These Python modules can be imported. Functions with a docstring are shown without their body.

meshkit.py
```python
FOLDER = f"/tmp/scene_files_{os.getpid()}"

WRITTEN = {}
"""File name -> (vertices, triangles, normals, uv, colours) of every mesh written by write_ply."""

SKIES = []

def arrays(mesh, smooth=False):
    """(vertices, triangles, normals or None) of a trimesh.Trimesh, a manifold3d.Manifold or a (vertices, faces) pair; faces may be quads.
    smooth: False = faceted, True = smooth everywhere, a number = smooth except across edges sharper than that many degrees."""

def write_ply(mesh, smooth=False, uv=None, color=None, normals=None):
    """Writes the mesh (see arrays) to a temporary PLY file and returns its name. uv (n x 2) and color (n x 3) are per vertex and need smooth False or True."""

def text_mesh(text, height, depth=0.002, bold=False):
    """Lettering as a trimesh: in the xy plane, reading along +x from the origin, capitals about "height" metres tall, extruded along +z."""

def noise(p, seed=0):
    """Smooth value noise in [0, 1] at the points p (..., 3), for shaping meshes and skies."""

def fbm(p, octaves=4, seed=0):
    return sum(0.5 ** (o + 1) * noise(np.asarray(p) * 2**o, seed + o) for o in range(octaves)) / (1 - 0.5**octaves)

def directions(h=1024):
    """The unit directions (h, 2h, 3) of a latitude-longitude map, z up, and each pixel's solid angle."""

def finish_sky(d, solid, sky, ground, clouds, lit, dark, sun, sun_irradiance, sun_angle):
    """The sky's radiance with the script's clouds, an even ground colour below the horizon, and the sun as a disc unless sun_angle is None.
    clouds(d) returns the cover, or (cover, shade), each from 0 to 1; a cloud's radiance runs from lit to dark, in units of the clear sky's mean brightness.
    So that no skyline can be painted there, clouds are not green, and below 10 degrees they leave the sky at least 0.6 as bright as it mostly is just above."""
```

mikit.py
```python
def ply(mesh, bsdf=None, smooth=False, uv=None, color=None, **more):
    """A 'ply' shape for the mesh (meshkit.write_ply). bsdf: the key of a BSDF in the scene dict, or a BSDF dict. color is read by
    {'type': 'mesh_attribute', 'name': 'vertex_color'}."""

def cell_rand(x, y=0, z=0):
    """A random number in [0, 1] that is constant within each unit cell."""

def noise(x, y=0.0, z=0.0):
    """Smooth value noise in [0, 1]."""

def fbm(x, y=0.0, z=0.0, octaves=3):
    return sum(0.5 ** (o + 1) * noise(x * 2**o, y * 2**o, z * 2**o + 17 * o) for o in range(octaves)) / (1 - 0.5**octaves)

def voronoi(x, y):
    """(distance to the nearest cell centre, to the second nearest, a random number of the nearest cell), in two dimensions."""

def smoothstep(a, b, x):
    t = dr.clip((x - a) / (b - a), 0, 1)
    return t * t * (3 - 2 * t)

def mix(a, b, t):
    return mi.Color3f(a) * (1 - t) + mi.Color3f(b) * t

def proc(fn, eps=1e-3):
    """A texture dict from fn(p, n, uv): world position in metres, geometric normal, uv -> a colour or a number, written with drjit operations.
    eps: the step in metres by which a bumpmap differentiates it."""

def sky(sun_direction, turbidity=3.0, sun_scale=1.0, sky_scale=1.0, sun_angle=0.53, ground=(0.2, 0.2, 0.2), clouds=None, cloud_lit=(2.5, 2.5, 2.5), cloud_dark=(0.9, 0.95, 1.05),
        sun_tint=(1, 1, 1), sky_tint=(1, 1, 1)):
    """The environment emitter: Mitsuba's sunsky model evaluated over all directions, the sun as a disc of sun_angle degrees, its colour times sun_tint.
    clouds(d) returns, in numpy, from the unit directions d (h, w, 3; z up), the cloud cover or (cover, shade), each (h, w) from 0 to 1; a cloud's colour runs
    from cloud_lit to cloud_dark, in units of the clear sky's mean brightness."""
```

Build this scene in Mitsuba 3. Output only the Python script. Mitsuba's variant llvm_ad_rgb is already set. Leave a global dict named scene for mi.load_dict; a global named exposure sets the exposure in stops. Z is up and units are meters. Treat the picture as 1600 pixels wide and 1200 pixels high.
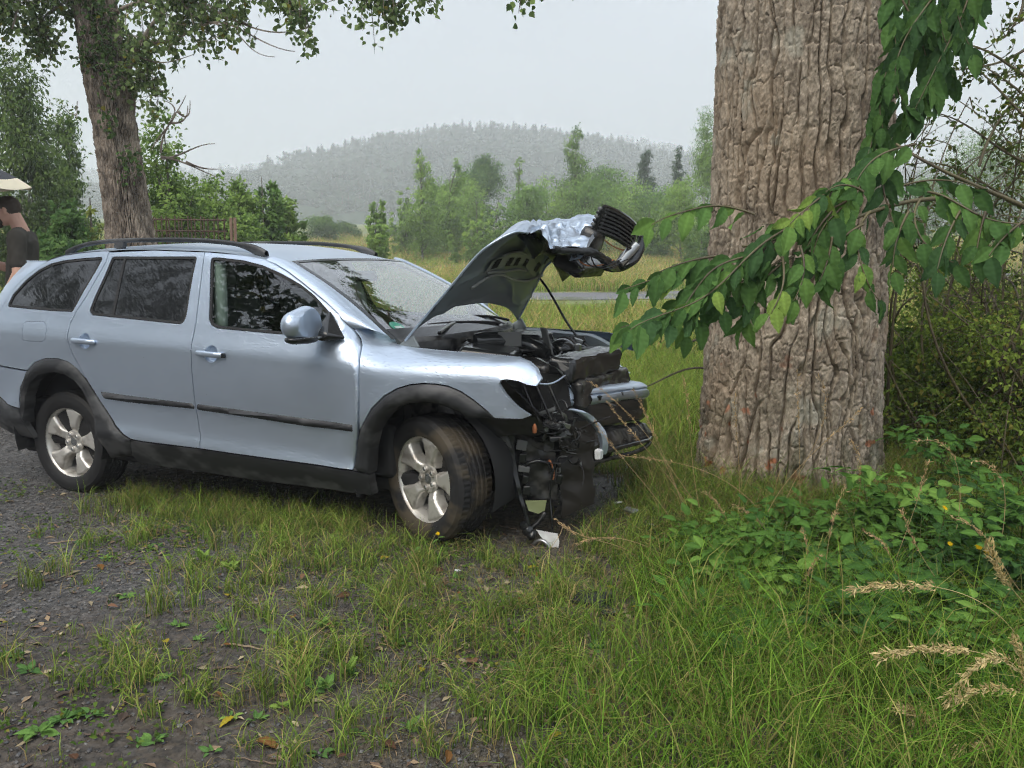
import math, random
import numpy as np
import trimesh
import manifold3d as m3
import shapely.geometry as sg
import mitsuba as mi
import drjit as dr
import mikit, meshkit
from mikit import noise, fbm, voronoi, cell_rand, smoothstep, mix
from scipy.spatial import Delaunay, cKDTree
from scipy.interpolate import PchipInterpolator, CubicSpline, RegularGridInterpolator

T = mi.ScalarTransform4f
scene, labels = {}, {}
rng = np.random.default_rng(11)
random.seed(11)

# ------------------------------------------------------------------ camera, sky, exposure
CAM_Z = 1.6
PITCH, ROLL, FOCAL = math.radians(8.63), math.radians(0.71), 1337.0      # focal length in pixels of a 1600 wide picture
_fw = np.array([0, math.cos(PITCH), -math.sin(PITCH)])
_up0 = np.array([0, math.sin(PITCH), math.cos(PITCH)])
_up = _up0 * math.cos(ROLL) - np.array([1.0, 0, 0]) * math.sin(ROLL)
scene['camera'] = {'type': 'perspective', 'fov': math.degrees(2 * math.atan(800 / FOCAL)), 'fov_axis': 'x', 'near_clip': 0.05, 'far_clip': 5000.0,
                   'to_world': T().look_at(origin=[0, 0, CAM_Z], target=[float(x) for x in np.array([0, 0, CAM_Z]) + _fw], up=[float(x) for x in _up]),
                   'medium': {'type': 'ref', 'id': 'mist'}}


def overcast(d):
    n = meshkit.fbm(np.stack([d[..., 0] * 2.2 / (d[..., 2] + 0.25), d[..., 1] * 2.2 / (d[..., 2] + 0.25), d[..., 2] * 0 + 3.0], -1), 4, 5)
    e = np.clip(d[..., 2], 0, 1)
    return np.ones(d.shape[:2]), np.clip(1 - (1 + 2.8 * e) / 3.8 * (1.0 - 0.22 * np.clip(n - 0.3, 0, 1)), 0, 1)        # a plain overcast: a good three times as bright overhead as at the horizon


scene['sky'] = mikit.sky((-0.30, -0.55, 0.78), turbidity=4, sun_scale=0.3, sun_angle=50, clouds=overcast, cloud_lit=(1.84, 2.02, 2.30), sun_tint=(0.88, 0.97, 1.10), cloud_dark=(0.02, 0.02, 0.02), ground=(0.08, 0.09, 0.06))
exposure = 3.12
scene['mist'] = {'type': 'homogeneous', 'albedo': {'type': 'rgb', 'value': [0.92, 0.955, 0.985]}, 'sigma_t': {'type': 'rgb', 'value': [0.0017, 0.0017, 0.0017]}}


# ------------------------------------------------------------------ helpers
def uniq(name):
    if name not in scene and name not in labels and not any(False for _ in ()):
        if name not in _used:
            _used.add(name)
            return name
    n = _count.get(name, 0)
    while True:
        n += 1
        k = f'{name}_{n:03d}'
        if k not in _used:
            break
    _count[name] = n
    _used.add(k)
    return k


_used, _count = set(), {}


def lab(key, label=None, category=None, group=None, kind=None):
    d = {}
    for a, b in (('label', label), ('category', category), ('group', group), ('kind', kind)):
        if b:
            d[a] = b
    if d:
        labels[key] = d


def thing(name, label, category, group=None, kind=None):
    k = uniq(name)
    lab(k, label, category, group, kind)
    return k


def put(name, mesh, mat, parent=None, smooth=False, color=None, to_world=None, label=None, category=None, group=None, kind=None, uv=None):
    """One entry of the scene, keyed parent__name."""
    key = uniq(f'{parent}__{name}' if parent else name)
    d = mesh if isinstance(mesh, dict) else mikit.ply(mesh, mat, smooth=smooth, color=color, uv=uv)
    if to_world is not None:
        d = {**d, 'to_world': to_world}
    scene[key] = d
    lab(key, label, category, group, kind)
    return key


def M4(R=None, t=(0, 0, 0), s=1.0):
    m = np.eye(4)
    m[:3, :3] = (np.eye(3) if R is None else np.asarray(R)) * s
    m[:3, 3] = t
    return m


def TW(m):
    return T(np.asarray(m, float).tolist())


def Rz(a):
    c, s = math.cos(a), math.sin(a)
    return np.array([[c, -s, 0], [s, c, 0], [0, 0, 1.0]])


def Rx(a):
    c, s = math.cos(a), math.sin(a)
    return np.array([[1.0, 0, 0], [0, c, -s], [0, s, c]])


def Ry(a):
    c, s = math.cos(a), math.sin(a)
    return np.array([[c, 0, s], [0, 1.0, 0], [-s, 0, c]])


def cat(ms):
    """(vertices, faces) lists joined; also takes trimesh objects."""
    V, F, n = [], [], 0
    for m in ms:
        v, f = (m.vertices, m.faces) if hasattr(m, 'faces') else m
        v, f = np.asarray(v, float), np.asarray(f, int)
        if f.shape[1] == 4:
            f = np.vstack([f[:, [0, 1, 2]], f[:, [0, 2, 3]]])
        V.append(v)
        F.append(f + n)
        n += len(v)
    return np.vstack(V), np.vstack(F)


def rbox(sx, sy, sz, r=0.01, c=(0, 0, 0), R=None, seg=8):
    """Rounded box centred at c."""
    r = min(r, 0.49 * min(sx, sy, sz))
    s = m3.Manifold.sphere(r, seg)
    pts = [s.translate((a * (sx / 2 - r), b * (sy / 2 - r), d * (sz / 2 - r))) for a in (-1, 1) for b in (-1, 1) for d in (-1, 1)]
    h = m3.Manifold.batch_hull(pts)
    me = h.to_mesh()
    v, f = np.array(me.vert_properties[:, :3], float), np.array(me.tri_verts)
    if R is not None:
        v = v @ np.asarray(R).T
    return v + np.asarray(c, float), f


def grid_faces(nu, nv, wrap_u=False):
    i, j = np.meshgrid(np.arange(nu if wrap_u else nu - 1), np.arange(nv - 1), indexing='ij')
    i2 = (i + 1) % nu
    a, b, c, d = i * nv + j, i2 * nv + j, i2 * nv + j + 1, i * nv + j + 1
    return np.vstack([np.stack([a, b, c], -1).reshape(-1, 3), np.stack([a, c, d], -1).reshape(-1, 3)])


def tube(points, radii, sides=6, caps=True):
    p = np.asarray(points, float)
    n = len(p)
    t = np.gradient(p, axis=0)
    t /= np.linalg.norm(t, axis=1, keepdims=True) + 1e-12
    ref = np.array([0, 0, 1.0]) if abs(t[:, 2]).mean() < 0.85 else np.array([1.0, 0.2, 0])
    a = np.cross(t, ref)
    a /= np.linalg.norm(a, axis=1, keepdims=True) + 1e-12
    b = np.cross(t, a)
    ang = np.arange(sides) * 2 * np.pi / sides
    r = np.broadcast_to(radii, (n,))[:, None, None]
    v = p[:, None] + r * (np.cos(ang)[None, :, None] * a[:, None] + np.sin(ang)[None, :, None] * b[:, None])
    i, j = np.meshgrid(np.arange(n - 1), np.arange(sides), indexing='ij')
    q = np.stack([i * sides + j, i * sides + (j + 1) % sides, (i + 1) * sides + (j + 1) % sides, (i + 1) * sides + j], -1).reshape(-1, 4)
    f = np.vstack([q[:, [0, 2, 1]], q[:, [0, 3, 2]]])
    v = v.reshape(-1, 3)
    if caps:
        k = len(v)
        v = np.vstack([v, p[:1], p[-1:]])
        jj = np.arange(sides)
        f = np.vstack([f, np.stack([jj * 0 + k, jj, (jj + 1) % sides], -1), np.stack([jj * 0 + k + 1, (n - 1) * sides + (jj + 1) % sides, (n - 1) * sides + jj], -1)])
    return v, f


def spline(pts, n=24):
    p = np.asarray(pts, float)
    s = np.concatenate([[0], np.cumsum(np.linalg.norm(np.diff(p, axis=0), axis=1))])
    return CubicSpline(s, p, axis=0)(np.linspace(0, s[-1], n))


def lathe(profile, n=48):
    """Profile (radius, height) turned round z."""
    p = np.asarray(profile, float)
    a = np.arange(n) * 2 * np.pi / n
    v = np.stack([p[None, :, 0] * np.cos(a)[:, None], p[None, :, 0] * np.sin(a)[:, None], np.broadcast_to(p[None, :, 1], (n, len(p)))], -1)
    return v.reshape(-1, 3), grid_faces(n, len(p), True)


def dense(poly, h):
    """Closed outline with points no farther apart than h."""
    p = np.asarray(poly, float)
    out = []
    for a, b in zip(p, np.roll(p, -1, axis=0)):
        n = max(1, int(math.ceil(np.linalg.norm(b - a) / h)))
        out.append(a + (b - a) * np.linspace(0, 1, n, endpoint=False)[:, None])
    return np.vstack(out)


def fill(poly, h, holes=(), seed=3):
    """Fine triangulation of an outline (n x 2): (points, faces, boundary loops as index arrays)."""
    loops, pts = [], []
    n = 0
    for loop in [poly, *holes]:
        d = dense(loop, h)
        loops.append(np.arange(n, n + len(d)))
        pts.append(d)
        n += len(d)
    shape = sg.Polygon(poly, [list(x) for x in holes]).buffer(0)
    x0, y0, x1, y1 = shape.bounds
    gx, gy = np.meshgrid(np.arange(x0, x1, h), np.arange(y0, y1, h * 0.9))
    g = np.stack([gx + (np.arange(gx.shape[0]) % 2)[:, None] * h / 2, gy], -1).reshape(-1, 2)
    import shapely
    core = shape.buffer(-0.45 * h)
    g = g[shapely.contains_xy(core, g[:, 0], g[:, 1])]
    P = np.vstack(pts + [g])
    tri = Delaunay(P).simplices
    c = P[tri].mean(1)
    grown = shape.buffer(1e-6)
    tri = tri[shapely.contains_xy(grown, c[:, 0], c[:, 1])]
    e1, e2 = P[tri[:, 1]] - P[tri[:, 0]], P[tri[:, 2]] - P[tri[:, 0]]
    ar = e1[:, 0] * e2[:, 1] - e1[:, 1] * e2[:, 0]
    tri[ar < 0] = tri[ar < 0][:, ::-1]
    tri = tri[np.abs(ar) > 1e-10]
    return P, tri, loops


def rough(mesh, amp, scale, seed=0, oct=3):
    """The mesh with its vertices pushed about by noise."""
    v, f = mesh
    v = np.asarray(v, float)
    d = np.stack([meshkit.fbm(v / scale + 31.7 * k, oct, seed + k) - 0.5 for k in range(3)], -1)
    return v + d * 2 * amp, f


def smin(x, a, b):
    t = np.clip((x - a) / (b - a), 0, 1)
    return t * t * (3 - 2 * t)


VC = {'type': 'mesh_attribute', 'name': 'vertex_color'}


def bsdf(key, d):
    scene[key] = d
    return key


def principled(key, color, rough_=0.6, two=True, **k):
    c = color if isinstance(color, dict) else {'type': 'rgb', 'value': list(color)}
    d = {'type': 'principled', 'base_color': c, 'roughness': rough_, **k}
    return bsdf(key, {'type': 'twosided', 'bsdf': d} if two else d)


# ------------------------------------------------------------------ materials
def leafmat(key, rough_=0.45, dt=0.55, spec=0.5):
    return bsdf(key, {'type': 'principledthin', 'base_color': VC, 'roughness': rough_, 'diff_trans': dt, 'eta': 1.33 + 0.2 * spec})


leafmat('m_leaf', 0.45, 0.6)
leafmat('m_grass', 0.5, 0.4)
principled('m_wood', VC, 0.8)
bsdf('m_forest', {'type': 'twosided', 'bsdf': {'type': 'diffuse', 'reflectance': VC}})
# ------------------------------------------------------------------ the land
CAR = np.array([-2.476, 5.982, 0.062])
YAW, CPITCH = math.radians(-24.01), math.radians(1.61)


def heading(x, y):
    """Metres ahead of the car's rear axle, along the car."""
    return (np.asarray(x) - CAR[0]) * math.cos(YAW) + (np.asarray(y) - CAR[1]) * math.sin(YAW)


_rise = PchipInterpolator([-3000, 16, 22, 28, 40, 55, 90, 140, 260, 420, 3000], [0, 0, 0.08, 0.2, 0.45, 0.85, 2.6, 5.2, 9, 14, 14])


def gz(x, y, fine=True):
    x, y = np.asarray(x, float), np.asarray(y, float)
    h = heading(x, y)
    z = 0.07 + 0.08 * smin(h, 0.2, 2.4) + _rise(np.hypot(x, np.maximum(y, 0)))
    p = np.stack([x, y, x * 0], -1)
    if fine:
        z = z + 0.05 * (meshkit.fbm(p / 1.1, 3, 2) - 0.5) * smin(h, 0.9, 3.2) + 0.012 * (meshkit.fbm(p / 0.16, 3, 4) - 0.5)
    z = z + 0.27 * np.exp(-(((x + 4.45) ** 2 + (y - 7.9) ** 2) / 1.3))
    z = z + 0.10 * np.exp(-(((x - 1.75) ** 2 + (y - 5.15) ** 2) / 0.9))       # the ground heaves round the foot of the big tree
    return z


def _axis(lo, a, b, hi, step, grow=1.16):
    mid = list(np.arange(a, b + 1e-9, step))
    s, v = step, mid[-1]
    while v < hi:
        s *= grow
        v += s
        mid.append(min(v, hi))
    s, v, left = step, mid[0], []
    while v > lo:
        s *= grow
        v -= s
        left.append(max(v, lo))
    return np.array(left[::-1] + mid)


gx_, gy_ = _axis(-1400, -5.5, 5.5, 1400, 0.05, 1.14), _axis(-300, 1.6, 9.0, 1700, 0.05, 1.14)
X, Y = np.meshgrid(gx_, gy_, indexing='ij')
ground_mesh = (np.stack([X, Y, gz(X, Y)], -1).reshape(-1, 3), grid_faces(len(gx_), len(gy_)))


def _hd(p):
    return (p.x - float(CAR[0])) * math.cos(YAW) + (p.y - float(CAR[1])) * math.sin(YAW)


def turf_cover(p):
    """Where grass has taken over from gravel, 0 to 1."""
    n = fbm(p.x * 0.9 + 5, p.y * 0.9, 0.0, 3)
    h = _hd(p)
    return smoothstep(1.2, 3.6, h + (n - 0.5) * 4.0 - dr.maximum(3.6 - p.y, 0.0) * 0.75)


def ground_color(p, n, uv):
    d1, d2, c = voronoi(p.x / 0.022, p.y / 0.022)
    g1, g2, c2 = voronoi(p.x / 0.009 + 7, p.y / 0.009)
    big = fbm(p.x * 1.3, p.y * 1.3, 3.0, 4)
    tone = 0.40 + 1.3 * c * c
    stone = mix((0.040, 0.039, 0.040), (0.090, 0.083, 0.076), c2) * tone
    soil = mix((0.030, 0.024, 0.019), (0.085, 0.064, 0.045), smoothstep(0.3, 0.7, fbm(p.x * 40, p.y * 40, 1.0, 4)))
    gravel = mix(stone, soil, 0.15 + 0.45 * smoothstep(0.42, 0.62, big))
    t = turf_cover(p)
    turf = mix(gravel, mix((0.028, 0.024, 0.016), (0.10, 0.080, 0.048), smoothstep(0.35, 0.7, fbm(p.x * 55, p.y * 55, 8.0, 3))), 0.25 + 0.6 * fbm(p.x * 4, p.y * 4, 5.0, 3))
    near = mix(gravel, turf, t)
    far = smoothstep(12.0, 24.0, p.y)
    field = mix((0.10, 0.13, 0.035), (0.19, 0.19, 0.065), smoothstep(0.3, 0.75, fbm(p.x * 0.22, p.y * 0.35, 2.0, 4)))
    return mix(near, field, far)


def ground_bump(p, n, uv):
    d1, d2, c = voronoi(p.x / 0.024, p.y / 0.024)
    e1, e2, c2 = voronoi(p.x / 0.009 + 3, p.y / 0.009)
    return 0.007 * smoothstep(0.0, 0.5, d2 - d1) * (0.3 + c) + 0.003 * smoothstep(0.0, 0.6, e2 - e1)


def ground_rough(p, n, uv):
    return 0.32 + 0.5 * smoothstep(0.35, 0.6, fbm(p.x * 0.8, p.y * 0.8, 9.0, 3))


bsdf('m_ground', {'type': 'twosided', 'bsdf': {'type': 'bumpmap', 'scale': 1.0, 'arbitrary': mikit.proc(ground_bump, 0.002),
     'bsdf': {'type': 'principled', 'base_color': mikit.proc(ground_color), 'roughness': mikit.proc(ground_rough), 'specular': 0.5}}})
put('ground', ground_mesh, 'm_ground', smooth=True, kind='structure', label='dark gravel and soil verge running into rough grass', category='ground')


# ---- asphalt tracks across the field, and the road at the left
def strip(path, width, lift=0.02, n=60, m=9, wob=0.25, seed=1):
    c = spline(np.c_[np.asarray(path, float), np.zeros(len(path))], n)[:, :2]
    t = np.gradient(c, axis=0)
    t /= np.linalg.norm(t, axis=1, keepdims=True)
    nrm = np.stack([-t[:, 1], t[:, 0]], -1)
    u = np.linspace(-0.5, 0.5, m)
    w = np.broadcast_to(width, (n,))
    edge = 1 + wob * (meshkit.fbm(np.stack([np.arange(n) * 0.5, np.zeros(n) + seed, np.zeros(n)], -1), 3, seed) - 0.5)
    P = c[:, None] + nrm[:, None] * (u[None, :] * (w * edge)[:, None])[..., None]
    z = gz(P[..., 0], P[..., 1], False) + lift
    return np.concatenate([P, z[..., None]], -1).reshape(-1, 3), grid_faces(n, m)


def asphalt_color(p, n, uv):
    b = fbm(p.x * 0.7, p.y * 0.7, 0.0, 4)
    return mix((0.055, 0.055, 0.062), (0.12, 0.115, 0.115), b) * (0.8 + 0.4 * noise(p.x * 60, p.y * 60))


bsdf('m_asphalt', {'type': 'twosided', 'bsdf': {'type': 'principled', 'base_color': mikit.proc(asphalt_color), 'specular': 0.6,
     'roughness': mikit.proc(lambda p, n, uv: 0.16 + 0.4 * smoothstep(0.35, 0.65, fbm(p.x * 0.5, p.y * 0.9, 4.0, 3)))}})
put('track', strip([(-30, 36), (-12, 40), (-6, 45), (-2.5, 53), (1.5, 68), (3, 80)], 4.2, seed=3), 'm_asphalt', smooth=True, kind='structure', label='narrow wet asphalt track running away through the field', category='track')
put('track', strip([(-2.5, 27.0), (1.0, 27.6), (3.5, 28.3), (8, 30), (16, 36), (27, 44), (40, 50)], 3.4, seed=5), 'm_asphalt', smooth=True, kind='structure', label='wet asphalt track crossing the grass behind the car', category='track')
put('road', strip([(-30, 11), (-12, 7.6), (-6.9, 6.5), (-6.2, 3.5), (-6.5, 0), (-7, -6)], 4.4, lift=0.012, n=120, m=25, wob=0.4, seed=8), 'm_asphalt', smooth=True, kind='structure', label='wet grey asphalt road at the left edge', category='road')


# ---- the hills
def hill_mesh(px, py, dist, depth, base, n=140, m=40, seed=0):
    """A long hill whose ridge passes the given bearings, with its own slope towards us and away."""
    x = np.interp(np.linspace(0, 1, n), np.linspace(0, 1, len(px)), [(a - 800) / FOCAL * dist for a in px])
    xs = [(a - 800) / FOCAL * dist for a in px]
    x = np.linspace(xs[0], xs[-1], n)
    ridge = PchipInterpolator(xs, [CAM_Z + (395 - b) / FOCAL * dist for b in py])(x)
    v = np.linspace(-1, 1.2, m)
    fall = np.clip(1 - np.abs(v), 0, 1)
    fall = np.where(v < 0, fall ** 0.9, 1 - 0.25 * v ** 2)
    Xg, Vg = np.meshgrid(x, v, indexing='ij')
    Yg = dist + depth * Vg
    nz = (meshkit.fbm(np.stack([Xg / 90, Yg / 90, Xg * 0], -1), 4, seed) - 0.5) * 22 * np.clip(1 - np.abs(Vg), 0, 1) * np.abs(Vg) ** 0.3
    Zg = base + (ridge[:, None] - base) * fall[None] + nz
    return Xg, Yg, Zg


bsdf('m_hill', {'type': 'twosided', 'bsdf': {'type': 'diffuse', 'reflectance': mikit.proc(lambda p, n, uv: mix((0.014, 0.027, 0.016), (0.022, 0.040, 0.020), fbm(p.x * 0.02, p.y * 0.02, 1.0, 4)))}})
hills = []
H1 = hill_mesh([200, 330, 390, 430, 480, 520, 560, 600, 640, 680, 745, 800, 850, 900, 960, 1020, 1100, 1250, 1500, 1800],
               [300, 296, 292, 277, 262, 254, 243, 234, 228, 221, 216, 219, 223, 229, 239, 250, 262, 275, 285, 290], 520, 190, 12, seed=2)
H2 = hill_mesh([-300, 0, 200, 330, 400, 460, 600, 800, 900, 1000, 1060, 1120, 1300, 1500, 1700, 2000],
               [300, 285, 280, 279, 276, 280, 260, 236, 226, 232, 240, 244, 250, 255, 262, 290], 860, 210, 16, seed=4)
for Hh, nm in ((H1, 'near wooded hill fading in the mist'), (H2, 'farther wooded ridge behind the hill, paler in the mist')):
    put('hill', (np.stack(Hh, -1).reshape(-1, 3), grid_faces(*Hh[0].shape)), 'm_hill', smooth=True, kind='structure', label=nm, category='hill')


# ---- haze
scene['haze'] = {'type': 'cube', 'to_world': T().translate([0, 560, 69]).scale([1500, 1240, 81]), 'bsdf': {'type': 'null'}, 'interior': {'type': 'ref', 'id': 'mist'}}
lab('haze', 'thin rain mist lying over the whole place', 'haze', kind='stuff')
# ------------------------------------------------------------------ foliage builders
def unit(v):
    return v / (np.linalg.norm(v, axis=-1, keepdims=True) + 1e-12)


def leaf_cards(P, D, N, L, W, fold=0.25, six=False):
    """Leaves at P: axis D, face normal N, length L, width W. Bent rhombs of 2 triangles (or 6-point leaves of 4)."""
    P, D, N = np.asarray(P, float), unit(D), np.asarray(N, float)
    S = unit(np.cross(D, N))
    N = np.cross(S, D)
    L, W = np.broadcast_to(L, (len(P),))[:, None], np.broadcast_to(W, (len(P),))[:, None]
    n = len(P)
    if not six:
        v = np.stack([P, P + D * L * 0.42 + S * W / 2 + N * W * fold, P + D * L - N * L * 0.12, P + D * L * 0.42 - S * W / 2 + N * W * fold], 1).reshape(-1, 3)
        b = np.arange(n)[:, None] * 4
        return v, np.concatenate([b + [0, 1, 2], b + [0, 2, 3]], 1).reshape(-1, 3), 4
    v = np.stack([P, P + D * L * 0.3 + S * W * 0.5 + N * W * fold, P + D * L * 0.66 + S * W * 0.36 + N * (W * fold * 0.7 - L * 0.05), P + D * L - N * L * 0.16,
                  P + D * L * 0.66 - S * W * 0.36 + N * (W * fold * 0.7 - L * 0.05), P + D * L * 0.3 - S * W * 0.5 + N * W * fold, P + D * L * 0.5 - N * L * 0.03], 1).reshape(-1, 3)
    b = np.arange(n)[:, None] * 7
    return v, np.concatenate([b + [0, 1, 6], b + [1, 2, 6], b + [2, 3, 6], b + [3, 4, 6], b + [4, 5, 6], b + [5, 0, 6]], 1).reshape(-1, 3), 7


def leaf_colors(n, per, dark, light, r, yellow=0.06):
    t = r.random(n)[:, None] ** 1.3
    c = np.array(dark) * (1 - t) + np.array(light) * t
    c = c * r.uniform(0.8, 1.2, (n, 1))
    yl = r.random(n) < yellow
    c[yl] = np.array([0.22, 0.20, 0.045]) * r.uniform(0.7, 1.2, (yl.sum(), 1))
    return np.repeat(np.clip(c, 0, 1), per, axis=0)


def crown(blobs, n, leaf, r, dark, light, droop=0.35, aspect=0.55, shell=0.55, six=False, yellow=0.04):
    """Leaves spread through ellipsoids (x, y, z, rx, ry, rz), thicker near their outsides and in clumps."""
    B = np.asarray(blobs, float)
    w = (B[:, 3] * B[:, 4] * B[:, 5]) ** 0.62
    k = r.choice(len(B), n, p=w / w.sum())
    nclump = max(6, n // 22)
    cd = unit(r.normal(size=(nclump, 3)))
    cr = shell + (1.05 - shell) * r.random(nclump) ** 0.6
    ck = r.choice(len(B), nclump, p=w / w.sum())
    clump = B[ck, :3] + cd * cr[:, None] * B[ck, 3:]
    csize = B[ck, 3:].mean(1) * r.uniform(0.12, 0.34, nclump)
    j = r.integers(0, nclump, n)
    P = clump[j] + r.normal(size=(n, 3)) * csize[j][:, None] * np.array([1, 1, 0.7])
    out = unit(P - B[ck[j], :3])
    D = unit(out * 0.5 + r.normal(size=(n, 3)) * 0.7 + np.array([0, 0, -droop]))
    N = unit(r.normal(size=(n, 3)) * 0.7 + out * 0.3 + np.array([0, 0, 0.9]))
    Ls = leaf * r.uniform(0.6, 1.25, n)
    v, f, per = leaf_cards(P, D, N, Ls, Ls * aspect, six=six)
    ctone = r.random(nclump) ** 1.4
    t = np.clip(ctone[j] * 0.75 + 0.35 * r.random(n) - 0.05, 0, 1)[:, None]
    c = np.array(dark) * (1 - t) + np.array(light) * t
    c *= r.uniform(0.82, 1.18, (n, 1))
    yl = r.random(n) < yellow
    c[yl] = np.array([0.20, 0.19, 0.045]) * r.uniform(0.7, 1.2, (yl.sum(), 1))
    return (v, f), np.repeat(np.clip(c, 0.003, 1), per, axis=0)


def soft_ply(m, mat, color, centre, up=0.35, keep=0.35):
    """A crown shaded by its overall form: leaf normals leaned towards outwards from the crown's middle."""
    v, f = np.asarray(m[0], float), np.asarray(m[1], int)
    fn = np.cross(v[f[:, 1]] - v[f[:, 0]], v[f[:, 2]] - v[f[:, 0]])
    n = np.zeros_like(v)
    for k in range(3):
        np.add.at(n, f[:, k], fn)
    o = unit(v - np.asarray(centre))
    n = unit(n)
    n = n * np.where((n * (o + [0, 0, 0.3])).sum(1) < 0, -1, 1)[:, None]
    n = unit(n * keep + o + [0, 0, up])
    return {'type': 'ply', 'filename': meshkit.write_ply((v, f), False, None, color, normals=n), 'face_normals': False, 'bsdf': {'type': 'ref', 'id': mat}}


def flat_color(v, c, r=None, amp=0.15):
    r = r or rng
    return np.clip(np.array(c)[None] * r.uniform(1 - amp, 1 + amp, (len(v), 1)), 0, 1)


def spot(px, dist):
    """The ground under a bearing (pixel column of the photo's calibration) at a distance."""
    x = (px - 800) / FOCAL * dist
    y = math.sqrt(max(dist * dist - x * x, 1.0)) if abs(x) < dist else dist
    return x, dist


# ---- forest on the hills: low conifers and round trees, 'instance' copies
def conifer_proto(seed):
    r = np.random.default_rng(seed)
    vs = [tube([(0, 0, 0), (0, 0, 9.5)], [0.16, 0.03], 4)]
    cs = [flat_color(vs[0][0], (0.05, 0.04, 0.03), r)]
    n = 15
    for k in range(n):
        t = k / n
        z = 1.6 + 8.6 * t
        R = 2.5 * (1 - t) ** 0.75 + 0.2
        m = 7
        a = r.uniform(0, 6.28) + np.arange(m) * 2 * np.pi / m + r.normal(size=m) * 0.2
        rr = R * r.uniform(0.7, 1.15, m)
        tip = np.stack([np.cos(a) * rr, np.sin(a) * rr, z - 0.35 * rr + r.normal(size=m) * 0.15], -1)
        lft = np.stack([np.cos(a + 0.42) * rr * 0.55, np.sin(a + 0.42) * rr * 0.55, z - 0.08 * rr], -1)
        rgt = np.stack([np.cos(a - 0.42) * rr * 0.55, np.sin(a - 0.42) * rr * 0.55, z - 0.08 * rr], -1)
        top = np.tile([0, 0, z + 0.35], (m, 1))
        v = np.stack([top, lft, tip, rgt], 1).reshape(-1, 3)
        b = np.arange(m)[:, None] * 4
        vs.append((v, np.concatenate([b + [0, 1, 2], b + [0, 2, 3]], 1).reshape(-1, 3)))
        cs.append(np.repeat(np.array([0.018, 0.034, 0.018])[None] * r.uniform(0.85, 1.2, (m, 1)), 4, axis=0))
    return cat(vs), np.vstack(cs)


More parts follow.
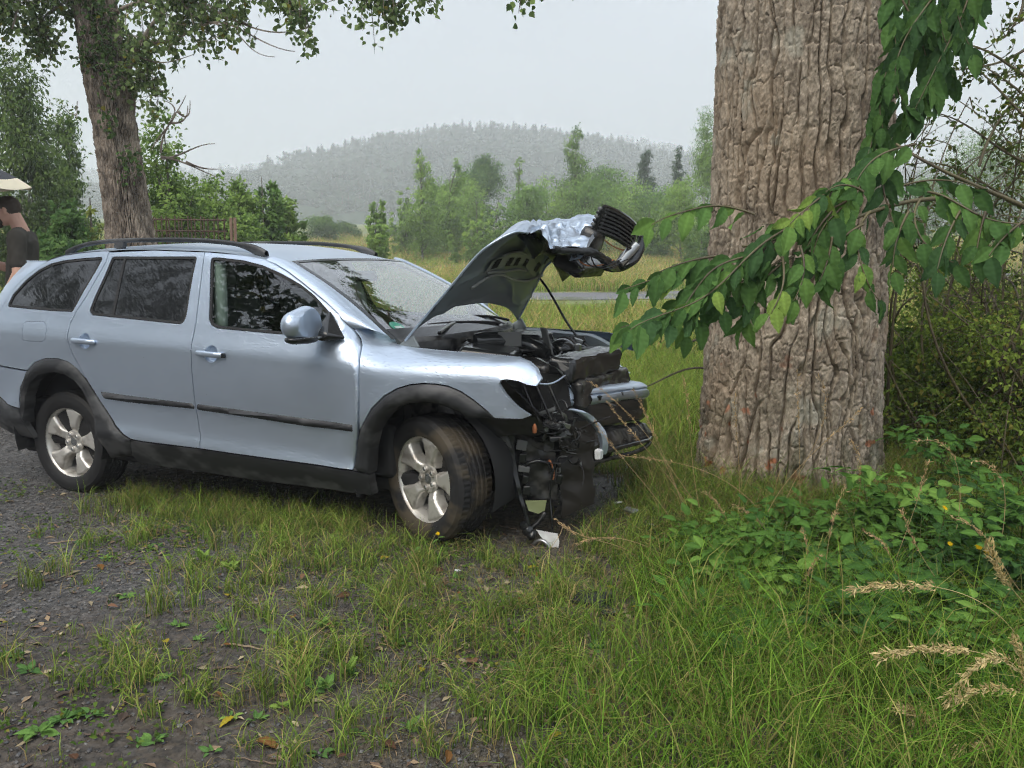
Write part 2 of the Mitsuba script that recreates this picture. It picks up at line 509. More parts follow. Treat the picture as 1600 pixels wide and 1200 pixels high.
def round_proto(seed):
    r = np.random.default_rng(seed)
    bl = [(0, 0, 5.5, 2.6, 2.6, 3.0)] + [(r.normal() * 1.5, r.normal() * 1.5, r.uniform(3.5, 7.5), 1.5, 1.5, 1.5) for _ in range(5)]
    m, c = crown(bl, 230, 1.15, r, (0.015, 0.028, 0.016), (0.026, 0.044, 0.022), aspect=0.75, yellow=0.0)
    t = tube([(0, 0, 0), (0, 0, 5)], [0.2, 0.08], 4)
    return cat([t, m]), np.vstack([flat_color(t[0], (0.05, 0.04, 0.03), r), c])


fr = np.random.default_rng(5)
protos = []
for s in range(3):
    m, c = conifer_proto(s)
    scene[f'conifer_kind_{s}'] = {'type': 'shapegroup', 'tree': soft_ply(m, 'm_forest', c, (0, 0, 4.0), 0.5, 0.12)}
    protos.append(f'conifer_kind_{s}')
for s in range(2):
    m, c = round_proto(20 + s)
    scene[f'round_kind_{s}'] = {'type': 'shapegroup', 'tree': soft_ply(m, 'm_forest', c, (0, 0, 4.5), 0.5, 0.15)}
    protos.append(f'round_kind_{s}')
nf = 0
for Hh, count, jlo, jhi in ((H1, 4200, 1, 20), (H2, 1100, 14.5, 19.5)):
    nx, ny = Hh[0].shape
    for _ in range(count):
        i, j = fr.uniform(0, nx - 1.01), fr.uniform(jlo, jhi)
        if fr.random() < 0.16:
            j = fr.uniform(17.3, 19.2)
        a, b = int(i), int(j)
        if Hh is H1 and i < 21 and fr.random() < 0.55:
            continue
        u, v = i - a, j - b
        p = [float((1 - u) * ((1 - v) * G[a, b] + v * G[a, b + 1]) + u * ((1 - v) * G[a + 1, b] + v * G[a + 1, b + 1])) for G in Hh]
        wood = meshkit.fbm(np.array([p[0] / 70, p[1] / 70, 0.5]), 3, 9)
        con = j > 15.5 or wood > 0.47
        g = protos[fr.integers(0, 3) if con and fr.random() < 0.9 else fr.integers(3, 5)]
        s = fr.uniform(0.7, 1.15) * (1.0 if con else 0.9)
        nf += 1
        scene[f'forest__{nf:03d}'] = {'type': 'instance', 'group': {'type': 'ref', 'id': g}, 'to_world': T().translate(p).rotate([0, 0, 1], float(fr.uniform(0, 360))).scale([s * 1.25, s * 1.25, s * float(fr.uniform(0.7, 1.0)) * (1.0 if j > 15 else 0.6)])}
lab('forest', 'mixed spruce forest covering the hills, pale in the mist', 'forest', kind='stuff')


# ---- single trees and shrubs of the middle distance
def field_tree(name, label, px, dist, top, half, kind, seed, base=None, leaf=None, n=None, group=None, colors=None, blobs=None):
    """A tree or shrub on a bearing; top (pixel row of the calibration) gives its height, half its half width in the same pixels."""
    r = np.random.default_rng(seed)
    x, y = spot(px, dist)
    z0 = float(gz(x, y, False))
    h = (CAM_Z + (395 - top) / FOCAL * dist) - z0
    w = half / FOCAL * dist
    dark, light = colors or ((0.030, 0.062, 0.018), (0.105, 0.165, 0.042))
    bl = []
    if kind == 'column':           # slender sapling with a pointed top
        for k in range(9):
            t = (k + 0.5) / 9
            rr = w * (0.95 * (1 - t) ** 0.75 + 0.1) * r.uniform(0.75, 1.15)
            bl.append((r.normal() * w * 0.22, r.normal() * w * 0.22, h * (0.1 + 0.88 * t), rr, rr, h * 0.085))
    elif kind == 'round':
        for k in range(11):
            a, q = r.uniform(0, 6.28), r.random() ** 0.5
            zz = r.uniform(0.18, 0.82)
            rr = w * r.uniform(0.34, 0.55)
            m_ = math.sin(math.pi * min(0.98, zz * 0.85 + 0.1))
            bl.append((math.cos(a) * q * w * 0.62 * m_, math.sin(a) * q * w * 0.62 * m_, h * zz, rr, rr, min(rr, h * 0.2)))
        bl.append((0, 0, h * 0.84, w * 0.34, w * 0.34, h * 0.14))
    elif kind == 'shoots':         # shrub of many upright shoots
        for k in range(15):
            a, q = r.uniform(0, 6.28), r.random() ** 0.6
            w_ = w * 1.25
            hh = h * (1 - 0.42 * q) * r.uniform(0.8, 1.02)
            for t in (0.25, 0.5, 0.75, 0.94):
                bl.append((math.cos(a) * q * w_ * (0.5 + 0.35 * t), math.sin(a) * q * w_ * (0.5 + 0.35 * t), hh * t, w * 0.17 * (1.25 - t), w * 0.17 * (1.25 - t), hh * 0.13))
    elif kind == 'pine':
        for k in range(8):
            t = (k + 0.5) / 8
            rr = w * (1.0 - 0.75 * t) * r.uniform(0.7, 1.2)
            for a in r.uniform(0, 6.28, 3):
                bl.append((math.cos(a) * rr * 0.5, math.sin(a) * rr * 0.5, h * (0.22 + 0.75 * t), rr * 0.6, rr * 0.6, h * 0.06))
    elif kind == 'birch':          # tall, hanging outer twigs
        for k in range(16):
            t = r.uniform(0.12, 0.97)
            a = r.uniform(0, 6.28)
            rr = w * (0.25 + 0.28 * (1 - t)) * r.uniform(0.8, 1.2)
            q = w * 0.72 * (1 - t) ** 0.5 * r.random() ** 0.5
            bl.append((math.cos(a) * q, math.sin(a) * q, h * t, rr, rr, h * 0.13))
    nl = int((2.4 if dist < 30 else 3.6) * (n or 3000))
    lf = 1.05 * leaf if leaf else max(0.05, 3.1 * dist / FOCAL)
    m, c = crown(bl, nl, lf, r, dark, light, yellow=0.0, droop=0.9 if kind == 'birch' else 0.25, aspect=0.42 if kind in ("birch", "pine") else 0.62, shell=0.35)
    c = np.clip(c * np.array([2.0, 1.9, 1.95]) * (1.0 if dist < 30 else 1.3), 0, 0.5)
    key = thing(name, label, 'tree' if 'tree' in name or 'pine' in name or 'birch' in name or 'sapling' in name else 'shrub', group)
    m = (m[0] + [x, y, z0], m[1])
    put('crown', soft_ply(m, 'm_leaf', c, (x, y, z0 + 0.45 * h), 0.35, 0.75 if dist < 30 else 0.65), 'm_leaf', key)
    parts = []
    lean = r.normal(size=2) * w * 0.12
    parts.append(tube(spline([(x, y, z0 - 0.1), (x + lean[0], y + lean[1], z0 + h * 0.5), (x, y, z0 + h * 0.9)], 8), np.linspace(max(0.03, h * 0.013), 0.01, 8), 5))
    for k in range(9 if kind != 'shoots' else 14):
        b = bl[r.integers(0, len(bl))]
        s0 = 0.05 if kind == 'shoots' else min(0.85, max(0.12, b[2] / h - 0.2))
        p0 = np.array([x + lean[0] * s0, y + lean[1] * s0, z0 + h * 0.9 * s0])
        p1 = np.array([x + b[0], y + b[1], z0 + b[2]])
        parts.append(tube(spline([p0, (p0 + p1) / 2 + r.normal(size=3) * w * 0.06, p1], 5), np.linspace(max(0.012, h * 0.005), 0.005, 5), 4))
    tm = cat(parts)
    put('trunk', tm, 'm_wood', key, color=flat_color(tm[0], (0.5, 0.48, 0.44) if kind == 'birch' else (0.085, 0.072, 0.058), r))
    return key


GB = ((0.020, 0.040, 0.014), (0.065, 0.105, 0.030))        # darker
GL = ((0.045, 0.085, 0.020), (0.135, 0.20, 0.05))          # fresh light green
GY = ((0.055, 0.080, 0.022), (0.16, 0.19, 0.05))
field_tree('birch_tree', 'tall birch with hanging twigs at the left edge behind the man', 52, 19, 118, 84, 'birch', 1, n=9000, leaf=0.10, colors=((0.028, 0.05, 0.018), (0.085, 0.125, 0.035)))
field_tree('birch_tree', 'smaller birch close to the left side of the rough leaning trunk', 122, 22, 195, 50, 'birch', 2, n=4500, leaf=0.10, colors=((0.028, 0.052, 0.018), (0.10, 0.15, 0.04)))
field_tree('shrub', 'dark round shrub between the man and the leaning trunk', 112, 13, 322, 58, 'round', 3, n=4200, leaf=0.085, colors=((0.022, 0.05, 0.018), (0.075, 0.13, 0.04)))
field_tree('shrub', 'bright yellow-green shrub against the left side of the leaning trunk', 150, 13.6, 292, 26, 'shoots', 4, n=900, leaf=0.085, colors=GY)
field_tree('willow_tree', 'thin willow with sparse open top right of the leaning trunk', 268, 17, 172, 66, 'round', 5, n=1500, leaf=0.085, colors=GL)
field_tree('shrub', 'leafy green shrub behind the iron fence', 262, 18, 266, 78, 'round', 6, n=5200, leaf=0.095, colors=GL)
field_tree('shrub', 'green shrub at the right end of the iron fence', 338, 20, 280, 64, 'round', 7, n=4600, leaf=0.10, colors=GL)
field_tree('shrub', 'pale shrub filling the gap left of the upright many-stemmed one', 378, 21, 286, 44, 'round', 90, n=3600, leaf=0.10, colors=GL)
field_tree('shrub', 'lower light shrub right of the upright many-stemmed one', 446, 24, 305, 40, 'round', 91, n=3000, leaf=0.11, colors=GL)
field_tree('shrub', 'upright many-stemmed shrub with two pointed tops, right of the fence', 414, 22, 262, 60, 'shoots', 8, n=6500, leaf=0.12, colors=((0.032, 0.07, 0.02), (0.10, 0.165, 0.045)))
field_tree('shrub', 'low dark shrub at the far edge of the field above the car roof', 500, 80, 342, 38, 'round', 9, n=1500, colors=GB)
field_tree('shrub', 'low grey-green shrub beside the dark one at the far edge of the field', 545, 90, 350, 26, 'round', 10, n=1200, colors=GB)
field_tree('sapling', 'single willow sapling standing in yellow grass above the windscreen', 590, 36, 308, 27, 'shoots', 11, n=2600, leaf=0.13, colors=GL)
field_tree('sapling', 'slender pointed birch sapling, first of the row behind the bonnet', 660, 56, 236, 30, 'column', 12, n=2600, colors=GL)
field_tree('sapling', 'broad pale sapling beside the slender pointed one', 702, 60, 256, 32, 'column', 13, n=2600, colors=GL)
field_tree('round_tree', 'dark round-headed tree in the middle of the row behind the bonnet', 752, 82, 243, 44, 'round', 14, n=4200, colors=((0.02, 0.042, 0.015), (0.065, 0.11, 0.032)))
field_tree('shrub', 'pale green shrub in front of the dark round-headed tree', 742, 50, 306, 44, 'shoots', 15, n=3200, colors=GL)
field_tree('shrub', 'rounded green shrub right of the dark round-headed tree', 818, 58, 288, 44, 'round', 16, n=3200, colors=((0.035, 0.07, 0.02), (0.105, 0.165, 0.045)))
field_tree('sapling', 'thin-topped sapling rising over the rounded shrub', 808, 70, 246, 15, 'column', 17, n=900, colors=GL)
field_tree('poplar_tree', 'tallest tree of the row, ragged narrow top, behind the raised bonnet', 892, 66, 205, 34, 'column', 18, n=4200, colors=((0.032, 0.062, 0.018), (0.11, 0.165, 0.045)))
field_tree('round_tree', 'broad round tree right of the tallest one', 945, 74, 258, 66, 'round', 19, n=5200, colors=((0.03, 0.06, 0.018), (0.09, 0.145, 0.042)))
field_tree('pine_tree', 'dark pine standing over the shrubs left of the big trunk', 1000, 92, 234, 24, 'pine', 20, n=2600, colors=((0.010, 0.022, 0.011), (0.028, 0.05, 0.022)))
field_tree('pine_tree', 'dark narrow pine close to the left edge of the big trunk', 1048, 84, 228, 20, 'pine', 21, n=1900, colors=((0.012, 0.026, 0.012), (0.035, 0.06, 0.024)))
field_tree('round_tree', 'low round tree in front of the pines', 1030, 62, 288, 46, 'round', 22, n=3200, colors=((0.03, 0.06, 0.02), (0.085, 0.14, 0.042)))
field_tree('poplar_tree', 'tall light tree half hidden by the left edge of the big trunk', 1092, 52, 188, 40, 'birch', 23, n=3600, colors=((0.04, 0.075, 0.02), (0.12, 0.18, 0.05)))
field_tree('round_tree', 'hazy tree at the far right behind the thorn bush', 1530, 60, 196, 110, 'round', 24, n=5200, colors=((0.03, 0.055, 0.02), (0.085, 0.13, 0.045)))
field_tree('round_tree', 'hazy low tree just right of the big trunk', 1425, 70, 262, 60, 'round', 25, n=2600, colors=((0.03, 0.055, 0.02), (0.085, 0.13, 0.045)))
BL = ('far low bush just right of the single willow sapling', 'far low bush behind the slender pointed birch sapling', 'far low bush behind the broad pale sapling', 'far low bush between the tallest tree and the rounded green shrub', 'far low bush behind the foot of the broad round tree', 'far low bush below the dark pine', 'far low bush below the narrow pine', 'far low bush at the left edge of the big trunk')
FILL = ((636, 62, 300, 44, 'shoots'), (684, 66, 276, 46, 'round'), (724, 70, 272, 48, 'round'), (778, 64, 290, 48, 'shoots'), (850, 66, 272, 50, 'round'), (914, 62, 280, 54, 'round'), (975, 66, 276, 56, 'round'), (1012, 58, 296, 46, 'shoots'), (1062, 56, 272, 50, 'round'), (1092, 48, 296, 40, 'shoots'))
FL = ('leftmost light shrub at the foot of the row of trees', 'shrub below the broad pale sapling', 'shrub below the left side of the dark round-headed tree', 'shrub below the right side of the dark round-headed tree', 'shrub behind the highest fold of the bonnet', 'shrub below the tallest tree', 'shrub below the broad round tree', 'shrub right above the hanging grille', 'shrub below the narrow pine', 'shrub touching the left edge of the big trunk')
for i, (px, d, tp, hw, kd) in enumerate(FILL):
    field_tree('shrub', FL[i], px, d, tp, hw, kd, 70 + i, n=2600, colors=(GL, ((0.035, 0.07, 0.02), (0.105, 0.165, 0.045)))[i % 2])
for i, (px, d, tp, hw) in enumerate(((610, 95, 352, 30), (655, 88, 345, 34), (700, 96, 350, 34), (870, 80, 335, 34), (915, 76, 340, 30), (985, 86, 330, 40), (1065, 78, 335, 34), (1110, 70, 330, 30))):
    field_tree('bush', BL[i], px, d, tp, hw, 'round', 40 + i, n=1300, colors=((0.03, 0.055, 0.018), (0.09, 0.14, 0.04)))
# ------------------------------------------------------------------ the car: its side as a half-width over (x, z) in car axes (x ahead of the rear axle, z up)
_sideM = PchipInterpolator([0.0, 0.20, 0.27, 0.33, 0.355, 0.385, 0.41, 0.44, 0.48, 0.54, 0.62, 0.75, 0.88, 0.945, 0.985, 1.03, 1.10, 1.20, 1.35, 1.48, 1.56, 1.7],
                           [.76, .795, .822, .852, .866, .874, .877, .868, .860, .861, .868, .880, .887, .886, .876, .856, .828, .784, .717, .655, .605, .40])
_sideF = PchipInterpolator([0.0, 0.20, 0.35, 0.45, 0.60, 0.75, 0.85, 0.90, 0.94, 0.965, 0.985, 1.0, 1.02, 1.05, 1.3],
                           [.82, .84, .868, .872, .882, .888, .886, .872, .838, .796, .752, .712, .63, .45, .0])


def half_width(x, z):
    x, z = np.asarray(x, float), np.asarray(z, float)
    zm = z + 0.05 * (x - 1.3)
    w = smin(x, 2.12, 2.46)
    y = _sideM(np.clip(zm, 0, 1.7)) * (1 - w) + _sideF(np.clip(z, 0, 1.3)) * w
    y = y - 0.055 * np.clip(0.35 - x, 0, 3) ** 2 - 0.11 * np.clip(x - 2.5, 0, 3) ** 2 - 0.25 * np.clip(x - 3.1, 0, 3) ** 2
    for cx, cz in ((0.0, 0.33), (2.578, 0.33)):         # wheel arches swell a little
        d = np.hypot(x - cx, (z - cz))
        y = y + 0.012 * np.exp(-((d - 0.42) / 0.09) ** 2)
    return y
CARM = np.eye(4)
CARM[:3, :3] = Rz(YAW) @ Ry(-CPITCH)
CARM[:3, 3] = CAR
CART = TW(CARM)


def car_to_world(p):
    return np.asarray(p, float) @ CARM[:3, :3].T + CARM[:3, 3]


# ------------------------------------------------------------------ car materials
def paint_bump(p, n, uv):          # rain beads and runs on the paint
    a, b, c = voronoi(p.x / 0.016 + p.y / 0.016, p.z / 0.016 + p.y * 9.0)
    return 0.0011 * (1 - smoothstep(0.10, 0.32, a)) * smoothstep(0.55, 0.75, c)


def paint_color(p, n, uv):
    dirt = smoothstep(0.62, 0.18, p.z) * (0.25 + 0.75 * fbm(p.x * 5, p.z * 7, p.y * 5, 3))
    c = mix((0.47, 0.545, 0.645), (0.445, 0.52, 0.62), noise(p.x * 9, p.y * 9, p.z * 9))
    return mix(c, (0.20, 0.19, 0.17), dr.clip(dirt * 0.55, 0, 1))


bsdf('m_paint', {'type': 'twosided', 'bsdf': {'type': 'bumpmap', 'scale': 1.0, 'arbitrary': mikit.proc(paint_bump, 0.001),
     'bsdf': {'type': 'principled', 'base_color': mikit.proc(paint_color), 'metallic': 0.74, 'roughness': 0.30, 'clearcoat': 1.0, 'clearcoat_gloss': 0.95, 'specular': 0.5}}})


def plastic_color(p, n, uv):       # weathered grey-black cladding
    w = smoothstep(0.45, 0.7, fbm(p.x * 6, p.y * 6, p.z * 9, 4))
    return mix((0.018, 0.019, 0.021), (0.075, 0.076, 0.078), w * 0.8)


bsdf('m_cladding', {'type': 'twosided', 'bsdf': {'type': 'principled', 'base_color': mikit.proc(plastic_color), 'roughness': 0.5, 'specular': 0.45}})
principled('m_black', (0.012, 0.012, 0.013), 0.75)
principled('m_gloss_black', (0.013, 0.014, 0.015), 0.16, specular=0.6)
bsdf('m_bay', {'type': 'twosided', 'bsdf': {'type': 'principled', 'roughness': 0.3, 'specular': 0.6, 'base_color': mikit.proc(lambda p, n, uv: mix((0.012, 0.012, 0.013), (0.05, 0.048, 0.045), smoothstep(0.4, 0.75, fbm(p.x * 20, p.y * 20, p.z * 20, 3))))}})
principled('m_grey_plastic', (0.10, 0.105, 0.105), 0.38, specular=0.5)
principled('m_under_bonnet', (0.22, 0.25, 0.265), 0.40, metallic=0.35, specular=0.5)
principled('m_bright_metal', (0.42, 0.43, 0.43), 0.3, metallic=0.9)
principled('m_white_plastic', (0.62, 0.63, 0.62), 0.4)
principled('m_trim_light', (0.36, 0.37, 0.34), 0.8)
principled('m_seat', (0.035, 0.036, 0.038), 0.85)
principled('m_copper', (0.55, 0.20, 0.09), 0.35, metallic=0.6)


def alloy_color(p, n, uv):
    return mix((0.62, 0.60, 0.56), (0.34, 0.31, 0.27), smoothstep(0.45, 0.75, fbm(p.x * 18, p.y * 18, p.z * 18, 4)) * 0.8)


bsdf('m_alloy', {'type': 'twosided', 'bsdf': {'type': 'principled', 'base_color': mikit.proc(alloy_color), 'metallic': 0.55, 'roughness': 0.34}})


def tyre_color(p, n, uv):
    mud = smoothstep(0.42, 0.66, fbm(p.x * 7, p.y * 9, p.z * 9, 4))
    return mix((0.017, 0.017, 0.018), (0.085, 0.068, 0.045), mud * 0.75)


bsdf('m_tyre', {'type': 'twosided', 'bsdf': {'type': 'principled', 'base_color': mikit.proc(tyre_color), 'roughness': 0.7, 'specular': 0.35}})
principled('m_tyre_clean', (0.016, 0.016, 0.017), 0.62, specular=0.4)


def glass_bump(p, n, uv):          # rain running down the glass
    return 0.00022 * fbm((p.x + p.y) * 70, p.z * 5, p.y * 20, 2) + 0.00010 * noise((p.x + p.y) * 160, p.z * 40)


bsdf('m_privacy_glass', {'type': 'twosided', 'bsdf': {'type': 'bumpmap', 'scale': 1.0, 'arbitrary': mikit.proc(glass_bump, 0.001),
     'bsdf': {'type': 'principled', 'base_color': {'type': 'rgb', 'value': [0.014, 0.015, 0.017]}, 'roughness': 0.035, 'specular': 0.8}}})
bsdf('m_glass', {'type': 'thindielectric', 'int_ior': 1.62, 'specular_transmittance': {'type': 'rgb', 'value': [0.62, 0.72, 0.68]}})
bsdf('m_windscreen', {'type': 'thindielectric', 'int_ior': 1.95, 'specular_transmittance': {'type': 'rgb', 'value': [0.66, 0.74, 0.71]}})
bsdf('m_lamp_glass', {'type': 'thindielectric', 'int_ior': 1.5})

car = thing('estate_car', 'silver-blue estate car with crushed front end, its crumpled bonnet standing open before the big tree', 'car')


def cput(name, mesh, mat, parent=None, smooth=40, **k):
    return put(name, mesh, mat, parent or car, smooth=smooth, to_world=CART, **k)


# ------------------------------------------------------------------ panels cut out of the side surface
def panel(outline, holes=(), h=0.032, lift=0.0, flange=0.022, shrink=0.0022, side=-1, bevel=0.0, depthfn=None, fn=None):
    """An outline in (x, z) laid on the car's side; its rim is turned in so that the shut lines are real gaps."""
    fn = fn or half_width
    g = sg.Polygon(outline).buffer(0)
    if shrink:
        g = g.buffer(-shrink, join_style=1)
    if g.geom_type != 'Polygon':
        g = max(g.geoms, key=lambda q: q.area)
    o = np.array(g.exterior.coords)[:-1]
    hs = [np.array(sg.Polygon(q).exterior.coords)[:-1] for q in holes]
    P, F, loops = fill(o, h, hs)
    y = fn(P[:, 0], P[:, 1]) + lift
    if bevel:
        b = np.vstack([P[l] for l in loops])
        d = cKDTree(b).query(P)[0]
        d = np.minimum(d, 1.0)
        y = y - lift + lift * np.clip(d / bevel, 0, 1) ** 0.5
    if depthfn is not None:
        y = y + depthfn(P)
    V = [np.stack([P[:, 0], -y, P[:, 1]], -1)]
    Fs = [F]
    n = len(P)
    for l in loops:
        if flange <= 0:
            break
        a = V[0][l].copy()
        a[:, 1] += flange
        V.append(a)
        k = np.arange(len(l))
        k2 = (k + 1) % len(l)
        Fs.append(np.vstack([np.stack([l[k], l[k2], n + k2], -1), np.stack([l[k], n + k2, n + k], -1)]))
        n += len(l)
    v, f = np.vstack(V), np.vstack(Fs)
    if side > 0:
        v = v * [1, -1, 1]
        f = f[:, ::-1]
    return v, f


def circle(cx, cz, r, n=28, a0=0.0, a1=2 * math.pi):
    a = np.linspace(a0, a1, n, endpoint=abs(a1 - a0) < 6.28)
    return np.stack([cx + r * np.cos(a), cz + r * np.sin(a)], -1)


def smooth_line(pts, n=40):
    return spline(np.c_[np.asarray(pts, float), np.zeros(len(pts))], n)[:, :2]


# outlines measured on the car's side, metres
QUARTER_GLASS = [(-0.414, 1.182), (-0.393, 1.257), (-0.308, 1.345), (-0.214, 1.408), (-0.111, 1.447), (-0.001, 1.465), (0.163, 1.476), (0.331, 1.482), (0.299, 1.388), (0.249, 1.274), (0.22, 1.191), (0.206, 1.157), (0.021, 1.161), (-0.223, 1.172)]
REAR_GLASS = [(0.406, 1.482), (0.733, 1.477), (1.062, 1.472), (1.067, 1.382), (1.081, 1.26), (1.097, 1.148), (1.091, 1.109), (1.062, 1.097), (0.77, 1.116), (0.515, 1.131), (0.378, 1.14), (0.346, 1.162), (0.357, 1.244), (0.385, 1.357)]
FRONT_GLASS = [(1.172, 1.464), (1.214, 1.464), (1.401, 1.445), (1.543, 1.416), (1.686, 1.369), (1.829, 1.311), (1.926, 1.258), (2.026, 1.186), (2.076, 1.145), (2.148, 1.059), (2.043, 1.045), (1.714, 1.058), (1.342, 1.078), (1.292, 1.095), (1.267, 1.125), (1.217, 1.295), (1.173, 1.438)]
DRIP = [(-0.545, 1.02), (-0.50, 1.10), (-0.462, 1.185), (-0.419, 1.281), (-0.322, 1.373), (-0.226, 1.432), (-0.124, 1.475), (-0.016, 1.497), (0.147, 1.511), (0.359, 1.518), (0.716, 1.515), (1.107, 1.498), (1.297, 1.484), (1.437, 1.467), (1.531, 1.451), (1.627, 1.422), (1.726, 1.379), (1.824, 1.328), (1.921, 1.274), (2.017, 1.219), (2.112, 1.158), (2.184, 1.082)]
RDOOR_REAR = [(0.363, 1.51), (0.363, 1.449), (0.325, 1.35), (0.283, 1.244), (0.241, 1.165), (0.214, 1.09), (0.219, 0.996), (0.239, 0.936), (0.281, 0.86), (0.347, 0.754), (0.445, 0.61), (0.537, 0.492), (0.608, 0.445), (0.664, 0.418), (0.744, 0.41), (1.198, 0.402)]
BSHUT = [(1.198, 0.402), (1.191, 0.475), (1.185, 0.519), (1.178, 0.64), (1.182, 0.805), (1.188, 0.93), (1.183, 1.034), (1.180, 1.103), (1.165, 1.19), (1.133, 1.367), (1.107, 1.498)]
FDOOR_FRONT = [(1.198, 0.402), (1.416, 0.393), (1.768, 0.383), (2.225, 0.37), (2.235, 0.433), (2.252, 0.52), (2.273, 0.623), (2.284, 0.77), (2.283, 0.915), (2.25, 1.0), (2.208, 1.046), (2.184, 1.082)]


def drip_between(a, b):
    return [p for p in DRIP if a < p[0] < b]


smoothpoly = lambda p, r=0.012: np.array(sg.Polygon(p).buffer(-r, join_style=1).buffer(2 * r, join_style=1).buffer(-r, join_style=1).exterior.coords)[:-1]
QG, RG, FG = smoothpoly(QUARTER_GLASS, 0.016), smoothpoly(REAR_GLASS, 0.02), smoothpoly(FRONT_GLASS, 0.012)
grow = lambda p, r: np.array(sg.Polygon(p).buffer(r, join_style=1).exterior.coords)[:-1]
QUARTER = drip_between(-0.53, 0.36) + RDOOR_REAR[:10] + [(0.274, 0.821), (0.204, 0.861), (0.117, 0.877), (0.0, 0.873), (-0.103, 0.845), (-0.188, 0.79), (-0.338, 0.798), (-0.474, 0.808), (-0.60, 0.815), (-0.72, 0.83), (-0.70, 0.95), (-0.62, 0.99), (-0.56, 1.02)]
BUMPER_SIDE = [(-0.19, 0.784), (-0.255, 0.71), (-0.286, 0.675), (-0.312, 0.60), (-0.318, 0.541), (-0.449, 0.556), (-0.536, 0.599), (-0.74, 0.62), (-0.74, 0.822), (-0.60, 0.809), (-0.474, 0.802), (-0.338, 0.792)]
BUMPER_LOW = [(-0.318, 0.538), (-0.449, 0.552), (-0.536, 0.595), (-0.74, 0.616), (-0.74, 0.44), (-0.5, 0.36), (-0.26, 0.34), (-0.27, 0.45)]
RDOOR = RDOOR_REAR[:-1] + BSHUT + drip_between(0.40, 1.09)[::-1]
FDOOR = BSHUT[::-1][:-1] + FDOOR_FRONT + drip_between(1.11, 2.16)[::-1]
REAR_ARCH = [(-0.318, 0.538), (-0.286, 0.675), (-0.204, 0.777), (-0.103, 0.845), (0.0, 0.873), (0.117, 0.877), (0.204, 0.861), (0.274, 0.821), (0.343, 0.750), (0.441, 0.606), (0.533, 0.488), (0.60, 0.442), (0.660, 0.414), (0.60, 0.30), (0.42, 0.27), (0.395, 0.42), (0.365, 0.56), (0.299, 0.69), (0.244, 0.745), (0.162, 0.782), (0.051, 0.793), (-0.074, 0.767), (-0.176, 0.714), (-0.25, 0.619), (-0.275, 0.535), (-0.275, 0.44)]
FRONT_ARCH = [(2.229, 0.367), (2.243, 0.44), (2.261, 0.527), (2.29, 0.597), (2.362, 0.695), (2.44, 0.764), (2.514, 0.805), (2.585, 0.827), (2.655, 0.836), (2.724, 0.836), (2.791, 0.828), (2.857, 0.805), (2.922, 0.766), (2.985, 0.719), (3.025, 0.682), (2.89, 0.680), (2.858, 0.702), (2.793, 0.727), (2.726, 0.743), (2.657, 0.747), (2.586, 0.739), (2.512, 0.713), (2.432, 0.659), (2.37, 0.582), (2.335, 0.491), (2.319, 0.354)]
FENDER = [(2.188, 1.080), (2.214, 1.103), (2.26, 1.072), (2.316, 1.038), (2.347, 1.029), (2.395, 1.008), (2.475, 0.998), (2.65, 0.989), (2.868, 0.980), (3.02, 0.974), (3.10, 0.968), (3.16, 0.948), (3.21, 0.915), (3.245, 0.875), (3.232, 0.843), (3.19, 0.849), (3.142, 0.863), (3.086, 0.871), (3.058, 0.866), (3.050, 0.849), (3.081, 0.801), (3.13, 0.748), (3.20, 0.702), (3.156, 0.684), (3.025, 0.684),
          (2.985, 0.721), (2.922, 0.769), (2.857, 0.808), (2.791, 0.831), (2.724, 0.839), (2.655, 0.839), (2.585, 0.830), (2.514, 0.808), (2.44, 0.767), (2.362, 0.698), (2.293, 0.600), (2.278, 0.58), (2.287, 0.70), (2.288, 0.82), (2.287, 0.917), (2.254, 1.003), (2.212, 1.049)]
SILL = [(0.664, 0.412), (0.744, 0.405), (1.198, 0.397), (1.416, 0.388), (1.768, 0.378), (2.225, 0.364), (2.319, 0.35), (2.315, 0.235), (1.6, 0.235), (0.64, 0.255), (0.61, 0.31)]
FUEL = smoothpoly([(-0.20, 1.095), (-0.02, 1.098), (0.028, 1.06), (0.02, 0.99), (-0.01, 0.975), (-0.20, 0.975)], 0.02)


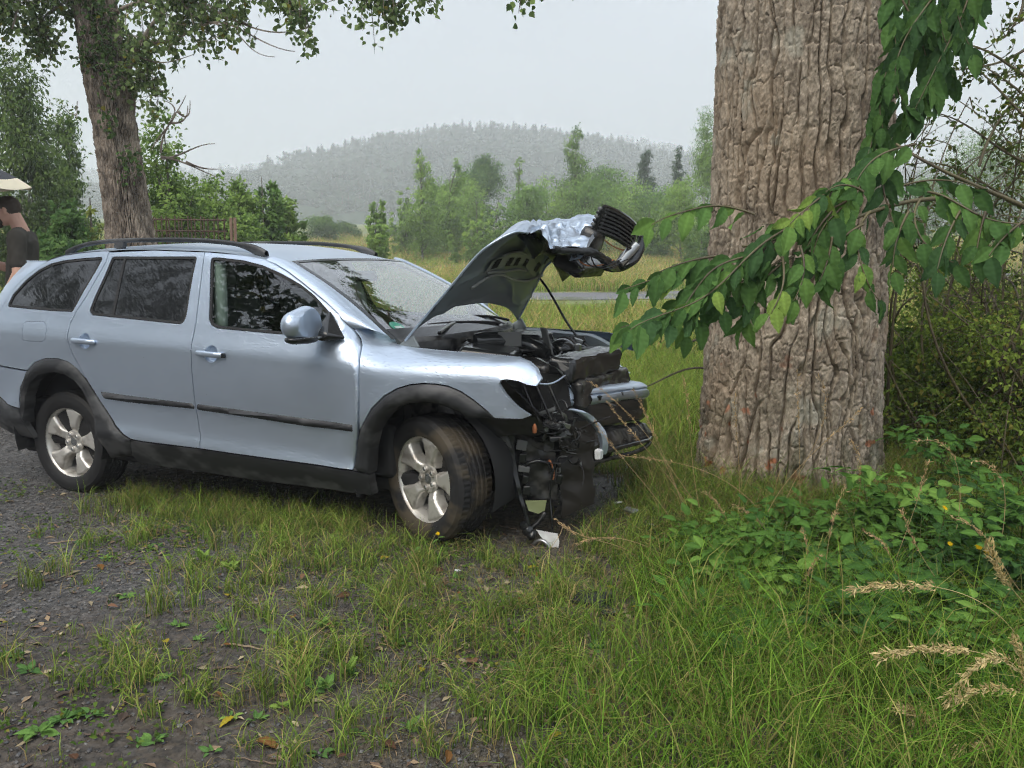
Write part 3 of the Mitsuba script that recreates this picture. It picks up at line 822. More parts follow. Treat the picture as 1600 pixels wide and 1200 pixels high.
def crumple(P):
    """Dents near the torn front edge of the wing."""
    t = smin(P[:, 0], 3.02, 3.22)
    q = np.c_[P[:, 0] * 9, P[:, 1] * 9, P[:, 0] * 0]
    return -0.05 * t * smin(P[:, 1], 0.82, 0.95) + 0.05 * t * (meshkit.fbm(q, 3, 7) - 0.5) + 0.018 * np.exp(-((P[:, 1] - 0.84) / 0.02) ** 2) * smin(P[:, 0], 3.05, 3.1)
HANDLES = ((0.362, 0.988), (1.330, 0.941))
for side in (-1, 1):
    mirror = lambda m: (np.asarray(m[0]) * [1, -1, 1], np.asarray(m[1])[:, ::-1]) if side > 0 else m
    sd = dict(side=side)
    qp = cput('quarter_panel', panel(QUARTER, [grow(QG, 0.002), FUEL] if side < 0 else [grow(QG, 0.002)], h=0.03, **sd), 'm_paint')
    if side < 0:
        cput('fuel_flap', panel(FUEL, h=0.03, **sd), 'm_paint', qp)
    rd = cput('rear_door', panel(RDOOR, [grow(RG, 0.002), circle(*HANDLES[0], 0.047)], h=0.028, **sd), 'm_paint')
    fd = cput('front_door', panel(FDOOR, [grow(FG, 0.002), circle(*HANDLES[1], 0.047)], h=0.028, **sd), 'm_paint')
    fen = cput('front_wing', panel(FENDER, h=0.022 if side < 0 else 0.035, depthfn=crumple, **sd), 'm_paint', label='front wing with its tip crumpled and the headlight gone' if side < 0 else None)
    cput('side_sill', panel(SILL, h=0.04, lift=0.004, flange=0.06, **sd), 'm_cladding')
    bump = cput('rear_bumper', panel(BUMPER_SIDE, h=0.03, **sd), 'm_paint')
    cput('lower_cladding', panel(BUMPER_LOW, h=0.04, lift=0.008, flange=0.04, **sd), 'm_cladding', bump)
    for A, par in ((REAR_ARCH, None), (FRONT_ARCH, None)):
        cput('arch_cladding', panel(A, h=0.022, lift=0.016, flange=0.075, shrink=0.0015, bevel=0.025, **sd), 'm_cladding')
    # door mouldings
    cput('moulding', panel([(0.424, 0.691), (0.665, 0.676), (1.172, 0.655), (1.166, 0.625), (0.656, 0.635), (0.468, 0.647)], h=0.018, lift=0.018, flange=0.0, shrink=0, bevel=0.016, **sd), 'm_cladding', rd)
    cput('moulding', panel(smoothpoly([(1.190, 0.655), (1.607, 0.634), (1.944, 0.618), (2.236, 0.606), (2.236, 0.570), (1.939, 0.576), (1.601, 0.598), (1.186, 0.622)], 0.008), h=0.018, lift=0.018, flange=0.0, shrink=0, bevel=0.016, **sd), 'm_cladding', fd)
    # windows: rubber round each pane, the pane set in
    for G, mat, own, nm in ((QG, 'm_privacy_glass', qp, 'window'), (RG, 'm_privacy_glass', rd, 'window'), (FG, 'm_glass', fd, 'window')):
        inner = grow(G, -0.013)
        cput('window_frame', panel(grow(G, -0.0005), [inner], h=0.02, lift=-0.003, flange=0.012, shrink=0, **sd), 'm_black', own)
        cput(nm, panel(grow(G, -0.010), h=0.05, lift=-0.009, flange=0.0, shrink=0, **sd), mat, own, label='dark tinted pane' if 'privacy' in mat else None)
    bar = [(0.494, 1.474), (0.512, 1.474), (0.547, 1.138), (0.527, 1.139)]
    cput('window_bar', panel(bar, h=0.02, lift=-0.004, flange=0.01, shrink=0, **sd), 'm_black', rd)
    # handles in their bowls
    for (hx, hz), own in zip(HANDLES, (rd, fd)):
        rr, aa = np.meshgrid(np.linspace(0, 1, 6), np.linspace(0, 2 * np.pi, 29)[:-1], indexing='ij')
        bx, bz = hx + 0.048 * rr * np.cos(aa), hz + 0.048 * rr * np.sin(aa)
        by = -(half_width(bx, bz) - 0.001 - 0.026 * (1 - rr ** 2.5))
        bowl = (np.stack([bx, by, bz], -1).reshape(-1, 3), grid_faces(6, 28)[:, ::-1])
        k = np.arange(6 * 28).reshape(6, 28)
        cf = np.vstack([np.stack([k[:-1, -1], k[1:, -1], k[1:, 0]], -1), np.stack([k[:-1, -1], k[1:, 0], k[:-1, 0]], -1)])
        hb = cput('handle_bowl', mirror((bowl[0], np.vstack([bowl[1], cf]))), 'm_paint', own, smooth=True)
        yy = float(half_width(hx, hz))
        s8 = m3.Manifold.sphere(1.0, 16).scale((0.016, 0.010, 0.0155))
        pts = [s8.translate((hx + t, -(yy + o), hz - 0.05 * t)) for t, o in ((-0.086, 0.010), (-0.04, 0.021), (0.04, 0.021), (0.082, 0.010))]
        hm = m3.Manifold.batch_hull(pts).to_mesh()
        cput('door_handle', mirror((np.array(hm.vert_properties[:, :3]), np.array(hm.tri_verts))), 'm_paint', own, smooth=50)
        if hx > 1:
            cput('lock_cap', mirror(rbox(0.022, 0.018, 0.026, 0.004, (hx + 0.094, -(yy + 0.010), hz - 0.004))), 'm_gloss_black', own)
    # roof rail
    RAIL = [(-0.125, 1.520), (-0.034, 1.558), (0.105, 1.583), (0.306, 1.594), (0.626, 1.592), (1.028, 1.578), (1.162, 1.566), (1.265, 1.553), (1.366, 1.529), (1.475, 1.482)]
    c = spline([(x, -0.56, z - 0.013) for x, z in RAIL], 60)
    a = np.linspace(0, 2 * np.pi, 13)[:-1]
    tt = np.linspace(0, 1, 60)
    hh = 0.0135 + 0.012 * np.clip(1 - tt / 0.06, 0, 1) + 0.016 * smin(tt, 0.86, 0.97)
    sec = np.stack([np.zeros((60, 12)), 0.019 * np.sign(np.cos(a)) * np.abs(np.cos(a)) ** 0.7 * np.ones((60, 1)), hh[:, None] * (np.sign(np.sin(a)) * np.abs(np.sin(a)) ** 0.7)], -1)
    v = (c[:, None] + sec).reshape(-1, 3)
    f = grid_faces(60, 12)
    k = np.arange(60 * 12).reshape(60, 12)
    f = np.vstack([f, np.stack([k[:-1, -1], k[1:, -1], k[1:, 0]], -1), np.stack([k[:-1, -1], k[1:, 0], k[:-1, 0]], -1)])
    rail = cput('roof_rail', mirror((v, f)), 'm_cladding', smooth=45)
    cput('rail_foot', mirror(rbox(0.075, 0.032, 0.062, 0.008, (0.345, -0.56, 1.556), Ry(0.35))), 'm_cladding', rail)
    # mirror
    s1 = m3.Manifold.sphere(1.0, 40)
    shell = m3.Manifold.batch_hull([s1.scale((0.075, 0.085, 0.088)).translate((2.035, -0.960, 1.125)), s1.scale((0.060, 0.075, 0.070)).translate((2.02, -1.035, 1.120)), s1.scale((0.05, 0.05, 0.040)).translate((2.07, -0.93, 1.085))]).refine(2)
    shell = shell.trim_by_plane((-1.0, 0.0, 0.0), -2.075).trim_by_plane((0, 0, 1.0), 1.058)
    sm = shell.to_mesh()
    mir = cput('door_mirror', mirror((np.array(sm.vert_properties[:, :3]), np.array(sm.tri_verts))), 'm_paint', smooth=35)
    low = m3.Manifold.batch_hull([s1.scale((0.068, 0.08, 0.030)).translate((2.03, -0.965, 1.052)), s1.scale((0.05, 0.06, 0.025)).translate((2.02, -1.03, 1.050))]).trim_by_plane((0, 0, -1.0), -1.0575).to_mesh()
    cput('mirror_foot', mirror((np.array(low.vert_properties[:, :3]), np.array(low.tri_verts))), 'm_gloss_black', mir, smooth=40)
    ind = [(2.082, -0.925 - 0.02 * i, 1.051) for i in range(8)]
    ind = [(2.093 - 0.9 * (i / 7) ** 2.4 * 0.05, -0.915 - 0.155 * i / 7, 1.0535) for i in range(8)]
    cput('indicator', mirror(tube(ind, 0.0055, 8)), 'm_bright_metal', mir, smooth=True)
    s2 = m3.Manifold.sphere(1.0, 20)
    arm = m3.Manifold.batch_hull([s2.scale((0.05, 0.02, 0.028)).translate((2.085, -0.90, 1.060)), s2.scale((0.012, 0.008, 0.012)).translate((2.035, -0.845, 1.055)), s2.scale((0.012, 0.008, 0.012)).translate((2.165, -0.842, 1.048)), s2.scale((0.01, 0.008, 0.01)).translate((2.065, -0.80, 1.165))]).to_mesh()
    cput('mirror_arm', mirror((np.array(arm.vert_properties[:, :3]), np.array(arm.tri_verts))), 'm_gloss_black', mir, smooth=40)
    # dark liner behind the panels so that the shut lines read black
    body = sg.Polygon(DRIP[2:] + [(2.2, 1.0), (2.27, 0.62), (2.22, 0.40), (0.66, 0.42), (0.40, 0.70), (0.20, 0.84), (0.0, 0.85), (-0.18, 0.78), (-0.5, 0.8)]).buffer(-0.012)
    cput('door_frame', panel(np.array(body.exterior.coords)[:-1], [grow(G, 0.004) for G in (QG, RG, FG)], h=0.07, lift=-0.036, flange=0, shrink=0, **sd), 'm_black')
    # wheel housings
    for cx, cz, R in ((0.0, 0.40, 0.395), (2.615, 0.36, 0.41)):
        a = np.linspace(-0.35, math.pi + 0.35, 26)
        ys = np.linspace(-0.845 if cx < 1 else -0.86, -0.45, 5)
        A, Yy = np.meshgrid(a, ys, indexing='ij')
        wv = np.stack([cx + R * np.cos(A), Yy, cz + R * np.sin(A)], -1).reshape(-1, 3)
        back = np.vstack([np.stack([cx + R * np.cos(a), a * 0 - 0.45, cz + R * np.sin(a)], -1), [[cx, -0.45, cz]]])
        m = cat([(wv, grid_faces(26, 5)), (back, np.stack([np.arange(25), np.arange(1, 26), np.full(25, 26)], -1))])
        cput('wheel_housing', mirror(m), 'm_black')

# ------------------------------------------------------------------ roof, pillars, windscreen
DR = np.array(DRIP)
DX, DZ = DR[:, 0], DR[:, 1]
xr = np.concatenate([np.linspace(-0.46, -0.1, 16), np.linspace(-0.08, 1.66, 46)])
ze = np.interp(xr, DX, DZ) + 0.004
ye = half_width(xr, ze)
zc = PchipInterpolator([-0.75, -0.46, -0.2, 0.1, 0.6, 1.1, 1.4, 1.68], [1.40, 1.47, 1.525, 1.555, 1.570, 1.553, 1.518, 1.452])
s = np.linspace(-1, 1, 41)
sv = np.sign(s) * np.abs(s)
nose = np.clip((xr - 1.2) / 0.46, 0, 1)
# the front rim of the roof stops at the windscreen: its corners lie at y = 0.58
yy = sv[None] * (ye * (1 - nose ** 2) + 0.585 * nose ** 2)[:, None]
zz0 = np.interp(xr, DX, DZ)
zedge = ze * (1 - nose ** 2) + (1.437) * nose ** 2
xx = xr[:, None] + (0.035 * nose[:, None]) * (1 - s[None] ** 2)
rear = np.clip((0.0 - xr) / 0.46, 0, 1)
xx = xx - 0.42 * rear[:, None] * (1 - np.abs(s[None]) ** 3)
zr_ = zc(np.clip(xx, -0.75, 1.68)) * np.ones_like(xx)
prof = np.abs(s[None]) ** 2.6
zsurf = zr_ - (zr_ - zedge[:, None]) * prof
zsurf = zsurf - 0.014 * np.exp(-((np.abs(yy) - 0.56) / 0.022) ** 2) * smin(xr, -0.3, -0.05)[:, None] * (1 - nose[:, None])
roof = (np.stack([xx, yy, zsurf], -1).reshape(-1, 3), grid_faces(len(xr), 41))
cput('roof', roof, 'm_paint', smooth=True)

WS_TOP = np.array([(1.664, -0.580, 1.437), (1.695, -0.30, 1.449), (1.698, 0.0, 1.453), (1.695, 0.30, 1.449), (1.664, 0.580, 1.437)])
WS_BOT = np.array([(2.372, -0.705, 1.030), (2.50, -0.40, 1.025), (2.545, 0.0, 1.02), (2.50, 0.40, 1.025), (2.372, 0.705, 1.030)])


def ws(u, v, lift=0.0):
    """Windscreen: u from top to bottom, v across."""
    t = CubicSpline([-1, -0.5, 0, 0.5, 1], WS_TOP, axis=0)(v)
    b = CubicSpline([-1, -0.5, 0, 0.5, 1], WS_BOT, axis=0)(v)
    p = t * (1 - u[..., None]) + b * u[..., None]
    bow = 0.022 * np.sin(np.pi * u)
    p[..., 2] += bow + lift
    p[..., 0] += bow * 0.5 + lift * 0.5
    return p


U, V_ = np.meshgrid(np.linspace(0, 1, 24), np.linspace(-0.985, 0.985, 30), indexing='ij')
wsc = cput('windscreen', (ws(U, V_).reshape(-1, 3), grid_faces(24, 30)), 'm_windscreen', smooth=True)
for sgn in (-1, 1):                 # black border of the glass
    U2, V2 = np.meshgrid(np.linspace(0, 1, 24), np.linspace(sgn * 0.955, sgn * 1.0, 4), indexing='ij')
    cput('screen_edge', (ws(U2, V2, 0.0025).reshape(-1, 3), grid_faces(24, 4)), 'm_gloss_black', wsc, smooth=True)
U2, V2 = np.meshgrid(np.linspace(0.0, 0.03, 3), np.linspace(-0.95, 0.95, 30), indexing='ij')
cput('screen_edge', (ws(U2, V2, 0.0025).reshape(-1, 3), grid_faces(3, 30)), 'm_gloss_black', wsc, smooth=True)
U2, V2 = np.meshgrid(np.linspace(0.90, 1.0, 5), np.linspace(-0.95, 0.95, 30), indexing='ij')
cput('screen_edge', (ws(U2, V2, 0.0025).reshape(-1, 3), grid_faces(5, 30)), 'm_gloss_black', wsc, smooth=True)
# emission badge stuck inside the glass, low in the near corner
principled('m_badge_green', (0.08, 0.42, 0.32), 0.4)
aa = np.linspace(0, 2 * np.pi, 33)[:-1]
cu, cv = 0.865, -0.80
P = ws(cu + 0.05 * np.sin(aa), cv + 0.062 * np.cos(aa), -0.006)
Pc = ws(np.array([cu]), np.array([cv]), -0.006)
cput('windscreen_badge', (np.vstack([P, Pc]), np.stack([np.arange(32), (np.arange(32) + 1) % 32, np.full(32, 32)], -1)), 'm_badge_green', wsc)
P = ws(cu + np.array([0.0, 0.0, 0.022, 0.022]), cv + np.array([-0.035, 0.035, 0.035, -0.035]), -0.004)
cput('badge_field', (P, np.array([[0, 1, 2], [0, 2, 3]])), 'm_white_plastic', wsc)
# A pillars, between the door frames and the glass
for sgn in (-1, 1):
    xs = np.linspace(1.56, 2.19, 40)
    zs = np.interp(xs, DX, DZ) + 0.004
    outer = np.stack([xs, -half_width(xs, zs), zs], -1)
    t = np.linspace(0, 1, 40)
    top, bot = ws(np.array([0.0]), np.array([-1.0]))[0], ws(np.array([0.965]), np.array([-1.0]))[0]
    inn = ws(np.clip((t - 0.06) / 0.94, 0, 1) * 0.965, np.full(40, -1.0), 0.001)
    inn[t < 0.06] = np.linspace(0, 1, (t < 0.06).sum())[:, None] * (top - [1.60, -0.58, 1.452]) + [1.60, -0.58, 1.452]
    rows = []
    for q in np.linspace(0, 1, 9):
        p = outer * (1 - q) + inn * q
        p = p + np.array([0.0, -0.35, 0.55]) * (0.030 * 4 * q * (1 - q))
        rows.append(p)
    V = np.stack(rows, 1)
    V[..., 1] *= -sgn
    cput('windscreen_pillar', (V.reshape(-1, 3), grid_faces(40, 9)), 'm_paint', smooth=True)

# hatch: closes the back of the car
yb = np.linspace(-1, 1, 31)
rows = []
for z, x, w in ((0.40, -0.80, 0.74), (0.60, -0.93, 0.77), (0.70, -0.97, 0.78), (0.82, -0.965, 0.77), (0.84, -0.93, 0.765), (1.0, -0.925, 0.75), (1.12, -0.90, 0.72), (1.25, -0.85, 0.66), (1.38, -0.78, 0.60), (1.45, -0.72, 0.55), (1.475, -0.80, 0.50)):
    rows.append(np.stack([x + 0.20 * np.abs(yb) ** 3, yb * w, np.full(31, z)], -1))
cput('tailgate', (np.stack(rows, 0).reshape(-1, 3), grid_faces(len(rows), 31)), 'm_paint', smooth=35)
for sgn in (-1, 1):
    zs = np.linspace(0.42, 1.46, 26)
    xs = np.where(zs > 1.02, np.interp(zs, DZ[:9], DX[:9]), np.where(zs > 0.815, -0.72 + 0.18 * smin(zs, 0.9, 1.03), -0.74))
    outer = np.stack([xs, -half_width(xs, zs), zs], -1)
    xb = np.interp(zs, [0.40, 0.60, 0.70, 0.82, 1.0, 1.12, 1.25, 1.38, 1.46], [-0.60, -0.73, -0.77, -0.765, -0.725, -0.70, -0.65, -0.58, -0.54])
    wb = np.interp(zs, [0.40, 0.60, 0.70, 0.82, 1.0, 1.12, 1.25, 1.38, 1.46], [0.74, 0.77, 0.78, 0.77, 0.75, 0.72, 0.66, 0.60, 0.54])
    inn = np.stack([xb, -wb, zs], -1)
    V = np.stack([outer * (1 - q) + inn * q + np.array([-0.02, -0.025, 0]) * 4 * q * (1 - q) for q in np.linspace(0, 1, 7)], 1)
    V[..., 1] *= -sgn
    cput('rear_corner', (V.reshape(-1, 3), grid_faces(26, 7)), 'm_paint', smooth=True)
    cput('rear_light', rbox(0.10, 0.07, 0.24, 0.03, (-0.80, sgn * 0.725, 1.0)), principled('m_red_lamp', (0.30, 0.01, 0.012), 0.15, specular=0.6) if sgn < 0 else 'm_red_lamp')

# ------------------------------------------------------------------ inside
tub = cput('cabin_floor', rbox(2.75, 1.45, 0.30, 0.04, (1.0, 0, 0.44)), 'm_black')
cput('luggage_floor', rbox(0.95, 1.30, 0.30, 0.03, (-0.25, 0, 0.72)), 'm_black')
hl = (np.stack([xx[4:-1], yy[4:-1] * 0.97, zsurf[4:-1] - 0.03], -1).reshape(-1, 3), grid_faces(len(xr) - 5, 41))
cput('headlining', hl, 'm_trim_light', smooth=True)
for sgn in (-1, 1):
    for x0, y0 in ((1.15, 0.40), (0.20, 0.36)):
        y = sgn * y0
        st = cput('seat', rbox(0.50, 0.50, 0.18, 0.06, (x0 + 0.25, y, 0.66), Ry(-0.12)), 'm_seat')
        cput('backrest', rbox(0.16, 0.50, 0.62, 0.06, (x0 - 0.08, y, 0.97), Ry(-0.28)), 'm_seat', st)
        cput('headrest', rbox(0.11, 0.27, 0.19, 0.045, (x0 - 0.20, y, 1.355 if x0 > 1 else 1.31), Ry(-0.2)), 'm_seat', st)
    tr = [(1.09, -0.645 * -sgn, 1.44), (1.14, 0.70 * sgn, 1.28), (1.17, 0.745 * sgn, 1.06)]
    tr[0] = (1.09, 0.645 * sgn, 1.44)
    b = spline(tr, 12)
    cput('pillar_trim', tube(b - np.array([-0.085, sgn * 0.03, 0]), 0.038, 8), 'm_trim_light', smooth=True)
    cput('seat_belt', tube(spline([(1.22, 0.62 * sgn, 1.38), (1.22, 0.66 * sgn, 1.15), (1.20, 0.68 * sgn, 0.8)], 8), [0.016] * 8, 4), 'm_grey_plastic')
dash = [np.stack([np.linspace(0, 1, 9) * 0 + x, np.linspace(-0.70, 0.70, 9), np.full(9, z)], -1) for x, z in ((1.74, 0.55), (1.76, 0.86), (1.82, 0.95), (2.02, 0.985), (2.44, 0.985))]
ds = cput('dashboard', (np.stack(dash, 0).reshape(-1, 3), grid_faces(5, 9)), 'm_seat', smooth=30)
ring = np.linspace(0, 2 * np.pi, 33)
sw = np.stack([ring * 0, 0.185 * np.cos(ring), 0.185 * np.sin(ring)], -1) @ Ry(-0.42).T + [1.66, 0.37, 0.95]
swk = cput('steering_wheel', tube(sw, 0.015, 8, caps=False), 'm_black', smooth=True)
cput('hub', rbox(0.06, 0.15, 0.11, 0.02, (1.68, 0.37, 0.945), Ry(-0.42)), 'm_black', swk)
cput('inside_mirror', rbox(0.03, 0.22, 0.065, 0.014, (1.76, 0.0, 1.345), Ry(-0.2)), 'm_black')
cput('underbody', rbox(3.4, 1.36, 0.12, 0.03, (1.15, 0, 0.27)), 'm_black')
# ------------------------------------------------------------------ wheels: axis along -y (outer face), origin at the hub
def tyre_mesh(tread_wear=0.0):
    R, W = 0.327, 0.225
    prof = []          # (radius, y from outer face inwards)
    rim = 0.226
    side = [(rim - 0.004, 0.012), (rim + 0.004, 0.004), (rim + 0.030, -0.006), (rim + 0.055, -0.007), (rim + 0.078, -0.001), (R - 0.012, 0.010), (R - 0.004, 0.017)]
    prof += side
    ys = np.linspace(0.022, W - 0.022 - 0.012, 45)
    for y in ys:
        c = (y - 0.105) / 0.09
        prof.append((R - 0.006 * c ** 4, y))
    prof += [(r, W - 0.012 - y) for r, y in side[::-1]]
    p = np.array(prof)
    n = 400
    a = np.arange(n) * 2 * np.pi / n
    r = np.tile(p[:, 0], (n, 1))
    y = p[:, 1]
    for gyy in (0.062, 0.092, 0.122, 0.152):            # rain grooves
        r -= 0.008 * np.exp(-((y[None] - gyy) / 0.0038) ** 4)
    lug = np.sin(a * 68)[:, None]
    shoulder = (np.exp(-((y - 0.036) / 0.022) ** 4) + np.exp(-((y - 0.178) / 0.022) ** 4))[None]
    r -= 0.0035 * shoulder * (lug > 0.45)
    mid = (np.abs(y - 0.107) < 0.05)[None]
    lug2 = np.sin(a[:, None] * 68 + y[None] * 55)
    r -= 0.0022 * mid * (lug2 > 0.72)
    v = np.stack([r * np.cos(a)[:, None], np.broadcast_to(y - 0.105, (n, len(y))), r * np.sin(a)[:, None]], -1)
    f = grid_faces(n, len(p), True)
    return v.reshape(-1, 3), f[:, ::-1]


def y_lathe(profile, n=64):
    v, f = lathe([(r, h) for r, h in profile], n)
    return v[:, [0, 2, 1]], f


def spoke_mesh():
    """One broad spoke pointing up: outline in (x, z), dished towards the hub."""
    o = [(-0.036, 0.066), (-0.034, 0.10), (-0.043, 0.14), (-0.066, 0.185), (-0.081, 0.205), (-0.050, 0.217), (0.0, 0.221), (0.050, 0.217), (0.081, 0.205), (0.066, 0.185), (0.043, 0.14), (0.034, 0.10), (0.036, 0.066), (0.0, 0.05)]
    o = smoothpoly(o, 0.008)
    P, F, loops = fill(o, 0.009)
    d = cKDTree(P[loops[0]]).query(P)[0]
    rad = np.hypot(P[:, 0], P[:, 1])
    y = -0.078 - 0.006 * smin(rad, 0.10, 0.20) + 0.020 * (1 - np.clip(d / 0.012, 0, 1)) ** 1.5 + 0.022 * smin(rad, 0.115, 0.06)
    n = len(P)
    V = np.stack([P[:, 0], y, P[:, 1]], -1)
    l = loops[0]
    back = V[l] + [0, 0.045, 0]
    k = np.arange(len(l))
    k2 = (k + 1) % len(l)
    return np.vstack([V, back]), np.vstack([F, np.stack([l[k], l[k2], n + k2], -1), np.stack([l[k], n + k2, n + k], -1)])


TYRE = tyre_mesh()
SPOKE = spoke_mesh()
BARREL = y_lathe([(0.226, -0.092), (0.2325, -0.096), (0.2335, -0.091), (0.224, -0.084), (0.214, -0.075), (0.206, -0.05), (0.200, 0.0), (0.205, 0.09), (0.226, 0.10), (0.226, 0.098)])
HUB = y_lathe([(0.001, -0.062), (0.028, -0.062), (0.040, -0.058), (0.060, -0.064), (0.072, -0.063), (0.076, -0.050), (0.001, -0.038)], 48)
CAPM = y_lathe([(0.001, -0.0665), (0.022, -0.0660), (0.027, -0.0635), (0.0275, -0.060)], 40)
EMBL = y_lathe([(0.016, -0.0672), (0.0185, -0.0680), (0.021, -0.0672)], 36)
DISC = y_lathe([(0.001, -0.01), (0.145, -0.01), (0.145, 0.015), (0.001, 0.015)], 40)
BOLT = y_lathe([(0.0005, -0.0735), (0.006, -0.0735), (0.0085, -0.0715), (0.0085, -0.05)], 12)
SEATB = y_lathe([(0.0105, -0.066), (0.0115, -0.0735), (0.0135, -0.0745), (0.0165, -0.0725), (0.018, -0.060)], 20)
_D = {}


def wheel(where, steer, side, spin, dirty, label=None):
    m = np.eye(4)
    R = Rz(-steer) if side < 0 else Rz(-steer) @ Rz(math.pi)
    m[:3, :3] = R @ Ry(spin)
    m[:3, 3] = where
    tw = TW(CARM @ m)

    def wp(name, mesh, mat, parent, smooth=40, extra=None):
        key = (name, mat, None if extra is None else round(float(extra), 3))
        if key not in _D:
            vv = mesh if extra is None else (np.asarray(mesh[0]) @ Ry(extra).T, mesh[1])
            _D[key] = mikit.ply(vv, mat, smooth=smooth)
        return put(name, _D[key], None, parent, to_world=tw)
    w = uniq(f'{car}__wheel')
    if label:
        lab(w, label)
    k = put('wheel_rim', _D.setdefault('rim', mikit.ply(BARREL, 'm_alloy', smooth=40)), None, w, to_world=tw)
    wp('tyre', TYRE, 'm_tyre' if dirty else 'm_tyre_clean', w, 30)
    for i in range(5):
        wp('spoke', SPOKE, 'm_alloy', w, 50, extra=i * 2 * math.pi / 5 + 0.001)
    wp('hub', HUB, 'm_alloy', w)
    wp('hub_cap', CAPM, 'm_grey_plastic', w)
    wp('emblem', EMBL, 'm_bright_metal', w)
    wp('brake_disc', DISC, 'm_bay', w)
    for i in range(5):
        a = i * 2 * math.pi / 5 + 2 * math.pi / 10
        off = np.array([0.050 * math.sin(a), 0, 0.050 * math.cos(a)])
        for nm, me, mt in (('lug_bolt', BOLT, 'm_bright_metal'), ('bolt_recess', SEATB, 'm_alloy')):
            key = (nm, i)
            if key not in _D:
                _D[key] = mikit.ply((me[0] + off, me[1]), mt, smooth=35)
            put(nm, _D[key], None, w, to_world=tw)


wheel((0.0, -0.668, 0.325), 0.0, -1, 0.20, False)
wheel((0.0, 0.668, 0.325), 0.0, 1, 0.9, False)
wheel((2.616, -0.693, 0.327), math.radians(23.3), -1, 0.25, True, 'front wheel turned outwards, tread smeared with mud')
wheel((2.55, 0.69, 0.325), math.radians(20), 1, 0.5, True)
# ------------------------------------------------------------------ the bonnet, standing open, folded across and torn at its front
BR = {   # rows of skin points from the hinge forward, by how far across the car
    -1.0: [(2.447, -.700, 1.030), (2.69, -.712, 1.270), (2.915, -.715, 1.485), (3.075, -.62, 1.572), (3.130, -.53, 1.565), (3.200, -.50, 1.485), (3.33, -.42, 1.478)],
    -0.8: [(2.505, -.57, 1.120), (2.71, -.58, 1.315), (2.90, -.58, 1.515), (3.04, -.52, 1.600), (3.105, -.45, 1.598), (3.190, -.42, 1.535), (3.325, -.36, 1.515)],
    -0.5: [(2.551, -.36, 1.185), (2.73, -.36, 1.355), (2.88, -.36, 1.550), (2.985, -.33, 1.615), (3.07, -.30, 1.618), (3.17, -.26, 1.590), (3.32, -.22, 1.575)],
    0.0: [(2.530, 0, 1.187), (2.70, 0, 1.365), (2.83, 0, 1.555), (2.895, 0, 1.618), (3.0, 0, 1.638), (3.12, 0, 1.654), (3.25, 0, 1.668)],
    0.5: [(2.515, .36, 1.150), (2.64, .36, 1.315), (2.755, .37, 1.490), (2.815, .37, 1.545), (2.93, .36, 1.570), (3.07, .33, 1.590), (3.18, .30, 1.600)],
    1.0: [(2.460, .700, 1.040), (2.58, .715, 1.260), (2.663, .72, 1.400), (2.725, .72, 1.435), (2.85, .70, 1.450), (2.96, .62, 1.470), (3.05, .50, 1.490)]}
_vs = sorted(BR)
_us = np.linspace(0, 1, 7)
_rows = np.array([BR[v] for v in _vs])


_gu, _gv = np.linspace(0, 1, 241), np.linspace(-1, 1, 241)
_grid = PchipInterpolator(_vs, np.stack([PchipInterpolator(_us, _rows[i], axis=0)(_gu) for i in range(len(_vs))], 0), axis=0)(_gv)      # (v, u, 3)
_find = RegularGridInterpolator((_gv, _gu), _grid)


def bonnet(u, v):
    u, v = np.broadcast_arrays(np.asarray(u, float), np.asarray(v, float))
    return _find(np.stack([np.clip(v, -1, 1), np.clip(u, 0, 1)], -1))


def bonnet_normal(u, v, e=0.012):
    du = bonnet(np.clip(u + e, 0, 1), v) - bonnet(np.clip(u - e, 0, 1), v)
    dv = bonnet(u, np.clip(v + e, -1, 1)) - bonnet(u, np.clip(v - e, -1, 1))
    return unit(np.cross(du, dv))


U, V_ = np.meshgrid(np.linspace(0, 1, 110), np.linspace(-1, 1, 90), indexing='ij')
P = bonnet(U, V_)
N = bonnet_normal(U, V_)
tear = smin(U, 0.42, 0.62)
q = np.stack([U * 7, V_ * 5, U * 0], -1)
cr = (np.abs(meshkit.fbm(q, 3, 12) - 0.5) * 2) ** 0.8
P = P + N * ((cr - 0.35) * 0.075 * tear * smin(-V_, -0.6, 0.3))[..., None]
P = P + N * (0.018 * np.exp(-((np.abs(V_) - 0.55) / 0.05) ** 2) * (1 - tear))[..., None]      # two long ridges of the pressing
bn = cput('bonnet', (P.reshape(-1, 3), grid_faces(110, 90)), 'm_paint', smooth=35, label='bonnet standing open, folded across its middle and crumpled at the front')
# its rolled rim, and the pressed inner frame below
SKIN = P
rim = np.vstack([P[0:62, 0]])
cput('bonnet_rim', tube(rim - N[0:62, 0] * 0.006, 0.0065, 6), 'm_paint', bn, smooth=True)
cput('bonnet_rim', tube(P[0:52, -1] - N[0:52, -1] * 0.006, 0.0065, 6), 'm_paint', bn, smooth=True)


def inner(u, v, d):
    return bonnet(u, v) - bonnet_normal(u, v) * np.asarray(d)[..., None]


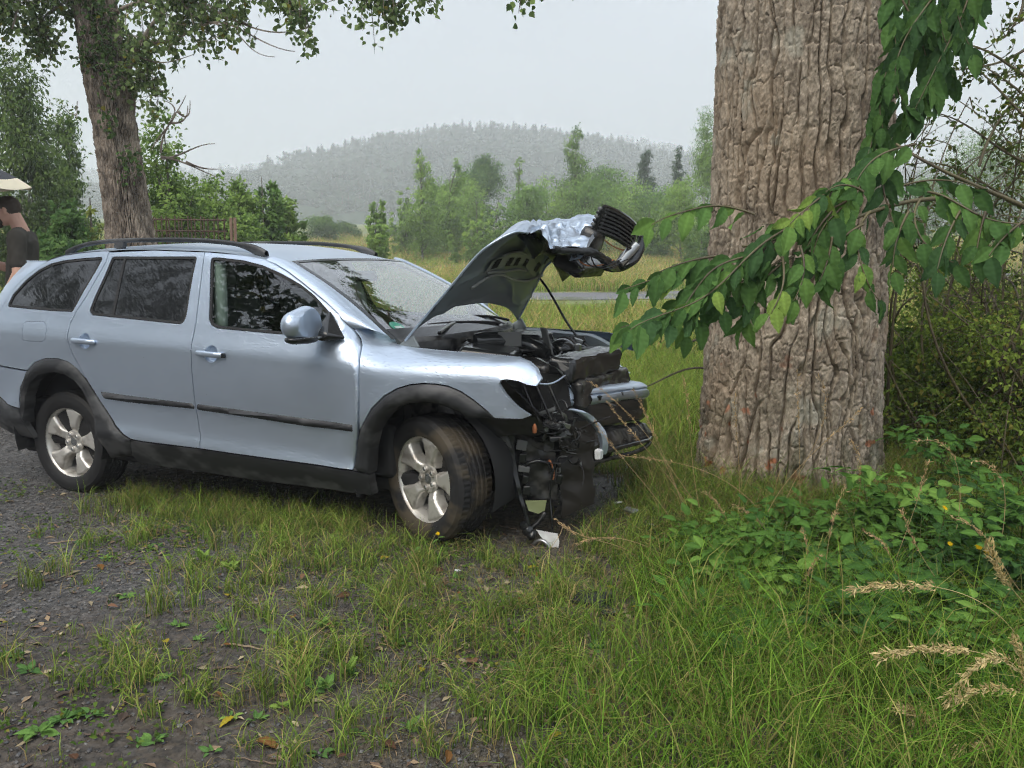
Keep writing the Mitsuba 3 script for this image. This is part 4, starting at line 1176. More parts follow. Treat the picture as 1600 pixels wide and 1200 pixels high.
U, V_ = np.meshgrid(np.linspace(0.0, 0.47, 70), np.linspace(-0.975, 1.0, 80), indexing='ij')
edge = np.minimum(np.minimum(smin(V_, -0.975, -0.80), smin(-V_, -1.0, -0.55)), smin(U, 0.0, 0.10))
gr = lambda u0, v0, su, sv: np.exp(-((U - u0) / su) ** 2 - ((V_ - v0) / sv) ** 2)
dep = 0.004 + 0.038 * edge
panel_l = smin(np.abs(V_ + 0.42), 0.36, 0.30) * smin(U, 0.20, 0.24) * smin(-U, -0.45, -0.41)
panel_r = smin(np.abs(V_ - 0.42), 0.36, 0.30) * smin(U, 0.20, 0.24) * smin(-U, -0.45, -0.41)
dep = dep - 0.020 * panel_l - 0.020 * panel_r
xb = 0.09 + 0.05 * np.cos(V_ * 5.2)
dep = dep + 0.014 * np.exp(-((U - xb) / 0.012) ** 2)                   # pressed X beads
dep = dep + 0.012 * np.exp(-((U - (0.20 - 0.05 * np.cos(V_ * 5.2))) / 0.012) ** 2)
Pi = inner(U, V_, dep)
fi = grid_faces(70, 80)[:, ::-1]
cput('inner_frame', (Pi.reshape(-1, 3), fi), 'm_under_bonnet', bn, smooth=40)
principled('m_pale_grey', (0.30, 0.31, 0.30), 0.4)
uu, vv = np.meshgrid(np.linspace(0.208, 0.256, 5), np.linspace(-0.66, 0.62, 30), indexing='ij')
cput('frame_strip', (inner(uu + 0.012 * np.cos(vv * 3), vv, np.full(uu.shape, 0.0445)).reshape(-1, 3), grid_faces(5, 30)[:, ::-1]), 'm_pale_grey', bn, smooth=True)
for k, (u0, v0, su, sv) in enumerate(((0.232, -0.55, 0.018, 0.055), (0.232, -0.30, 0.016, 0.06), (0.230, -0.10, 0.016, 0.06), (0.232, 0.15, 0.016, 0.05), (0.25, 0.52, 0.022, 0.06), (0.33, 0.66, 0.045, 0.03))):
    uu, vv = np.meshgrid(np.linspace(u0 - su, u0 + su, 4), np.linspace(v0 - sv, v0 + sv, 4), indexing='ij')
    pp = inner(uu, vv, np.full(uu.shape, 0.0475))
    cput('frame_opening', (pp.reshape(-1, 3), grid_faces(4, 4)[:, ::-1]), 'm_black', bn)
for pts in ([(0.16, -0.72), (0.185, -0.35), (0.155, 0.1), (0.185, 0.5), (0.235, 0.8)], [(0.205, -0.62), (0.195, -0.2), (0.205, 0.25)], [(0.262, -0.52), (0.272, -0.2), (0.262, 0.02)]):
    c = spline([(a, b, 0) for a, b in pts], 24)
    pp = inner(c[:, 0], c[:, 1], np.full(24, 0.050))
    cput('frame_bead', tube(pp, 0.008, 6), 'm_pale_grey', bn, smooth=True)
for v0 in (-0.1, 0.25):
    pp = inner(np.linspace(0.26, 0.44, 8), np.linspace(v0, v0 * 0.7, 8), np.full(8, 0.046))
    cput('frame_rib', tube(pp, 0.010, 6), 'm_under_bonnet', bn, smooth=True)
# torn lining and latch carrier below the fold
lin = [bonnet(np.full(14, u), np.linspace(-0.75, 0.95, 14)) - [0, 0, d] for u, d in ((0.44, 0.03), (0.52, 0.10), (0.58, 0.17), (0.66, 0.13), (0.72, 0.05))]
cput('torn_lining', rough((np.stack(lin, 0).reshape(-1, 3), grid_faces(5, 14)), 0.022, 0.08, 3), 'm_bay', bn, smooth=30)
cput('torn_lining', rough(rbox(0.20, 0.42, 0.10, 0.03, (3.02, 0.36, 1.40), Ry(0.5)), 0.02, 0.06, 5), 'm_bay', bn, smooth=30)
lip = [bonnet(np.full(30, u), np.linspace(-1, 1, 30)) - [d2, 0, d] for u, d, d2 in ((0.995, 0.0, 0.0), (1.0, 0.02, -0.004), (1.0, 0.05, 0.03), (0.985, 0.06, 0.07))]
cput('front_edge', (np.stack(lip, 0).reshape(-1, 3), grid_faces(4, 30)), 'm_paint', bn, smooth=30)
strip_ = spline([(3.19, -0.50, 1.475), (3.25, -0.45, 1.468), (3.33, -0.40, 1.462), (3.37, -0.28, 1.43), (3.37, -0.12, 1.39), (3.36, 0.02, 1.385)], 24)
cput('latch_carrier', rough(tube(strip_, np.linspace(0.020, 0.026, 24), 7), 0.010, 0.04, 3), 'm_gloss_black', bn, smooth=25)
hook = spline([(3.235, -0.40, 1.465), (3.265, -0.40, 1.44), (3.285, -0.40, 1.40), (3.300, -0.39, 1.375), (3.27, -0.39, 1.362), (3.245, -0.385, 1.362)], 16)
cput('latch_hook', tube(hook, np.linspace(0.013, 0.010, 16), 6), 'm_gloss_black', bn, smooth=30)
for k in range(3):
    a = np.array([3.26 + 0.03 * k, -0.38 + 0.03 * k, 1.452])
    cput('wire', tube(spline([a, a + [0.03, 0.03, -0.05 - 0.01 * k], a + [0.10, 0.12, -0.055], a + [0.13, 0.22, -0.03]], 14), 0.0035, 5), 'm_gloss_black' if k else 'm_copper', bn, smooth=True)
# the grille, still hanging on the bonnet's front edge
GO, GU, GV = np.array([3.300, -0.25, 1.560]), np.array([0.055, 0.035, 0.138]), None
C00, C01, C10, C11 = np.array([3.303, -0.230, 1.570]), np.array([3.355, -0.215, 1.690]), np.array([3.425, 0.03, 1.475]), np.array([3.420, 0.16, 1.598])


def gpt(s_, t_):
    s_, t_ = np.asarray(s_, float)[..., None], np.asarray(t_, float)[..., None]
    p = (C00 * (1 - t_) + C01 * t_) * (1 - s_) + (C10 * (1 - t_) + C11 * t_) * s_
    return p + np.array([0.016, -0.010, 0.010]) * 4 * s_ * (1 - s_)


gk = cput('grille', tube(np.vstack([gpt(np.linspace(0, 1, 14), np.full(14, 1.0)), gpt(np.full(4, 1.0), np.linspace(0.9, 0.0, 4)), gpt(np.linspace(1, 0, 14), np.full(14, 0.0)), gpt(np.full(4, 0.0), np.linspace(0.1, 1.0, 4))]), 0.011, 6), 'm_gloss_black', bn, smooth=40)
principled('m_dark_grey', (0.045, 0.047, 0.05), 0.3, specular=0.6)
for i in range(7):
    t = 0.06 + 0.88 * i / 6
    c = gpt(np.linspace(0.03, 0.97, 12), np.full(12, t))
    up_ = unit(C01 - C00) * 0.0078
    nn = unit(np.cross(C10 - C00, C01 - C00)) * 0.012
    v = np.stack([c - up_ - nn, c - up_ * 0.5 + nn, c + up_ * 0.5 + nn, c + up_ - nn], 1)
    f = grid_faces(12, 4)
    cput('grille_slat', (v.reshape(-1, 3), f), 'm_dark_grey', bn, smooth=30)
for s_ in (0.02, 0.09):
    cput('grille_bar', tube(gpt(np.full(6, s_), np.linspace(0, 1.02, 6)), 0.012, 6), 'm_bay', bn)
backp = gpt(*np.meshgrid(np.linspace(0.0, 1, 6), np.linspace(0, 1, 6), indexing='ij')) + np.array([-0.02, 0.012, 0.0])
cput('grille_back', (backp.reshape(-1, 3), grid_faces(6, 6)), 'm_black', bn)
for k in range(6):
    p = gpt(np.array([-0.05]), np.array([0.08 + 0.16 * k]))[0]
    cput('clip', rbox(0.02, 0.03, 0.016, 0.004, p, Ry(0.6)), 'm_grey_plastic' if k % 2 else 'm_gloss_black', bn)
cput('grille_bracket', rough(rbox(0.10, 0.16, 0.12, 0.03, (3.285, -0.20, 1.525), Ry(0.4)), 0.014, 0.05, 8), 'm_bay', bn, smooth=35)
fr_ = spline([(3.425, 0.17, 1.60), (3.455, 0.14, 1.52), (3.445, 0.09, 1.45), (3.40, 0.03, 1.395), (3.34, 0.0, 1.385), (3.30, -0.03, 1.40)], 24)
a = np.linspace(0, 2 * np.pi, 9)[:-1]
cput('grille_surround', rough(tube(fr_, np.linspace(0.024, 0.030, 24), 8), 0.006, 0.05, 2), 'm_gloss_black', bn, smooth=40)
cput('grille_surround', rough(tube(spline([(3.44, 0.07, 1.50), (3.41, 0.02, 1.45), (3.38, -0.03, 1.40)], 10), 0.026, 8), 0.006, 0.05, 4), 'm_bright_metal', bn, smooth=40)
cput('wire', tube(spline([(3.30, -0.05, 1.53), (3.35, -0.03, 1.49), (3.40, 0.02, 1.47)], 12), 0.003, 5), 'm_copper', bn, smooth=True)
# prop rod
cput('prop_rod', tube(spline([(2.66, 0.62, 1.31), (2.79, 0.60, 1.13), (2.925, 0.60, 0.94), (3.02, 0.60, 0.87)], 12), 0.0075, 7), 'm_gloss_black', smooth=True)
for sgn in (-1, 1):
    cput('bonnet_hinge', rough(rbox(0.10, 0.02, 0.07, 0.006, (2.47, sgn * 0.69, 1.0), Ry(-0.5)), 0.006, 0.03, 2), 'm_under_bonnet', smooth=30)

# ------------------------------------------------------------------ engine bay
def wall(pts, mat='m_black', name='bay_wall'):
    return cput(name, (np.array([p for p in pts], float), np.array([[0, 1, 2], [0, 2, 3]])), mat)


wall([(2.43, -0.70, 0.45), (2.43, 0.70, 0.45), (2.43, 0.70, 1.0), (2.43, -0.70, 1.0)])
wall([(2.3, -0.62, 0.42), (3.25, -0.58, 0.42), (3.25, 0.60, 0.42), (2.3, 0.62, 0.42)], name='bay_floor')
for sgn in (-1, 1):
    xs = np.linspace(2.40, 3.16, 20)
    top = np.stack([xs, sgn * (0.715 - 0.05 * smin(xs, 2.7, 3.2)), 0.995 - 0.03 * smin(xs, 2.4, 3.0) - 0.10 * smin(xs, 2.95, 3.25)], -1)
    m1 = top + np.array([0, -sgn * 0.035, -0.012])
    m2 = m1 + np.array([0, -sgn * 0.012, -0.06])
    low = m2 + np.array([0, -sgn * 0.05, -0.34])
    cput('inner_wing', (np.stack([top, m1, m2, low], 1).reshape(-1, 3), grid_faces(20, 4)), 'm_bay' if sgn < 0 else 'm_under_bonnet', smooth=25)
    cput('strut_tower', lathe([(0.0, 0.90), (0.05, 0.90), (0.09, 0.885), (0.11, 0.80), (0.12, 0.5)], 24) if False else (lathe([(0.001, 0.90), (0.05, 0.90), (0.09, 0.885), (0.11, 0.80), (0.12, 0.5)], 24)[0] + [2.62, sgn * 0.54, 0], lathe([(0.001, 0.90), (0.05, 0.90), (0.09, 0.885), (0.11, 0.80), (0.12, 0.5)], 24)[1]), 'm_bay', smooth=30)
cowl = [np.stack([np.interp(np.abs(np.linspace(-1, 1, 25)), [0, .57, 1], [2.545, 2.50, 2.372]) + dx, np.linspace(-0.70, 0.70, 25), np.full(25, z)], -1) for dx, z in ((-0.02, 1.028), (0.03, 1.035), (0.06, 1.012), (0.075, 0.94), (0.075, 0.80))]
cput('scuttle_panel', rough((np.stack(cowl, 0).reshape(-1, 3), grid_faces(5, 25)), 0.004, 0.05, 2), 'm_bay', smooth=35)
cput('wiper', tube(spline([(2.50, 0.34, 1.045), (2.46, 0.0, 1.075), (2.40, -0.38, 1.082)], 14), 0.009, 6), 'm_black', smooth=True)
cput('wiper', tube(spline([(2.46, 0.56, 1.050), (2.42, 0.30, 1.09), (2.38, 0.10, 1.10)], 14), 0.009, 6), 'm_black', smooth=True)
cput('wiper_arm', tube(spline([(2.54, -0.50, 1.05), (2.48, -0.30, 1.07), (2.43, -0.10, 1.08)], 10), 0.011, 6), 'm_gloss_black', smooth=True)
cput('engine_cover', rough(rbox(0.46, 0.62, 0.20, 0.05, (2.83, 0.06, 0.80), Ry(0.08)), 0.016, 0.10, 4), 'm_bay', smooth=35)
cput('air_box', rough(rbox(0.30, 0.32, 0.16, 0.03, (2.78, -0.40, 0.895), Rz(0.25) @ Ry(0.10)), 0.012, 0.08, 6), 'm_gloss_black', smooth=35)
cput('air_duct', rough(tube(spline([(2.66, -0.30, 0.98), (2.78, -0.18, 0.985), (2.90, -0.10, 0.945), (3.02, -0.12, 0.90)], 16), np.linspace(0.055, 0.045, 16), 10), 0.010, 0.07, 2), 'm_gloss_black', smooth=35)
cput('intake_panel', rbox(0.012, 0.10, 0.15, 0.004, (2.99, -0.10, 0.985), Rz(0.7) @ Ry(-0.25)), 'm_grey_plastic')
cput('intake_panel', rbox(0.13, 0.012, 0.08, 0.004, (2.82, -0.22, 1.00), Rz(0.3)), 'm_grey_plastic')
cput('battery_cover', rough(rbox(0.22, 0.30, 0.17, 0.02, (2.68, 0.40, 0.90), Rz(0.1)), 0.006, 0.05, 3), 'm_bay', smooth=30)
tank = m3.Manifold.sphere(1.0, 32).scale((0.075, 0.095, 0.062)).to_mesh()
cput('coolant_tank', (np.array(tank.vert_properties[:, :3]) + [3.00, 0.12, 0.92], np.array(tank.tri_verts)), 'm_gloss_black', smooth=True)
cput('tank_band', tube(np.stack([0.0 * np.linspace(0, 6.28, 25) + 3.00 + 0.074 * np.cos(np.linspace(0, 6.28, 25)), np.full(25, 0.15), 0.92 + 0.062 * np.sin(np.linspace(0, 6.28, 25))], -1), 0.008, 6), 'm_bay', smooth=True)
br = np.random.default_rng(8)
for k in range(16):                # hoses and looms across the bay
    a = np.array([br.uniform(2.52, 2.9), br.uniform(-0.5, 0.5), br.uniform(0.92, 0.995)])
    b = np.array([br.uniform(2.85, 3.16), br.uniform(-0.5, 0.55), br.uniform(0.84, 0.92)])
    mid = (a + b) / 2 + br.normal(size=3) * [0.06, 0.1, 0.02]
    cput('hose', tube(spline([a, mid, b], 14), br.uniform(0.006, 0.017), 7), ('m_gloss_black', 'm_bay', 'm_black', 'm_grey_plastic')[k % 4], smooth=True)
for k in range(12):
    c = (br.uniform(2.55, 3.05), br.uniform(-0.5, 0.5), br.uniform(0.90, 0.96))
    cput('bracket', rough(rbox(br.uniform(.04, .14), br.uniform(.03, .12), br.uniform(.02, .06), 0.005, c, Rz(br.uniform(0, 3)) @ Ry(br.normal() * 0.4)), 0.008, 0.04, k), ('m_bay', 'm_gloss_black', 'm_bright_metal', 'm_bay')[k % 4], smooth=30)

# ------------------------------------------------------------------ the smashed front
blk = rbox(0.15, 0.64, 0.135, 0.025, (3.215, -0.09, 0.865), Rz(-0.10) @ Ry(0.06))
bm = trimesh.Trimesh(*blk, process=True).subdivide_to_size(0.03)
cput('radiator_carrier', rough((np.array(bm.vertices), np.array(bm.faces)), 0.016, 0.09, 5), 'm_gloss_black', smooth=35)
bm2 = trimesh.Trimesh(*rbox(0.13, 0.74, 0.14, 0.02, (3.24, 0.0, 0.735), Rz(-0.05)), process=True).subdivide_to_size(0.035)
cput('radiator', rough((np.array(bm2.vertices), np.array(bm2.faces)), 0.020, 0.09, 6), 'm_bay', smooth=30)
# front bumper skin: silver ledge above a black face, its near end broken off
by_ = np.array([-0.26, -0.1, 0.1, 0.3, 0.45, 0.56, 0.64, 0.69])
bx_ = np.array([3.285, 3.325, 3.352, 3.372, 3.380, 3.375, 3.345, 3.29])


def bumper_rows(y, sections):
    x = PchipInterpolator(by_, bx_)(y)
    zt = np.interp(y, [-0.30, 0.1, 0.5, 0.66], [0.760, 0.728, 0.690, 0.660])
    return np.stack([np.stack([x + dx, y, zt + dz], -1) for dx, dz in sections], 1)


yb = np.linspace(-0.255, 0.688, 60)
V = bumper_rows(yb, ((-0.14, 0.012), (-0.085, 0.012), (-0.03, 0.004), (0.0, -0.012), (0.006, -0.026), (-0.004, -0.032), (0.012, -0.040), (0.020, -0.056), (0.010, -0.078), (0.0, -0.086)))
nb = cput('front_bumper', rough((V.reshape(-1, 3), grid_faces(60, 10)), 0.006, 0.10, 2), 'm_paint', smooth=30, label='front bumper torn down, silver ledge over a black face')
V = bumper_rows(yb, ((-0.012, -0.084), (0.0, -0.100), (0.004, -0.16), (-0.010, -0.21), (-0.05, -0.235), (-0.14, -0.24)))
cput('bumper_face', rough((V.reshape(-1, 3), grid_faces(60, 6)), 0.006, 0.12, 4), 'm_gloss_black', nb, smooth=30)
V = bumper_rows(yb, ((-0.05, -0.235), (0.0, -0.25), (0.03, -0.30), (0.035, -0.35), (-0.06, -0.37)))
cput('bumper_grille', rough((V.reshape(-1, 3), grid_faces(60, 5)), 0.020, 0.06, 6), 'm_bay', nb, smooth=20)
yb2 = np.linspace(-0.47, -0.285, 14)
x2 = np.interp(yb2, [-0.47, -0.28], [3.165, 3.272])
V = np.stack([np.stack([x2 + dx, yb2, 0.772 + dz + 0.02 * (yb2 + 0.4)], -1) for dx, dz in ((-0.07, 0.012), (0.0, 0.006), (0.018, -0.03), (0.022, -0.055), (0.010, -0.062), (0.020, -0.075), (0.010, -0.10))], 1)
cput('bumper_shard', rough((V.reshape(-1, 3), grid_faces(14, 7)), 0.010, 0.05, 8), 'm_paint', nb, smooth=30)
for i in range(14):                 # cracked black plastic and grime caught along the ledge
    r = np.random.default_rng(300 + i)
    y = r.uniform(-0.24, 0.62)
    x = float(PchipInterpolator(by_, bx_)(y))
    z = float(np.interp(y, [-0.30, 0.1, 0.5, 0.66], [0.760, 0.728, 0.690, 0.660]))
    cput('plastic_shard', rough(rbox(r.uniform(0.015, 0.05), r.uniform(0.02, 0.11), r.uniform(0.008, 0.03), 0.003, (x + r.uniform(-0.10, 0.015), y, z + r.choice([0.012, -0.05, -0.09])), Rz(r.normal() * 0.5) @ Rx(r.normal() * 0.4)), 0.010, 0.03, i), ('m_gloss_black', 'm_bay', 'm_black')[i % 3], nb, smooth=25)
# headlight pocket
pk = rough((np.array([(3.04, -0.76, 0.85), (3.10, -0.56, 0.87), (3.24, -0.46, 0.85), (3.20, -0.72, 0.69), (3.16, -0.50, 0.62), (3.27, -0.44, 0.62), (3.06, -0.60, 0.76)]), np.array([[0, 1, 6], [1, 2, 4], [6, 1, 4], [0, 6, 3], [6, 4, 3], [2, 5, 4]])), 0.0, 1)
cput('headlight_pocket', pk, 'm_black', smooth=False)
for k in range(3):
    p0 = np.array([3.10 + 0.045 * k, -0.70 + 0.05 * k, 0.84])
    cput('pocket_rib', tube(spline([p0, p0 + [0.03, 0.01, -0.08], p0 + [0.075, 0.03, -0.19]], 8), 0.006, 5), 'm_bay', smooth=True)
lipc = spline([(3.05, -0.775, 0.858), (3.09, -0.77, 0.872), (3.142, -0.76, 0.862), (3.19, -0.74, 0.846), (3.235, -0.715, 0.838), (3.27, -0.66, 0.850), (3.285, -0.60, 0.868)], 20)
cput('wing_lip', tube(lipc, np.linspace(0.007, 0.004, 20), 6), 'm_paint', fen if False else None, smooth=True)
# crumpled metal behind the wing tip
cput('crumpled_metal', rough((np.array([(3.13, -0.60, 0.95), (3.22, -0.56, 0.90), (3.29, -0.58, 0.85), (3.10, -0.46, 0.93), (3.20, -0.42, 0.86), (3.27, -0.45, 0.78)]), np.array([[0, 1, 4], [0, 4, 3], [1, 2, 5], [1, 5, 4]])), 0.01, 0.05, 2), 'm_bright_metal', smooth=False)
# lower remains at the near side: liner, struts, hanging panels
def quadgrid(c00, c10, c11, c01, nu, nv, amp, scale, seed, bow=(0, 0, 0)):
    u, v = np.meshgrid(np.linspace(0, 1, nu), np.linspace(0, 1, nv), indexing='ij')
    c00, c10, c11, c01 = (np.array(c, float) for c in (c00, c10, c11, c01))
    p = (c00 * (1 - u[..., None]) + c10 * u[..., None]) * (1 - v[..., None]) + (c01 * (1 - u[..., None]) + c11 * u[..., None]) * v[..., None]
    p = p + np.array(bow, float) * (4 * u * (1 - u))[..., None]
    return rough((p.reshape(-1, 3), grid_faces(nu, nv)), amp, scale, seed)


cput('wheel_liner', quadgrid((2.90, -0.80, 0.67), (3.17, -0.66, 0.67), (3.19, -0.62, 0.58), (2.93, -0.72, 0.56), 14, 8, 0.012, 0.05, 3), 'm_gloss_black', smooth=30)
cput('wheel_liner', quadgrid((2.92, -0.78, 0.655), (3.00, -0.70, 0.655), (3.01, -0.62, 0.46), (2.95, -0.62, 0.44), 10, 10, 0.010, 0.06, 5, (0.02, 0, 0)), 'm_cladding', smooth=30)
cput('wheel_liner', quadgrid((2.98, -0.60, 0.60), (3.24, -0.45, 0.62), (3.20, -0.40, 0.36), (2.98, -0.50, 0.36), 12, 10, 0.02, 0.07, 7), 'm_black', smooth=30)
# crushed stack below the headlight
for k in range(22):
    r = np.random.default_rng(100 + k)
    a = np.array([r.uniform(3.02, 3.20), r.uniform(-0.66, -0.50), r.uniform(0.56, 0.69)])
    b = a + np.array([r.uniform(0.02, 0.16), r.uniform(0.0, 0.12), r.uniform(-0.06, 0.06)])
    if k % 3 == 0:
        cput('broken_bracket', rough(rbox(r.uniform(.05, .12), r.uniform(.03, .08), r.uniform(.012, .04), 0.005, (a + b) / 2, Rz(r.uniform(0, 3)) @ Ry(r.normal() * 0.5)), 0.012, 0.04, k), ('m_gloss_black', 'm_bay', 'm_grey_plastic')[k % 3 if k < 18 else 2], smooth=25)
    else:
        cput('wire', tube(spline([a, (a + b) / 2 + r.normal(size=3) * 0.03, b], 12), r.uniform(0.003, 0.008), 6), ('m_gloss_black', 'm_black', 'm_gloss_black', 'm_bright_metal')[k % 4], smooth=True)
cput('indicator_bulb', lathe([(0.001, 0.03), (0.010, 0.025), (0.014, 0.0), (0.008, -0.02), (0.001, -0.022)], 14)[0] * [1, 1, 1] + [3.14, -0.66, 0.605] if False else (lathe([(0.001, 0.032), (0.008, 0.022), (0.013, 0.0), (0.010, -0.02), (0.001, -0.022)], 14)[0] + [3.145, -0.655, 0.605], lathe([(0.001, 0.032), (0.008, 0.022), (0.013, 0.0), (0.010, -0.02), (0.001, -0.022)], 14)[1]), 'm_copper', smooth=40)
for k, (x, y, z, l) in enumerate(((3.20, -0.56, 0.615, 0.08), (3.24, -0.50, 0.60, 0.06), (3.17, -0.60, 0.60, 0.05))):
    cput('metal_scrap', rough(rbox(l, 0.02, 0.028, 0.004, (x, y, z), Rz(0.5 * k) @ Ry(0.25)), 0.010, 0.03, k), 'm_bright_metal', smooth=25)
# the long black blade that hangs from the wing to the ground
blade = spline([(2.985, -0.625, 0.560), (2.988, -0.63, 0.48), (3.003, -0.63, 0.40), (3.030, -0.63, 0.29), (3.058, -0.625, 0.19), (3.088, -0.62, 0.10)], 40)
w = np.linspace(0.050, 0.022, 40)[:, None]
V = np.stack([blade + w * [-0.12, -0.3, 0], blade + w * [0.35, -0.45, 0], blade + w * [0.75, 0.05, 0], blade + w * [0.55, 0.4, 0]], 1)
cput('hanging_strut', rough((V.reshape(-1, 3), grid_faces(40, 4)), 0.005, 0.06, 4), 'm_gloss_black', smooth=35, label='glossy black plastic blade hanging from the wing to the ground')
cput('hanging_panel', quadgrid((3.035, -0.585, 0.535), (3.19, -0.51, 0.525), (3.205, -0.50, 0.215), (3.065, -0.57, 0.215), 14, 18, 0.012, 0.06, 9), 'm_bay', smooth=30)
for k, (z, hh, ww) in enumerate(((0.505, 0.05, 0.05), (0.44, 0.045, 0.035), (0.385, 0.03, 0.06), (0.33, 0.04, 0.03), (0.275, 0.05, 0.04))):
    cput('panel_rib', rough(rbox(ww, 0.02, hh, 0.005, (3.05 + 0.006 * k, -0.60, z), Rz(0.35) @ Ry(0.12)), 0.008, 0.04, k), 'm_grey_plastic' if k in (0, 2) else 'm_gloss_black', smooth=30)
cput('air_guide', rough(tube(spline([(3.07, -0.60, 0.40), (3.12, -0.585, 0.425), (3.17, -0.555, 0.41), (3.19, -0.54, 0.36)], 14), 0.009, 6), 0.004, 0.03, 1), 'm_gloss_black', smooth=True)
bsdf('m_smoked', {'type': 'twosided', 'bsdf': {'type': 'principled', 'base_color': {'type': 'rgb', 'value': [0.23, 0.26, 0.13]}, 'roughness': 0.2, 'specular': 0.5}})
cput('washer_tank', rough((np.array([(3.065, -0.60, 0.222), (3.165, -0.555, 0.222), (3.155, -0.555, 0.165), (3.125, -0.575, 0.150), (3.085, -0.60, 0.170)]), np.array([[0, 1, 2], [0, 2, 3], [0, 3, 4]])), 0.004, 0.03, 1), 'm_smoked', label='pale green wedge of the broken washer tank')
cput('hanging_strap', tube(spline([(3.155, -0.56, 0.16), (3.12, -0.585, 0.10), (3.085, -0.60, 0.075)], 10), 0.012, 6), 'm_bay', smooth=True)
cput('wire', tube(spline([(3.17, -0.52, 0.42), (3.20, -0.55, 0.40), (3.185, -0.55, 0.30), (3.19, -0.56, 0.18), (3.20, -0.57, 0.08)], 24), 0.005, 6), 'm_gloss_black', smooth=True)
cput('wire', tube(spline([(3.165, -0.53, 0.405), (3.185, -0.555, 0.425), (3.20, -0.55, 0.38), (3.195, -0.55, 0.33)], 16), 0.005, 6), 'm_copper', smooth=True)
cput('plug', rbox(0.03, 0.03, 0.055, 0.008, (3.225, -0.53, 0.33), Ry(0.2)), 'm_gloss_black')
cput('plug', rbox(0.022, 0.022, 0.03, 0.006, (3.22, -0.53, 0.375)), 'm_grey_plastic')
cput('hanging_panel', quadgrid((3.205, -0.46, 0.60), (3.33, -0.30, 0.60), (3.325, -0.28, 0.14), (3.20, -0.44, 0.10), 16, 20, 0.020, 0.07, 11), principled('m_rusty_black', (0.022, 0.018, 0.015), 0.5), smooth=30, label='hanging brown-black cooler panel')
rr = np.random.default_rng(77)
for k in range(30):
    a = np.array([rr.uniform(3.17, 3.34), rr.uniform(-0.60, -0.32), rr.uniform(0.35, 0.66)])
    b = a + rr.normal(size=3) * [0.05, 0.05, 0.07]
    cput('wire', tube(spline([a, (a + b) / 2 + rr.normal(size=3) * 0.02, b], 8), rr.uniform(0.002, 0.006), 5), ('m_gloss_black', 'm_black', 'm_bay', 'm_rusty_black', 'm_grey_plastic')[k % 5], smooth=True)
# curved silver end of the bumper carrier
cv = spline([(3.265, -0.52, 0.682), (3.303, -0.50, 0.672), (3.343, -0.44, 0.630), (3.377, -0.39, 0.572), (3.392, -0.375, 0.530), (3.390, -0.38, 0.428)], 36)
V = np.stack([cv + [-0.022, 0.02, -0.004], cv, cv + [0.004, -0.004, 0.010], cv + [0.022, 0.03, 0.006]], 1)
cput('bumper_bracket', rough((V.reshape(-1, 3), grid_faces(36, 4)), 0.004, 0.04, 2), 'm_paint', smooth=40, label='curved silver bracket end hooking down from the torn bumper')
cput('bracket_end', rough(rbox(0.035, 0.05, 0.05, 0.006, (3.385, -0.385, 0.440)), 0.008, 0.03, 3), 'm_white_plastic', smooth=30)
cput('lower_bar', rough(tube(spline([(3.34, -0.25, 0.405), (3.39, 0.0, 0.40), (3.43, 0.30, 0.375), (3.41, 0.55, 0.35)], 20), 0.013, 7), 0.004, 0.05, 2), 'm_gloss_black', smooth=True)
cput('lower_bar', rough(tube(spline([(3.30, -0.30, 0.36), (3.37, 0.0, 0.345), (3.41, 0.35, 0.32), (3.39, 0.6, 0.32)], 20), 0.013, 7), 0.004, 0.05, 4), 'm_bay', smooth=True)
# fallen lamp carrier at the foot of the pile
lamp = rough(quadgrid((3.135, -0.625, 0.085), (3.245, -0.60, 0.070), (3.250, -0.605, -0.02), (3.190, -0.615, 0.005), 12, 10, 0.004, 0.03, 1), 0.003, 0.03, 6)
cput('broken_lamp', lamp, 'm_white_plastic', smooth=30, label='broken white lamp carrier resting on the grass')
a = np.linspace(0.2, 2.6, 16)
cput('lamp_ring', tube(np.stack([3.165 + 0.045 * np.cos(a), np.full(16, -0.635), -0.015 + 0.05 * np.sin(a)], -1), 0.010, 7), 'm_bright_metal', smooth=True)
cput('lamp_motor', rough(tube(spline([(3.06, -0.61, 0.11), (3.09, -0.625, 0.075), (3.13, -0.63, 0.045)], 10), np.array([0.018, 0.026, 0.028, 0.022, 0.03, 0.03, 0.024, 0.03, 0.03, 0.02]), 10), 0.003, 0.02, 2), 'm_gloss_black', smooth=30)
# suspension seen behind the wheel
cput('suspension_arm', tube(spline([(2.72, -0.50, 0.25), (2.85, -0.35, 0.24), (2.95, -0.2, 0.28)], 10), 0.03, 8), 'm_bay', smooth=True)
cput('engine_sump', rough(rbox(0.7, 0.9, 0.28, 0.05, (2.85, 0.05, 0.36)), 0.02, 0.1, 4), 'm_black', smooth=30)
